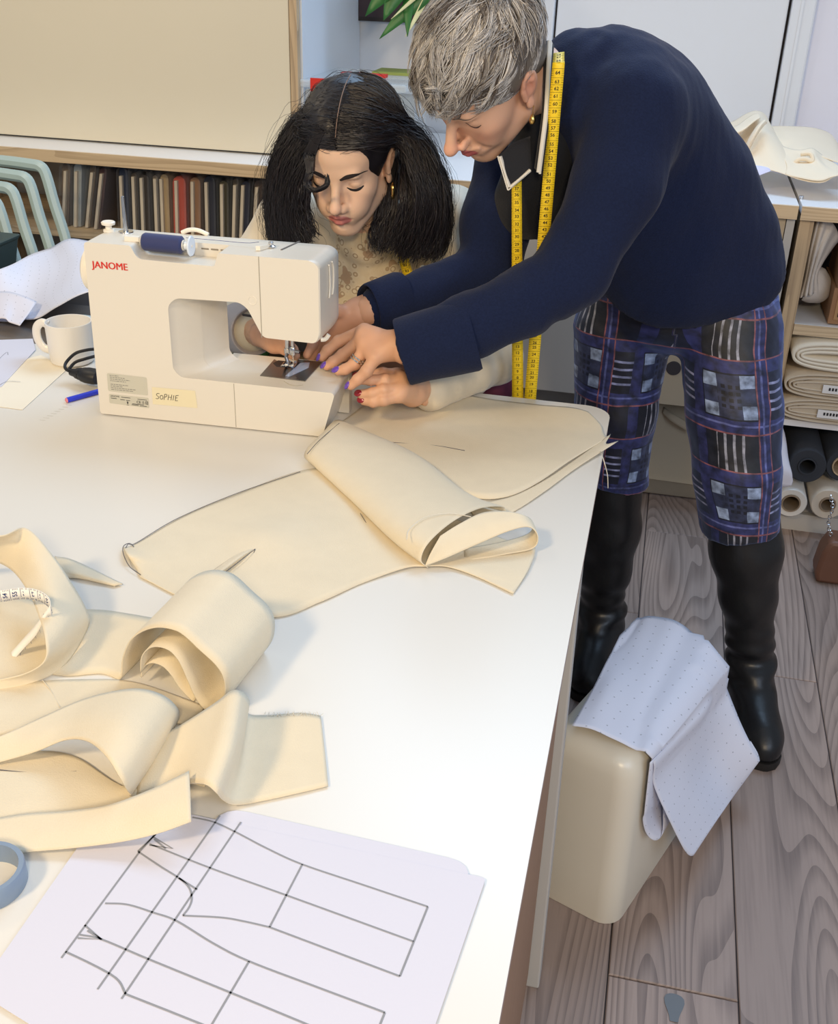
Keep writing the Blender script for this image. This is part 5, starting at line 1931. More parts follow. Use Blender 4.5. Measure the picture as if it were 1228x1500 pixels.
def strip_on_face(S, h, pts, widths, lift, name, material, parent):
    """a narrow strip (brow, lash line) that follows the skin"""
    pts = spline([np.array([u, l, 0.0]) for u, l in pts], 18)
    w = np.interp(np.linspace(0, 1, 18), np.linspace(0, 1, len(widths)), widths)
    P = np.array([surf(S, h, u, l) + h.B[0] * lift for u, l, _ in pts])
    V, F = [], []
    for i in range(18):
        t = unit(P[min(i + 1, 17)] - P[max(i - 1, 0)])
        s_ = unit(np.cross(h.B[0], t))
        for q, (a, b) in enumerate(((-1, 0), (0, 1), (1, 0))):
            V.append(P[i] + s_ * a * w[i] + h.B[0] * (b * w[i] * .45 - .0006))
    for i in range(17):
        for q in range(2):
            F.append((i * 3 + q, i * 3 + q + 1, (i + 1) * 3 + q + 1, (i + 1) * 3 + q))
    return link_mesh(name, V, F, material, parent, True, 0)


def skin_tint(V, h, base, lip, blush, redness=.5, older=False):
    """albedo of the skin itself: lips, rosy cheeks, nose and ears"""
    C = np.tile(np.array(s2l(base)[:3]), (len(V), 1))
    Q = h.local(V)
    F, U, L = Q.T

    def mix(w, col):
        w = np.clip(w, 0, 1)[:, None]
        C[:] = C * (1 - w) + np.array(s2l(col)[:3]) * w

    def g(c, r):
        return np.exp(-(((F - c[0]) / r[0]) ** 2 + ((U - c[1]) / r[1]) ** 2 + ((np.abs(L) - c[2]) / r[2]) ** 2))
    near = (np.abs(F) < .2) & (np.abs(U) < .2)
    mix(redness * .65 * g((.07, -.020, .040), (.03, .02, .02)) * near, blush)
    mix(redness * g((.115, -.026, 0), (.014, .012, .014)) * near, blush)
    mix(.55 * g((-.006, .005, .080), (.02, .03, .012)) * near, blush)
    lipm = ((np.abs(L) / .0225) ** 2 + ((U + .0562) / .0105) ** 2) < 1
    w = np.clip((1 - ((np.abs(L) / .0235) ** 2 + ((U + .0562 + .0 * L) / .0112) ** 2)) * 4, 0, 1) * (F > .082)
    mix(w, lip)
    return C


def hand_sdf(S, wrist, arm_dir, kn, fingers, thumb, rp=.0125, rf=.0092, rw=.024):
    """palm from the wrist to the knuckles, then each finger as its own tapering chain"""
    wrist = np.asarray(wrist, float)
    S.cap(wrist + arm_dir * .07, wrist, rw * 1.12, rw, 0)
    n = len(kn)
    for i, k in enumerate(kn):
        base = wrist + (np.asarray(k) - wrist) * .12
        S.cap(base, k, rp * 1.15, rp * .92, .014)
    for i in range(n - 1):
        a, b = np.asarray(kn[i], float), np.asarray(kn[i + 1], float)
        m = (a + b) / 2
        S.cap(wrist * .35 + m * .65, m * .95 + wrist * .05, rp, rp * .85, .012)
    for k, ch in zip(kn, fingers):
        pts = [np.asarray(k, float)] + [np.asarray(p, float) for p in ch]
        for i in range(len(pts) - 1):
            ra = rf * (1.06 - .11 * i)
            S.cap(pts[i], pts[i + 1], ra, ra * .90, .0035)
            if i:
                S.ell(pts[i], (ra * 1.08,) * 3, None, .002)
    if thumb is not None:
        pts = [wrist + (np.asarray(kn[0]) - wrist) * .30] + [np.asarray(p, float) for p in thumb]
        for i in range(len(pts) - 1):
            S.cap(pts[i], pts[i + 1], rf * (1.35 - .15 * i), rf * (1.2 - .15 * i), .006)


def nails(fingers, dorsal, material, parent, r=.0058, name='fingernail'):
    for ch in fingers:
        a, b = np.asarray(ch[-2], float), np.asarray(ch[-1], float)
        d = unit(b - a)
        n_ = unit(np.asarray(dorsal) - d * (np.asarray(dorsal) @ d))
        c = b + d * .0035 + n_ * .0052
        mb = MB()
        blob(mb, c, (.0075, r, .0026), np.stack([unit(d - n_ * .25), np.cross(n_, d), unit(n_ + d * .25)]))
        mb.build(name, material, parent)


def merge_sdf(parts):
    V, Q, n = [], [], 0
    for v, q in parts:
        V.append(v)
        Q.append(q + n)
        n += len(v)
    return np.concatenate(V), np.concatenate(Q)


def garment(name, S, material, parent, disp=None, it=2, attr=None):
    V, Q = S.mesh()
    V = relax(V, Q, it)
    if disp is not None:
        N = vnormals(V, Q)
        V = V + N * disp(V, N)[:, None]
    o = link_mesh(name, V, Q, material, parent, True, 0)
    return o, V, Q


def strands(name, P, r0, r1, tint, material, parent, sides=3):
    """P: strands x points x 3; thin tapering hair as real geometry"""
    n, m, _ = P.shape
    t = np.gradient(P, axis=1)
    t /= np.linalg.norm(t, axis=2)[..., None] + 1e-12
    ref = np.array([.31, .52, .79])
    a = np.cross(t, ref)
    a /= np.linalg.norm(a, axis=2)[..., None] + 1e-12
    b = np.cross(t, a)
    w = r0 + (r1 - r0) * np.linspace(0, 1, m) ** 1.5
    ring = []
    for k in range(sides):
        ang = 2 * math.pi * k / sides
        ring.append(P + (a * math.cos(ang) + b * math.sin(ang)) * w[None, :, None])
    V = np.stack(ring, 2).reshape(-1, 3)                 # strand, point, side
    base = (np.arange(n)[:, None, None] * m + np.arange(m - 1)[None, :, None]) * sides
    k = np.arange(sides)[None, None]
    l = (np.arange(sides)[None, None] + 1) % sides
    F = np.stack([base + k, base + l, base + sides + l, base + sides + k], -1).reshape(-1, 4)
    o = link_mesh(name, V, F, material, parent, True, 0)
    C = np.repeat(tint, m * sides, 0)
    set_colour(o, C)
    return o


M_SKIN = mat('skin', 'd9ab8c', .48, attr='tint', sss=.10, bump=.06, scale=500, spec=.4)
M_HAIRD = mat('dark_hair', '17141a', .45, attr='tint', spec=.6)
M_HAIRG = mat('grey_hair', '9a9490', .45, attr='tint', spec=.5)
M_NAVY = mat('navy_wool', '18213d', .95, bump=.35, scale=420, sheen=.07, spec=.15, var=.35, vscale=330, detail=2)
M_COLLAR = mat('black_knit', '14161d', .9, bump=.3, scale=500, sheen=.1)
M_TRIM = mat('white_trim', 'd6d2c8', .8)
M_BOOT = mat('black_leather', '16171a', .38, bump=.25, scale=55, spec=.5)
M_BOOTSH = mat('black_suede', '101114', .7, bump=.15, scale=80)
M_SOLE = mat('boot_sole', '1b1816', .6)
M_GOLD = mat('gold', 'd8b36a', .22, 1.0)
M_SILVER = mat('silver', 'dcdad4', .2, 1.0)
M_TAPEY = mat('yellow_tape', 'f2cf22', .45)
M_PURPLE = mat('purple_nail', '6a45b5', .2, coat=.6)
M_REDN = mat('crimson_nail', '8c1226', .18, coat=.8)


def plaid_mat():
    m = mat('checked_velvet', '1a1c30', .55, sheen=.35, bump=.15, scale=60)
    nt = m.node_tree
    N, L = nt.nodes, nt.links
    b = N['Principled BSDF']
    at = N.new('ShaderNodeAttribute')
    at.attribute_name = 'cloth_uv'
    b.inputs['Sheen Tint'].default_value = (.35, .5, 1, 1)
    # a little waviness, as crushed velvet has
    no = N.new('ShaderNodeTexNoise')
    no.inputs['Scale'].default_value = 9
    L.new(at.outputs['Vector'], no.inputs['Vector'])
    wv = N.new('ShaderNodeVectorMath')
    wv.operation = 'MULTIPLY_ADD'
    L.new(no.outputs['Color'], wv.inputs[0])
    wv.inputs[1].default_value = (.012, .012, 0)
    L.new(at.outputs['Vector'], wv.inputs[2])
    sx = N.new('ShaderNodeSeparateXYZ')
    L.new(wv.outputs['Vector'], sx.inputs['Vector'])

    def mth(op, a, c=None):
        n = N.new('ShaderNodeMath')
        n.operation = op
        for i, v in enumerate((a, c)):
            if v is None:
                continue
            if isinstance(v, (int, float)):
                n.inputs[i].default_value = v
            else:
                L.new(v, n.inputs[i])
        return n.outputs[0]

    def band(x, lo, hi):
        return mth('MULTIPLY', mth('GREATER_THAN', x, lo), mth('LESS_THAN', x, hi))

    def add(a, c):
        return mth('MAXIMUM', a, c)

    def mul(a, c):
        return mth('MULTIPLY', a, c)
    u = mth('FLOORED_MODULO', mth('ADD', sx.outputs['X'], .054), .215)
    v = mth('FLOORED_MODULO', sx.outputs['Y'], .262)
    col = None

    def over(prev, fac, color):
        n = N.new('ShaderNodeMix')
        n.data_type = 'RGBA'
        L.new(fac, n.inputs['Factor'])
        if prev is None:
            n.inputs['A'].default_value = s2l('0f1122')
        else:
            L.new(prev, n.inputs['A'])
        n.inputs['B'].default_value = s2l(color)
        return n.outputs['Result']
    uc, vl = band(u, 0, .108), band(v, 0, .098)
    ub = add(band(u, .112, .138), band(u, .186, .212))
    vb = add(band(v, .102, .134), band(v, .228, .258))
    col = over(col, mul(uc, band(v, .135, .228)), '15171f')
    col = over(col, mul(uc, vl), '8496b8')
    # pale squares and fine dark checks inside the light block
    col = over(col, mul(mul(band(u, .030, .078), vl), mth('ADD', 0, 1)), '2c3350')
    col = over(col, mul(mul(uc, band(v, .030, .068)), mth('ADD', 0, 1)), '2c3350')
    fu = mth('GREATER_THAN', mth('FLOORED_MODULO', u, .0155), .0065)
    fv = mth('GREATER_THAN', mth('FLOORED_MODULO', v, .0155), .0065)
    col = over(col, mul(mul(band(u, .030, .078), band(v, .022, .076)), mul(fu, fv)), '0d0f1c')
    # upright pale lines in the dark block, level lines at its side
    st = mul(mth('LESS_THAN', mth('FLOORED_MODULO', u, .0185), .0055), band(u, .022, .090))
    col = over(col, mul(st, band(v, .135, .228)), '8d90a0')
    sh = mul(mth('LESS_THAN', mth('FLOORED_MODULO', v, .0185), .0055), band(v, .018, .085))
    col = over(col, mul(sh, band(u, .138, .186)), '8086ab')
    col = over(col, ub, '262a5a')
    col = over(col, vb, '282d5e')
    col = over(col, add(band(u, .120, .125), band(v, .112, .117)), '565e96')
    ol = add(add(band(u, .109, .1125), band(u, .137, .140)), add(band(v, .1335, .1375), band(v, .2255, .229)))
    col = over(col, ol, '7c4c52')
    mo = N.new('ShaderNodeTexNoise')
    mo.inputs['Scale'].default_value = 42
    mo.inputs['Detail'].default_value = 5
    L.new(at.outputs['Vector'], mo.inputs['Vector'])
    hs = N.new('ShaderNodeHueSaturation')
    mr = N.new('ShaderNodeMapRange')
    mr.inputs['From Min'].default_value = .3
    mr.inputs['From Max'].default_value = .7
    mr.inputs['To Min'].default_value = .18
    mr.inputs['To Max'].default_value = 1.6
    L.new(mo.outputs['Fac'], mr.inputs['Value'])
    L.new(mr.outputs['Result'], hs.inputs['Value'])
    L.new(col, hs.inputs['Color'])
    L.new(hs.outputs['Color'], b.inputs['Base Color'])
    return m


# ------------------------------------------------------------------ the standing woman
SWR = thing('person', 'grey-haired woman in navy jumper and checked velvet trousers bending over the machine', 'person', (0.16, 2.04, 0))
HS = Head((-0.2817, 1.750, 1.2719), [(-.4545, -.5064, -.7328), (-.2644, -.7089, .6539)], 1.0)
NB = ay(838, 128, 1.865)
S = SDF(HS.O - .17, HS.O + .17, .0022)
head_sdf(S, HS, 1.06, 1.0, True, NB)
HEAD_S = S
V1, Q1 = S.mesh()
V1 = relax(V1, Q1, 1, .4)
C1 = skin_tint(V1, HS, 'deaf92', 'b4605f', 'd5806e', .6)

lsh, lel, lwr = ay(930, 168, 1.80), ay(838, 398, 1.70), ay(594, 512, 1.575)
rsh, rel, rwr = ay(752, 240, 1.93), ay(716, 400, 1.84), ay(540, 455, 1.68)
lhip, lkn, lan = ay(1066, 492, 2.04), ay(1084, 740, 1.985), ay(1101, 962, 1.985)
rhip, rkn, ran = ay(918, 492, 2.08), ay(893, 712, 2.085), ay(880, 915, 2.10)

# near (left) hand over the machine bed
kn = [ay(534, 484, 1.607), ay(530, 497, 1.592), ay(535, 511, 1.574), ay(550, 524, 1.556)]
fg = [[ay(496, 500, 1.612), ay(480, 513, 1.606), ay(472, 523, 1.602)], [ay(502, 520, 1.592), ay(488, 530, 1.586), ay(479, 536, 1.583)],
      [ay(520, 533, 1.566), ay(506, 541, 1.560), ay(496, 543.5, 1.558)], [ay(537, 544, 1.544), ay(524, 556, 1.538), ay(514, 565, 1.535)]]
th = [ay(545, 492, 1.632), ay(522, 508, 1.640), ay(505, 522, 1.632)]
S = SDF(lwr - .17, lwr + np.array([.12, .14, .12]), .0020)
hand_sdf(S, ay(583, 506, 1.580), unit(lel - lwr), kn, fg, th, .0128, .0099, .0235)
V2, Q2 = S.mesh()
V2 = relax(V2, Q2, 1, .5)
C2 = np.tile(np.array(s2l('d3a283')[:3]), (len(V2), 1)) * (1 + .07 * fnoise(V2, 160, 3)[:, None])
LH_F = fg
# far (right) hand behind the machine head
kn = [ay(492, 462, 1.665), ay(490, 474, 1.668), ay(492, 486, 1.672), ay(498, 494, 1.678)]
fg = [[ay(470, 485, 1.650), ay(458, 505, 1.640), ay(450, 520, 1.632)], [ay(468, 498, 1.655), ay(460, 515, 1.648), ay(455, 526, 1.642)],
      [ay(474, 506, 1.664), ay(468, 520, 1.660), ay(464, 530, 1.655)], [ay(482, 512, 1.672), ay(478, 524, 1.670), ay(474, 532, 1.668)]]
th = [ay(490, 455, 1.648), ay(472, 470, 1.636), ay(462, 488, 1.628)]
S = SDF(ay(495, 480, 1.66) - .12, ay(520, 460, 1.68) + .12, .0024)
hand_sdf(S, ay(527, 458, 1.682), unit(rel - rwr), kn, fg, th, .0135, .0095, .0265)
V3, Q3 = S.mesh()
V3 = relax(V3, Q3, 1, .5)
C3 = np.tile(np.array(s2l('cf9d80')[:3]), (len(V3), 1))
# the rest of the figure, under the clothes
S = SDF((-.55, 1.5, -.02), (.5, 2.4, 1.45), .011)
pel, wst, chs = ay(990, 440, 2.08), ay(972, 330, 2.01), ay(895, 195, 1.91)
for a, b, ra, rb in ((pel, wst, .085, .085), (wst, chs, .085, .085), (chs, NB, .075, .045), (chs, lsh, .06, .045), (chs, rsh, .06, .045), (lsh, lel, .042, .036), (lel, lwr, .034, .026),
                     (rsh, rel, .042, .036), (rel, rwr, .034, .026), (pel, lhip, .08, .07), (pel, rhip, .08, .07), (lhip, lkn, .065, .048), (rhip, rkn, .065, .045), (lkn, lan, .045, .030), (rkn, ran, .045, .030)):
    S.cap(a, b, ra, rb, .012)
for an in (lan, ran):
    S.cap(an, np.array([an[0] + .02, an[1] - .13, .045]), .028, .022, .008)
V4, Q4 = S.mesh()
C4 = np.tile(np.array(s2l('d3a283')[:3]), (len(V4), 1))
V, Q = merge_sdf([(V1, Q1), (V2, Q2), (V3, Q3), (V4, Q4)])
bd = link_mesh('body', V, Q, M_SKIN, SWR, True, 0)
set_colour(bd, np.clip(np.concatenate([C1, C2, C3, C4]), 0, 1))
nails(LH_F, (-.9, -.5, .35), M_PURPLE, SWR)
# face details
HM = HEAD_S
M_BROWG = mat('greying_brow', '7d6a5c', .8)
M_LASH = mat('dark_lash', '3a2a26', .7)
for g in (-1, 1):
    strip_on_face(HM, HS, [(.0275, .012 * g), (.034, .026 * g), (.033, .040 * g), (.027, .052 * g)], [.0012, .0021, .0018, .0006], .0006, 'eyebrow', M_BROWG, SWR)
    strip_on_face(HM, HS, [(.0065, .019 * g), (.0022, .026 * g), (.0010, .033 * g), (.0030, .040 * g), (.0065, .046 * g)], [.0005, .0015, .0017, .0015, .0005], .0008, 'eyelashes', M_LASH, SWR)
    strip_on_face(HM, HS, [(.0165, .020 * g), (.0195, .030 * g), (.0180, .040 * g), (.0130, .047 * g)], [.0003, .0006, .0006, .0003], .0001, 'eyelid_crease', mat('lid_crease', 'a87558', .7), SWR)
# earring
e0 = HS.P(.001, -.034, .0755)
er = MB()
er.tube(spline([HS.P(.001, -.030, .078), e0 + (0, -.004, -.004), e0 + (0, -.002, -.010)], 8), .0007, 6)
o = er.build('earring', M_GOLD, SWR)
er = MB()
er.lathe([(0, 0), (.0028, -.003), (.0048, -.009), (.0046, -.0125), (.003, -.0155), (0, -.0165)], e0 + (0, -.002, -.009), (0, 0, 1), 16)
er.build('drop', M_GOLD, o)
# rings on the ring finger
a_, b_ = ay(535, 511, 1.574), ay(520, 533, 1.566)
d = unit(b_ - a_)
for t, rr in ((.62, .0118), (.78, .0115)):
    MB().lathe([(rr - .0009, -.0012), (rr + .0008, -.0012), (rr + .0008, .0012), (rr - .0009, .0012)], a_ + (b_ - a_) * t, d, 28, True).build('finger_ring', M_SILVER, SWR)

# jumper
S = SDF((-.56, 1.45, .70), (.36, 2.4, 1.46), .0058)
S.ell(ay(1008, 395, 2.075), (.178, .135, .105), None, 0)
S.ell(ay(1002, 330, 2.05), (.165, .135, .11), None, .05)
S.ell(ay(975, 260, 2.00), (.150, .130, .12), None, .06)
S.ell(ay(935, 190, 1.93), (.130, .125, .12), None, .06)
S.ell(ay(905, 150, 1.89), (.110, .11, .105), None, .05)
S.cap(ay(880, 130, 1.88), ay(845, 125, 1.865), .085, .066, .04)
S.cap(ay(842, 92, 1.875), ay(846, 150, 1.815), .045, .05, .03)
S.cap(ay(905, 215, 1.90), ay(960, 385, 2.03), .115, .135, .05)
S.cap(ay(930, 400, 2.06), ay(1050, 395, 2.08), .110, .105, .04)
h0, h1, h2 = ay(888, 432, 1.93), ay(966, 470, 1.945), ay(1140, 383, 2.06)
hn = unit(np.cross(h1 - h0, h2 - h0))
hn = hn if hn[2] < 0 else -hn
S.half(h1, hn, .006)
S.cap(ay(930, 168, 1.82), lsh, .08, .075, .05)
S.chain([lsh, ay(905, 270, 1.745), lel], [.076, .068, .060], .02)
S.chain([lel, ay(760, 445, 1.64), ay(690, 478, 1.605), ay(620, 505, 1.583)], [.060, .052, .049, .047], .015)
S.cap(ay(870, 200, 1.9), rsh, .09, .062, .05)
S.chain([rsh, ay(728, 320, 1.88), rel], [.062, .056, .055], .03)
S.chain([rel, ay(630, 430, 1.76), ay(560, 450, 1.70)], [.055, .044, .040], .015)
# folds


def jumper_disp(V, N):
    d = .0022 * fnoise(V, 45, 11) + .0012 * fnoise(V, 120, 12)
    # cross folds along the near forearm and at the waist
    t = (V - lel) @ unit(lwr - lel)
    d += .0022 * np.sin(t * 95 + 3 * fnoise(V, 30, 4)) * np.exp(-((t - .03) / .08) ** 2) * (V[:, 1] < 1.78)
    # a soft fold from the collar over the near shoulder
    a0, a1 = ay(822, 150, 1.78), ay(872, 74, 1.84)
    tt = np.clip(((V - a0) @ (a1 - a0)) / ((a1 - a0) @ (a1 - a0)), 0, 1)
    dd = np.linalg.norm(V - a0 - tt[:, None] * (a1 - a0), axis=1)
    d -= .010 * np.exp(-(dd / .010) ** 2)
    d += .006 * np.exp(-((dd - .024) / .012) ** 2)
    return d


jo, _, _ = garment('jumper', S, M_NAVY, SWR, jumper_disp, 3)
# open ends: sleeve cuffs as dark rings round the wrists
def cuff(center, axis, r, L_, material, parent, wob=0, seed=0):
    ax = unit(axis)
    a, b = frame_of(ax)
    rings = []
    for t, k in ((L_ + .001, .80), (L_ + .002, 1.07), (L_ - .004, 1.105), (L_ * .6, 1.06), (L_ * .25, 1.02), (0, 1.0), (-.003, .97), (-.002, .90), (.012, .85), (.03, .5)):
        rings.append([np.asarray(center) + ax * t + (a * math.cos(w) + b * math.sin(w)) * r * k * (1 + wob * math.sin(3 * w + seed) + .012 * math.sin(5 * w + 60 * t)) for w in np.linspace(0, 2 * math.pi, 49)[:-1]])
    return MB().loft(rings, False, False).build('cuff', material, parent, True, 60)


cuff(ay(591, 514, 1.577), ay(684, 489, 1.603) - ay(591, 514, 1.577), .0535, .112, M_NAVY, SWR, .03, 1)
cuff(ay(543, 452, 1.688), rel - rwr, .043, .06, M_NAVY, SWR, .04, 2)

# trousers
S = SDF((-.22, 1.84, .30), (.36, 2.30, 1.0), .0058)
S.ell(ay(995, 425, 2.09), (.182, .125, .10), None, 0)
S.ell(ay(1000, 462, 2.09), (.178, .115, .070), None, .04)
S.chain([ay(1070, 485, 2.05), ay(1075, 600, 2.005), ay(1080, 690, 1.985), ay(1086, 800, 1.98)], [.096, .087, .083, .076], .012)
S.chain([ay(912, 480, 2.09), ay(903, 600, 2.075), ay(902, 660, 2.075), ay(904, 725, 2.075), ay(904, 725, 2.075) + (0, 0, -.08)], [.096, .082, .070, .066, .066], .012)
S.half(ay(1086, 800, 1.91), (0.16, -.05, -1.0), .0)
kx = int((.07 - S.lo[0]) / S.h)
S.f[:kx] = np.maximum(S.f[:kx], (ay(905, 722, 2.02)[2] - S.ax[2])[None, None, :].astype(np.float32) - .10 * (S.ax[0][:kx, None, None] - ay(905, 722, 2.02)[0]).astype(np.float32))


def trouser_disp(V, N):
    return .0028 * fnoise(V * np.array([1, 1, .6]), 55, 21) + .0012 * fnoise(V, 130, 22)


to, VT, QT = garment('trousers', S, plaid_mat(), SWR, trouser_disp, 2)
mid = ay(988, 500, 2.05)[0]
isl = VT[:, 0] > mid + (VT[:, 2] - .8) * -.12
zl = np.array([lkn[2] - .12, lkn[2], lhip[2], lhip[2] + .2])
axl = np.stack([np.interp(VT[:, 2], zl, [ay(1086, 800, 1.98)[0], lkn[0], lhip[0], lhip[0]]), np.interp(VT[:, 2], zl, [1.98, 1.985, 2.05, 2.07])], 1)
axr = np.stack([np.interp(VT[:, 2], zl, [ay(904, 725, 2.075)[0], rkn[0], rhip[0], rhip[0]]), np.interp(VT[:, 2], zl, [2.075, 2.08, 2.09, 2.09])], 1)
ax_ = np.where(isl[:, None], axl, axr)
ang = np.arctan2(VT[:, 0] - ax_[:, 0], -(VT[:, 1] - ax_[:, 1]))
set_vec(to, np.stack([1.3 * ang * .088 + np.where(isl, 0, .1), 1.3 * (.98 - VT[:, 2]) + 0.2436, 0 * ang], 1), 'cloth_uv')

# boots
def boot(kn_, an_, heel, toe, parent):
    heel, toe = np.asarray(heel, float), np.asarray(toe, float)
    S = SDF(np.minimum(np.minimum(heel, toe), kn_) - .09, np.maximum(np.maximum(heel, toe), kn_) + .09, .005)
    S.lo[2] = S.lo[2]
    top = np.asarray(kn_, float) + (0, 0, .04)
    sh = lambda t: top * (1 - t) + np.asarray(an_) * t
    S.chain([sh(0), sh(.35), sh(.62), sh(.86), sh(1.0)], [.067, .069, .056, .045, .044], .02)
    d = unit(toe - heel)
    ball = heel + d * .185
    S.cap(np.array([an_[0], an_[1], .085]), heel + d * .045 + (0, 0, .05), .043, .040, .02)
    S.cap(heel + d * .05 + (0, 0, .045), ball + (0, 0, .036), .040, .039, .03)
    S.cap(ball + (0, 0, .036), heel + d * .215 + (0, 0, .034), .040, .036, .02)
    S.cap(np.array([an_[0], an_[1], .12]), ball + (0, 0, .048), .046, .030, .03)
    S.cap(np.array([an_[0], an_[1] - .01, .09]), ball + (0, 0, .040), .046, .036, .02)
    S.half((0, 0, .0185), (0, 0, -1), .002)
    V, Q = S.mesh()
    V = relax(V, Q, 2)
    N = vnormals(V, Q)
    zz = V[:, 2]
    dsp = .0035 * np.sin(zz * 150 + 2.0 * fnoise(V, 25, 6)) * np.exp(-((zz - .15) / .05) ** 2) + .0016 * fnoise(V, 60, 7)
    V = V + N * dsp[:, None]
    bt = link_mesh('boot', V, Q, M_BOOT, parent, True, 0)
    side = np.array([-d[1], d[0], 0])
    pr = []
    for t, w in ((-.002, .016), (.012, .033), (.05, .039), (.10, .036), (.15, .041), (.19, .0435), (.225, .037), (.245, .022), (.252, .004)):
        pr.append((t, w))
    ol = [heel + d * t + side * w for t, w in pr] + [heel + d * t - side * w for t, w in pr[::-1]]
    rings = [[(p[0], p[1], z) for p in ol] for z in (.0008, .019)]
    MB().loft(rings).build('sole', M_SOLE, bt, True, 50)
    return bt


boot(lkn, lan, (.300, 2.035, 0), (.352, 1.783, 0), SWR)
boot(rkn, ran, (-.004, 2.165, 0), (-.030, 1.90, 0), SWR)

# polo collar with pale trims
col = [[ay(798, 62, 1.80), ay(797, 110, 1.765), ay(795, 165, 1.745), ay(789, 212, 1.735), ay(784, 246, 1.735)],
       [ay(805, 60, 1.795), ay(803, 110, 1.755), ay(800, 165, 1.735), ay(794, 215, 1.725), ay(789, 252, 1.727)],
       [ay(811, 66, 1.80), ay(808, 112, 1.757), ay(805, 165, 1.74), ay(799, 218, 1.728), ay(794, 258, 1.728)]]
cl = sheet('collar', col, M_COLLAR, SWR, 8, 30, .003)
for off, w in ((.30, .0034), (.66, .0019)):
    pts = [np.array(col[1][i]) * (1 - off) + np.array(col[2][i]) * off + np.array([-.001, -.004, .002]) for i in range(5)]
    mb = MB().tube(spline(pts, 30), w, 6, True, False, .5)
    mb.build('collar_trim', M_TRIM, cl)
p_ = [ay(731, 228, 1.725), ay(752, 210, 1.745), ay(777, 200, 1.76)]
q_ = [ay(746, 278, 1.715), ay(762, 266, 1.722), ay(779, 250, 1.735)]
c2 = sheet('collar', [p_, [(a + b) / 2 + np.array([0, -.004, 0]) for a, b in zip(p_, q_)], q_], M_COLLAR, SWR, 8, 12, .003)
for t, w in ((.10, .0040), (.0, .0020)):
    e0, e1, e2 = p_[0], q_[0], q_[2]
    inn = (p_[2] + q_[1]) / 2
    pts = [p + (inn - p) * t + np.array([-.001, -.004, 0]) for p in (e0, e1, e2)]
    mb = MB()
    mb.tube([pts[0], pts[1]], w, 6, True, False, .5)
    mb.tube([pts[1], pts[2]], w, 6, True, False, .5)
    mb.build('collar_trim', M_TRIM, c2)
# dark shirt front and neck edge under the chin
S = SDF((-.36, 1.66, 1.02), (-.08, 1.98, 1.32), .006)
S.cap(ay(800, 235, 1.83), ay(775, 300, 1.86), .060, .062, .02)
S.cap(ay(812, 180, 1.84), ay(795, 240, 1.83), .052, .060, .02)
garment('shirt_front', S, M_COLLAR, SWR, lambda V, N: .0015 * fnoise(V, 60, 31), 2)

# short grey hair: a cap of volume and swept locks over it
def hairline_U(phi):
    """lowest height of the hair for an azimuth measured from the face"""
    a = np.abs(np.degrees(phi))
    return np.interp(a, [0, 30, 52, 66, 78, 88, 104, 130, 180], [.080, .074, .060, .026, -.010, .016, .012, -.040, -.055])


S = SDF(HS.O - .17, HS.O + .17, .004)
HS.ell(S, (-.012, .056, 0), (.108, .090, .083), 0)
HS.ell(S, (-.055, -.005, 0), (.048, .054, .055), .03)
X, Y, Z = S.pts((slice(0, None),) * 3)
G = [(X - HS.O[0]) * HS.B[i][0] + (Y - HS.O[1]) * HS.B[i][1] + (Z - HS.O[2]) * HS.B[i][2] for i in range(3)]
cutd = np.interp(np.abs(np.degrees(np.arctan2(G[2], G[0] + .008))), [0, 30, 52, 66, 78, 88, 104, 130, 180], [.080, .074, .060, .026, -.010, .016, .012, -.040, -.055]) - G[1]
S.f = np.maximum(S.f, (cutd * .7).astype(np.float32))
V, Q = S.mesh()
V = relax(V, Q, 3)
V = V + .002 * fnoise(V, 90, 41)[:, None] * vnormals(V, Q)
hb = link_mesh('hair', V, Q, M_HAIRG, SWR, True, 0)
set_colour(hb, np.tile(np.array(s2l('6f6761')[:3]), (len(V), 1)) * (1 + .25 * fnoise(V, 70, 42)[:, None]))
rg = np.random.default_rng(5)
ns, npt = 5200, 13
ph = rg.uniform(-math.pi, math.pi, ns * 2)
Ur = rg.uniform(-.05, .148, ns * 2)
Cc = np.array([-.012, .054, 0])
Rr = np.array([.103, .088, .079])
su = (Ur - Cc[1]) / Rr[1]
ok = (np.abs(su) < .995) & (Ur > hairline_U(ph) - .002)
ph, su = ph[ok][:ns], su[ok][:ns]
cu_ = np.sqrt(1 - su ** 2)
D0 = np.stack([cu_ * np.cos(ph), su, cu_ * np.sin(ph)], 1)
cr_dir = unit(np.array([-.62, .78, .12]))
path = np.zeros((len(D0), npt, 3))
d_ = D0.copy()
leng = rg.uniform(.55, 1.0, len(D0)) * .078
nc = 420
seeds = D0[rg.choice(len(D0), nc, False)]
cid = np.argmax(D0 @ seeds.T, 1)
cph = rg.uniform(0, 6.28, (nc, 3))
clift = rg.uniform(.3, 1.6, nc)
wavep = cph[cid, 0] + rg.normal(0, .25, len(D0))
front = np.clip((D0[:, 0] - .1) / .7, 0, 1)
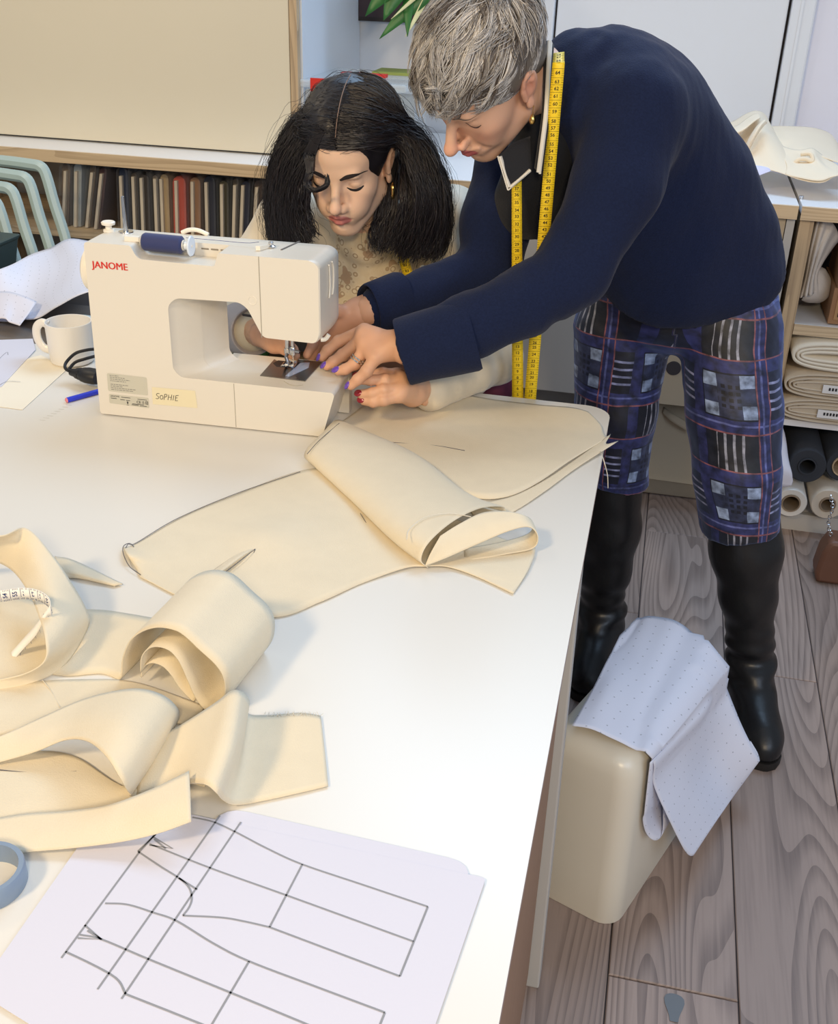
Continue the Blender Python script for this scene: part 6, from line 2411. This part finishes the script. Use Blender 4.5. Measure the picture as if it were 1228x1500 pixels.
for k in range(npt):
    t = k / (npt - 1)
    lift = 1.0 + (.03 + .15 * t * clift[cid] + .16 * t * front) * np.clip(.35 + D0[:, 1], .10, 1.2)
    path[:, k] = Cc + d_ * Rr * lift[:, None]
    fl_ = d_ - cr_dir
    fl_ /= np.linalg.norm(fl_, axis=1)[:, None] + 1e-9
    # combed forward along the sides, up and forward over the brow
    fl_ = fl_ * .35 + np.array([1.0, .10, .10]) - np.array([0, .35, 0]) * np.clip(np.abs(d_[:, 2:3]) - .3, 0, 1)
    back = (D0[:, 0] < -.3)[:, None]
    fl_ = np.where(back, fl_ * .5 + np.array([-.05, -.45, .1]), fl_)
    fl_ = fl_ + (.30 + .55 * t) * np.stack([.4 * np.sin(6 * d_[:, 1] + wavep), np.sin(5.5 * t + wavep * 1.7), np.cos(5 * t + cph[cid, 1] + rg.normal(0, .12, len(D0)))], 1)
    fl_ -= d_ * (fl_ * d_).sum(1)[:, None]
    fl_ /= np.linalg.norm(fl_, axis=1)[:, None] + 1e-9
    d_ = d_ + fl_ * (leng / npt / .085)[:, None]
    d_ /= np.linalg.norm(d_, axis=1)[:, None]
# locks close up towards their tips
cm = np.zeros((nc, npt, 3))
cn = np.bincount(cid, minlength=nc)[:, None]
for q in range(npt):
    for c_ in range(3):
        cm[:, q, c_] = np.bincount(cid, path[:, q, c_], nc) / np.maximum(cn[:, 0], 1)
wt = np.linspace(0, .55, npt)[None, :, None]
path = path * (1 - wt) + cm[cid] * wt
Pw = HS.O + HS.sc * (path @ HS.B)
ctone = rg.normal(0, .22, nc)
mixv = np.clip(rg.normal(.42, .26, len(D0)) + ctone[cid] + .12 * np.clip(D0[:, 1] - .3, -.5, 1), 0, 1)[:, None]
ct = np.array(s2l('54483f')[:3]) * (1 - mixv) + np.array(s2l('e6e2de')[:3]) * mixv
strands('hair_locks', Pw, .0009, .0002, ct, M_HAIRG, hb)

# yellow tape measure round her neck
M_TINK = mat('tape_ink', '2a2410', .7)
def hang(px0, px1, ytop, ybot, y0, y1, w0, w1, n=9):
    A_, B_ = [], []
    for t in np.linspace(0, 1, n):
        px, py, y = px0 + (px1 - px0) * t, y0 + (y1 - y0) * t, ytop + (ybot - ytop) * t
        w = w0 + (w1 - w0) * t
        A_.append(ay(px - w / 2, py, y))
        B_.append(ay(px + w / 2, py, y))
    return A_, B_


ty = thing('tape_measure', 'yellow tape measure hanging round the neck of the grey-haired woman', 'tape measure', ay(785, 390, 1.74))
A_, B_ = hang(818, 772, 1.724, 1.79, 100, 640, 18, 17)
top_ = [ay(811, 78, 1.765), ay(810, 90, 1.733)]
top2 = [ay(827, 76, 1.770), ay(827, 88, 1.738)]
o = tape_measure('near_strand', top2 + B_, top_ + A_, '', M_TAPEY, M_TINK, ty, 68, -1, .0072, pitch=.0115, flip=1, n=200)
A_, B_ = hang(757, 759, 1.745, 1.80, 255, 640, 14.5, 17)
o = tape_measure('far_strand', B_, A_, '', M_TAPEY, M_TINK, ty, 38, -1, .0072, pitch=.0115, flip=1, n=170)

# ------------------------------------------------------------------ the seated woman
DWR = thing('person', 'dark-haired woman in cream lace blouse seated behind the sewing machine', 'person', (-.53, 2.1, 0))
HD = Head((-.5412, 1.8832, 1.1055), [(-.0127, -.9220, -.3869), (-.006, -.3869, .9221)], .95)
NBD = ay(540, 330, 1.985)
S = SDF(HD.O - .165, HD.O + .165, .0022)
head_sdf(S, HD, 1.0, 0.0, False, NBD)
HEAD_D = S
V1, Q1 = S.mesh()
V1 = relax(V1, Q1, 1, .4)
C1 = skin_tint(V1, HD, 'e6c0a4', 'b8706a', 'dba28c', .35)
dls, dle, dlw = ay(655, 328, 2.04), ay(722, 522, 1.90), ay(622, 579, 1.64)
drs, dre, drw = ay(430, 328, 2.04), ay(325, 465, 1.93), ay(385, 488, 1.69)
kn = [ay(582, 549, 1.607), ay(588, 557, 1.592), ay(589, 568, 1.578), ay(584, 580, 1.568)]
fg = [[ay(561, 547, 1.592), ay(542, 549, 1.583), ay(526, 551, 1.578)], [ay(564, 556, 1.572), ay(543, 557, 1.566), ay(525, 556.5, 1.564)],
      [ay(562, 571, 1.558), ay(545, 576, 1.553), ay(529, 577, 1.553)], [ay(562, 586, 1.552), ay(547, 589, 1.550), ay(533, 587, 1.552)]]
th = [ay(570, 551, 1.622), ay(552, 552, 1.618), ay(536, 555, 1.612)]
S = SDF(ay(560, 570, 1.58) - .10, ay(600, 560, 1.60) + .12, .0020)
hand_sdf(S, ay(606, 576, 1.618), unit(dle - dlw), kn, fg, th, .0125, .0098, .0215)
V2, Q2 = S.mesh()
V2 = relax(V2, Q2, 1, .5)
V2[:, 2] = np.maximum(V2[:, 2], TZ + .0025)
DH_F = fg
kn = [ay(398, 492, 1.655), ay(402, 498, 1.652), ay(404, 504, 1.650), ay(404, 509, 1.650)]
fg2 = [[ay(418, 498, 1.635), ay(426, 508, 1.622), ay(430, 517, 1.612)], [ay(422, 504, 1.635), ay(430, 512, 1.625), ay(434, 520, 1.618)],
       [ay(421, 509, 1.637), ay(429, 515, 1.630), ay(434, 522, 1.624)], [ay(418, 513, 1.640), ay(426, 518, 1.635), ay(431, 523, 1.630)]]
S = SDF(ay(405, 500, 1.65) - .11, ay(405, 500, 1.65) + .11, .0026)
hand_sdf(S, ay(384, 489, 1.685), unit(dre - drw), kn, fg2, [ay(405, 484, 1.64), ay(418, 490, 1.622), ay(424, 500, 1.612)], .0120, .0088, .022)
V3, Q3 = S.mesh()
V3 = relax(V3, Q3, 1, .5)
V3[:, 2] = np.maximum(V3[:, 2], TZ + .079)
S = SDF((-.95, 1.4, -.02), (-.1, 2.5, 1.2), .012)
dch, dpl = ay(545, 410, 2.08), np.array([-.53, 2.22, .56])
for a, b, ra, rb in ((dpl, dch, .13, .11), (dch, NBD, .09, .05), (dch, dls, .07, .05), (dch, drs, .07, .05), (dls, dle, .042, .034), (dle, dlw, .028, .019), (drs, dre, .042, .036), (dre, drw, .034, .026)):
    S.cap(a, b, ra, rb, .03)
for g in (-1, 1):
    hp_, kn_ = np.array([-.53 + .09 * g, 2.2, .53]), np.array([-.53 + .12 * g, 1.80, .53])
    S.chain([hp_, kn_, np.array([-.53 + .12 * g, 1.84, .09])], [.082, .058, .038], .03)
    S.cap((-.53 + .12 * g, 1.85, .045), (-.53 + .13 * g, 1.68, .035), .034, .03, .02)
V4, Q4 = S.mesh()
V4[:, 2] = np.maximum(V4[:, 2], .001)
m_ = (V4[:, 2] > .69) & (V4[:, 2] < TZ + .006) & (V4[:, 1] < 1.775)
V4[m_, 2] = TZ + .006
m_ = (V4[:, 1] > 2.02) & (V4[:, 2] < .46) & (V4[:, 2] > .38)
V4[m_, 2] = .46
V, Q = merge_sdf([(V1, Q1), (V2, Q2), (V3, Q3), (V4, Q4)])
bd = link_mesh('body', V, Q, M_SKIN, DWR, True, 0)
sk = lambda V_, c: np.tile(np.array(s2l(c)[:3]), (len(V_), 1))
set_colour(bd, np.clip(np.concatenate([C1, sk(V2, 'd7a888'), sk(V3, 'cf9f82'), sk(V4, 'd7a888')]), 0, 1))
nails(DH_F[:], (-.5, -.8, .55), M_REDN, DWR)
M_BROWD = mat('dark_brow', '231a1a', .8)
M_LASHD = mat('black_lash', '191316', .6)
for g in (-1, 1):
    strip_on_face(HEAD_D, HD, [(.0260, .011 * g), (.0325, .025 * g), (.0345, .040 * g), (.0280, .054 * g)], [.0020, .0040, .0034, .0008], .0008, 'eyebrow', M_BROWD, DWR)
    strip_on_face(HEAD_D, HD, [(.0045, .018 * g), (.0000, .025 * g), (-.0012, .033 * g), (.0010, .040 * g), (.0055, .0475 * g)], [.0008, .0025, .0028, .0026, .0010], .0012, 'eyelashes', M_LASHD, DWR)
    strip_on_face(HEAD_D, HD, [(.0170, .019 * g), (.0205, .030 * g), (.0190, .041 * g), (.0130, .048 * g)], [.0003, .0007, .0007, .0003], .0001, 'eyelid_crease', mat('lid_fold', 'a9775c', .7), DWR)
# gold hoop earring
c0 = HD.P(.002, -.034, .0775)
hc = c0 + np.array([.002, -.003, -.013])
mb = MB().tube([hc + np.array([.35, -.93, 0]) * .0085 * math.sin(t) + np.array([0, 0, .0135 * math.cos(t)]) for t in np.linspace(.3, 6.0, 26)], [.0016 + .0016 * math.sin(math.pi * q / 25) for q in range(26)], 8)
mb.build('earring', M_GOLD, DWR)

# blouse
def lace_mat():
    m = mat('cream_lace', 'dccdb2', .85, bump=.3, scale=260, sheen=.15)
    nt = m.node_tree
    N, L = nt.nodes, nt.links
    b = N['Principled BSDF']
    tc = N.new('ShaderNodeTexCoord')
    vo = N.new('ShaderNodeTexVoronoi')
    vo.inputs['Scale'].default_value = 62
    L.new(tc.outputs['Object'], vo.inputs['Vector'])
    rp = N.new('ShaderNodeValToRGB')
    e = rp.color_ramp.elements
    e[0].position, e[0].color = 0, s2l('e2d4ba')
    e[1].position, e[1].color = .62, s2l('d8c7a9')
    for p_, c_ in ((.20, 'e2d4ba'), (.26, 'b49d7f'), (.34, 'b49d7f'), (.40, 'dccdb2')):
        q = e.new(p_)
        q.color = s2l(c_)
    L.new(vo.outputs['Distance'], rp.inputs['Fac'])
    vo2 = N.new('ShaderNodeTexNoise')
    vo2.inputs['Scale'].default_value = 26
    L.new(tc.outputs['Object'], vo2.inputs['Vector'])
    gt = N.new('ShaderNodeMath')
    gt.operation = 'GREATER_THAN'
    gt.inputs[1].default_value = .60
    L.new(vo2.outputs['Fac'], gt.inputs[0])
    mx = N.new('ShaderNodeMix')
    mx.data_type = 'RGBA'
    L.new(gt.outputs[0], mx.inputs['Factor'])
    L.new(rp.outputs['Color'], mx.inputs['A'])
    mx.inputs['B'].default_value = s2l('b89c80')
    L.new(mx.outputs['Result'], b.inputs['Base Color'])
    return m


M_BLOUSE = mat('cream_satin', 'd9ccb4', .5, bump=.15, scale=200, sheen=.3)
S = SDF((-.95, 1.55, .60), (-.12, 2.42, 1.12), .006)
S.ell(ay(545, 420, 2.10), (.165, .105, .15), None, 0)
S.cap(ay(545, 380, 2.05), NBD + (0, .0, -.02), .125, .062, .05)
S.cap(dls, drs, .062, .062, .05)
S.ell((-.53, 2.2, .68), (.16, .12, .12), None, .06)
S.chain([dls, ay(692, 430, 1.97), dle], [.070, .064, .055], .03)
S.chain([dle, ay(680, 548, 1.77), ay(632, 574, 1.66)], [.052, .042, .033], .015)
S.chain([drs, ay(378, 400, 1.99), dre], [.070, .064, .055], .03)
S.chain([dre, ay(352, 480, 1.80), ay(368, 484, 1.735)], [.052, .044, .040], .015)
for (p0_, p1_, y0_, y1_) in (((640, 380), (668, 318), 1.93, 1.97), ((655, 395), (684, 330), 1.93, 1.97), ((628, 350), (650, 300), 1.95, 1.98), ((670, 400), (690, 350), 1.92, 1.95)):
    S.cap(ay(*p0_, y0_), ay(*p1_, y1_), .004, .003, .014, 'cut')
o, _, _ = garment('blouse', S, M_BLOUSE, DWR, lambda V, N: .0020 * fnoise(V, 60, 51) + .001 * fnoise(V, 150, 52), 3)
for v in o.data.vertices:
    if .66 < v.co.z < TZ + .0045 and v.co.y < 1.772:
        v.co.z = TZ + .0045
S = SDF((-.70, 1.8, .82), (-.38, 2.1, 1.06), .006)
S.ell(ay(545, 420, 2.10), (.1675, .1075, .1525), None, 0)
S.cap(ay(545, 380, 2.05), NBD + (0, .0, -.02), .1275, .064, .05)
S.half((0, 2.06, 0), (0, 1, 0), 0)
S.half((-.665, 0, 0), (-1, 0, -.2), 0)
S.half((-.415, 0, 0), (1, 0, -.2), 0)
garment('lace_yoke', S, lace_mat(), DWR, lambda V, N: .0015 + .0006 * fnoise(V, 220, 53), 1)
# crocheted flower on the yoke
mb = MB()
fc = ay(622, 408, 1.935)
for q in range(5):
    w = q * 1.2566 + .5
    blob(mb, fc + np.array([math.cos(w) * .014, -.003, math.sin(w) * .014]), (.012, .008, .0035), np.array([[math.cos(w), 0, math.sin(w)], [-math.sin(w), 0, math.cos(w)], [0, -1, 0]]))
mb.build('crochet_flower', mat('crochet_cream', 'e9dcc2', .9, bump=.4, scale=300), DWR)
cf = MB()
ax_d = unit(ay(340, 478, 1.80) - ay(372, 486, 1.72))
a, b = frame_of(ax_d)
cc_ = ay(372, 485, 1.72)
rings = [[cc_ + ax_d * t + (a * math.cos(w) + b * math.sin(w)) * r_ for w in np.linspace(0, 6.283, 33)[:-1]] for t, r_ in ((.07, .046), (.03, .0455), (0, .043), (-.002, .041), (.004, .036), (.03, .02))]
co = MB().loft(rings, False, False).build('cuff', mat('shaded_cuff', 'b3acae', .7), DWR)  # cream blouse cuff; its shade is put into the grey colour
mb = MB()
sl_ = ay(366, 462, 1.675)
mb.tube([ay(356, 461, 1.682), ay(374, 464, 1.672)], .0022, 6)
mb.build('buttonhole', M_DARK, co)
# burgundy knitted skirt and dark shoes
S = SDF((-.80, 1.70, .40), (-.22, 2.40, .80), .009)
S.ell((-.52, 2.19, .58), (.205, .15, .125), None, 0)
for g in (-1, 1):
    S.cap((-.53 + .09 * g, 2.17, .54), (-.53 + .12 * g, 1.80, .535), .105, .08, .04)
S.ell(ay(716, 556, 2.0), (.06, .06, .05), None, .04)
o, _, _ = garment('skirt', S, mat('burgundy_knit', '5a2338', .9, bump=.5, scale=110, var=.35, vscale=90), DWR, lambda V, N: .002 * fnoise(V, 80, 61), 2)
for v in o.data.vertices:
    if v.co.z < .4495:
        v.co.z = .4495
for g in (-1, 1):
    x = -.53 + .125 * g
    S = SDF((x - .07, 1.58, .0), (x + .07, 1.92, .13), .006)
    S.cap((x, 1.86, .045), (x, 1.68, .034), .042, .036, .02)
    S.half((0, 0, .004), (0, 0, -1), 0)
    V, Q = S.mesh()
    link_mesh('shoe', relax(V, Q, 1), Q, M_BOOT, DWR, True, 0)

# stool she sits on
st = thing('stool', 'pale blue stool under the seated dark-haired woman, behind the table', 'stool', (-.52, 2.2, 0))
M_STOOL = mat('pale_blue_paint', 'a9c6d6', .4)
MB().loft(slab_z(rrect(-.71, 2.03, -.33, 2.40, .08), .425, .447)).build('seat', M_STOOL, st)
for sx in (-1, 1):
    for sy in (-1, 1):
        MB().tube([(-.52 + .15 * sx, 2.215 + .14 * sy, .425), (-.52 + .20 * sx, 2.215 + .19 * sy, 0.0)], .014, 10).build('leg', M_STOOL, st)

# long dark hair: a body of volume, then locks combed down from the parting
H_ = HD
S = SDF((-.74, 1.70, .88), (-.33, 2.12, 1.27), .005)
H_.ell(S, (-.014, .054, 0), (.107, .098, .087), 0)
H_.ell(S, (-.075, -.02, 0), (.055, .09, .085), .03)
for g, sidepts in ((1, [(588, 205, 1.86), (618, 255, 1.86), (628, 310, 1.87), (612, 352, 1.875)]), (-1, [(440, 190, 1.86), (420, 245, 1.845), (418, 300, 1.84), (428, 352, 1.845)])):
    P_ = [ay(*p) for p in sidepts]
    S.chain([H_.P(-.03, .03, .05 * g)] + [p + np.array([-.006 * g, .02, 0]) for p in P_], [.020, .010, .012, .012, .006], .02)
P_ = [ay(560, 290, 1.90), ay(575, 335, 1.885), ay(580, 362, 1.88)]
S.chain([p + np.array([0, .02, 0]) for p in P_], [.016, .016, .008], .02)
# face opening
H_.ell(S, (.085, -.030, .002), (.085, .088, .058), .012, 'cut')
H_.ell(S, (.100, .034, .012), (.05, .056, .050), .012, 'cut')
H_.ell(S, (.005, .0, .085), (.022, .036, .03), .01, 'cut')
V, Q = S.mesh()
V = relax(V, Q, 3)
V = V + .003 * fnoise(V * np.array([1, 1, .25]), 120, 71)[:, None] * vnormals(V, Q)
hb = link_mesh('hair', V, Q, M_HAIRD, DWR, True, 0)
set_colour(hb, np.tile(np.array(s2l('17141a')[:3]), (len(V), 1)))
rg = np.random.default_rng(9)


def locks(n, guides_a, guides_b, spread, wav, npt=22, end=.012, seed=0):
    """locks between two guide lines (world points), with frizz growing to the ends"""
    A = spline(guides_a, npt)
    B2 = spline(guides_b, npt)
    t = rg.uniform(0, 1, n)[:, None, None]
    P = A[None] * (1 - t) + B2[None] * t
    s_ = np.linspace(0, 1, npt)[None, :, None]
    P = P + rg.normal(0, 1, (n, 1, 3)) * (spread * (.3 + .7 * s_))
    ph = rg.uniform(0, 6.28, (n, 1, 3))
    fr = rg.uniform(5, 11, (n, 1, 3))
    P = P + wav * np.sin(fr * s_ * 2.2 + ph) * (s_ ** .8)
    cutl = 1 - .34 * rg.uniform(0, 1, (n, 1)) ** 2.2
    # shorten some locks
    idx = np.clip(np.linspace(0, 1, npt)[None] * cutl * (npt - 1), 0, npt - 1)
    lo_ = np.floor(idx).astype(int)
    hi_ = np.minimum(lo_ + 1, npt - 1)
    w = (idx - lo_)[..., None]
    r_ = np.arange(n)[:, None]
    return P[r_, lo_] * (1 - w) + P[r_, hi_] * w


LK = []
# parting runs from the forehead over the crown; guides in the head frame near the root, then in world space
def hg(g, s, out, e=0.0):
    """guide on side g, s=0 at the front hairline .. 1 on the crown; runs over the skull, then hangs"""
    al = math.radians(30 + 90 * s)
    c_, r_ = np.array([-.014, .054, .010 + .004 * s]), np.array([.1075 + e, .0955 + e, .0885 + e])
    pts = []
    for be in (1, 24, 48, 70):
        b_ = math.radians(be)
        q = c_ + r_ * np.array([math.cos(b_) * math.cos(al) - .10 * (1 - s) * math.sin(b_) * 0, math.cos(b_) * math.sin(al) + .012 * math.sin(2 * b_), g * math.sin(b_) * 1.03])
        pts.append(H_.P(*q))
    return pts + out


R_front = [ay(594, 212, 1.845), ay(607, 250, 1.84), ay(618, 300, 1.84), ay(600, 350, 1.85), ay(588, 378, 1.855)]
R_mid = [ay(622, 215, 1.87), ay(640, 262, 1.865), ay(648, 310, 1.865), ay(640, 352, 1.87), ay(632, 378, 1.87)]
R_back = [ay(622, 205, 1.93), ay(645, 255, 1.93), ay(655, 300, 1.92), ay(652, 345, 1.915), ay(640, 372, 1.91)]
L_front = [ay(462, 205, 1.81), ay(446, 235, 1.80), ay(428, 285, 1.80), ay(432, 335, 1.805), ay(446, 372, 1.81)]
L_mid = [ay(438, 195, 1.84), ay(416, 240, 1.835), ay(402, 295, 1.835), ay(408, 345, 1.84), ay(420, 380, 1.845)]
L_back = [ay(430, 180, 1.90), ay(405, 235, 1.90), ay(395, 290, 1.895), ay(398, 335, 1.89), ay(410, 372, 1.885)]
wavd = .0068
for a_, b_, n_, g, s0, s1 in ((R_front, R_front, 160, 1, -.14, .02), (L_front, L_front, 200, -1, -.14, .02), (R_front, R_mid, 620, 1, 0.0, .22), (R_mid, R_back, 520, 1, .22, .6), (R_back, R_back, 320, 1, .6, 1.0), (L_front, L_mid, 620, -1, 0.0, .22), (L_mid, L_back, 520, -1, .22, .6), (L_back, L_back, 320, -1, .6, 1.0)):
    LK.append(locks(n_, hg(g, s0, a_), hg(g, s1, b_), .0036, wavd))
# behind the ear and under the chin
LK.append(locks(320, [H_.P(-.03, .05, .088), H_.P(-.03, .0, .092), ay(590, 285, 1.865), ay(582, 325, 1.86), ay(565, 365, 1.86)], [H_.P(-.05, .05, .09), H_.P(-.05, .0, .10), ay(612, 285, 1.86), ay(606, 330, 1.86), ay(592, 376, 1.86)], .004, .004))
LK.append(locks(160, [H_.P(-.06, -.01, .06), ay(556, 300, 1.90), ay(545, 335, 1.88), ay(548, 362, 1.87)], [H_.P(-.06, -.01, .08), ay(580, 300, 1.88), ay(572, 340, 1.87), ay(566, 372, 1.865)], .004, .003))
LK.append(locks(260, [H_.P(.0, .04, -.09), ay(452, 262, 1.80), ay(452, 310, 1.80), ay(468, 345, 1.80)], [H_.P(-.02, .04, -.10), ay(428, 270, 1.81), ay(428, 325, 1.81), ay(440, 362, 1.81)], .004, .004))
# the curl over her right eye
LK.append(locks(110, [H_.P(.078, .108, -.012), H_.P(.092, .070, -.030), ay(459, 252, 1.755), ay(452, 268, 1.75), ay(462, 277, 1.75), ay(477, 270, 1.748), ay(477, 256, 1.752)],
                [H_.P(.070, .112, -.025), H_.P(.085, .070, -.052), ay(449, 250, 1.77), ay(446, 270, 1.762), ay(460, 281, 1.757), ay(481, 273, 1.752), ay(482, 256, 1.756)], .0008, .0007))
# flyaway frizz round the outline
for q in range(90):
    pass
allk = np.concatenate(LK)
fz = allk[rg.choice(len(allk) - 110, 900, False)] + 0
fz = fz + rg.normal(0, 1, (900, 1, 3)) * .012 * np.linspace(.2, 1, fz.shape[1])[None, :, None] + .006 * np.sin(rg.uniform(8, 20, (900, 1, 3)) * np.linspace(0, 1, fz.shape[1])[None, :, None] + rg.uniform(0, 6, (900, 1, 3)))
tn = np.clip(rg.normal(0, .3, len(allk)), 0, .8)[:, None]
strands('hair_locks', allk, .0019, .0005, np.array(s2l('151218')[:3]) * (1 - tn) + np.array(s2l('33282a')[:3]) * tn, M_HAIRD, hb)
fz = fz[fz[:, :, 0].max(1) < -.352]
strands('flyaway_hair', fz, .0004, .0002, np.tile(np.array(s2l('1d181c')[:3]), (len(fz), 1)), M_HAIRD, hb)
# pale parting line
pts = [H_.P(-.014 + .1138 * math.cos(math.radians(30 + 90 * s)), .054 + .1048 * math.sin(math.radians(30 + 90 * s)), .010 + .004 * s) for s in np.linspace(-.02, .72, 16)]
MB().tube(spline(pts, 30), .0013, 6, True, False, .5).build('parting', mat('scalp', '9a8070', .6), hb)

ty2 = thing('tape_measure', 'yellow tape measure on the lace blouse of the seated woman', 'tape measure', ay(600, 400, 1.93))
A_ = [ay(578, 345, 1.925), ay(584, 380, 1.925), ay(594, 412, 1.935), ay(604, 445, 1.95), ay(610, 475, 1.965)]
B_ = [ay(594, 342, 1.925), ay(599, 378, 1.925), ay(608, 410, 1.935), ay(618, 443, 1.95), ay(625, 473, 1.965)]
tape_measure('strand', B_, A_, '', M_TAPEY, M_TINK, ty2, 78, 1, .0075, pitch=.0115, flip=1, n=60)
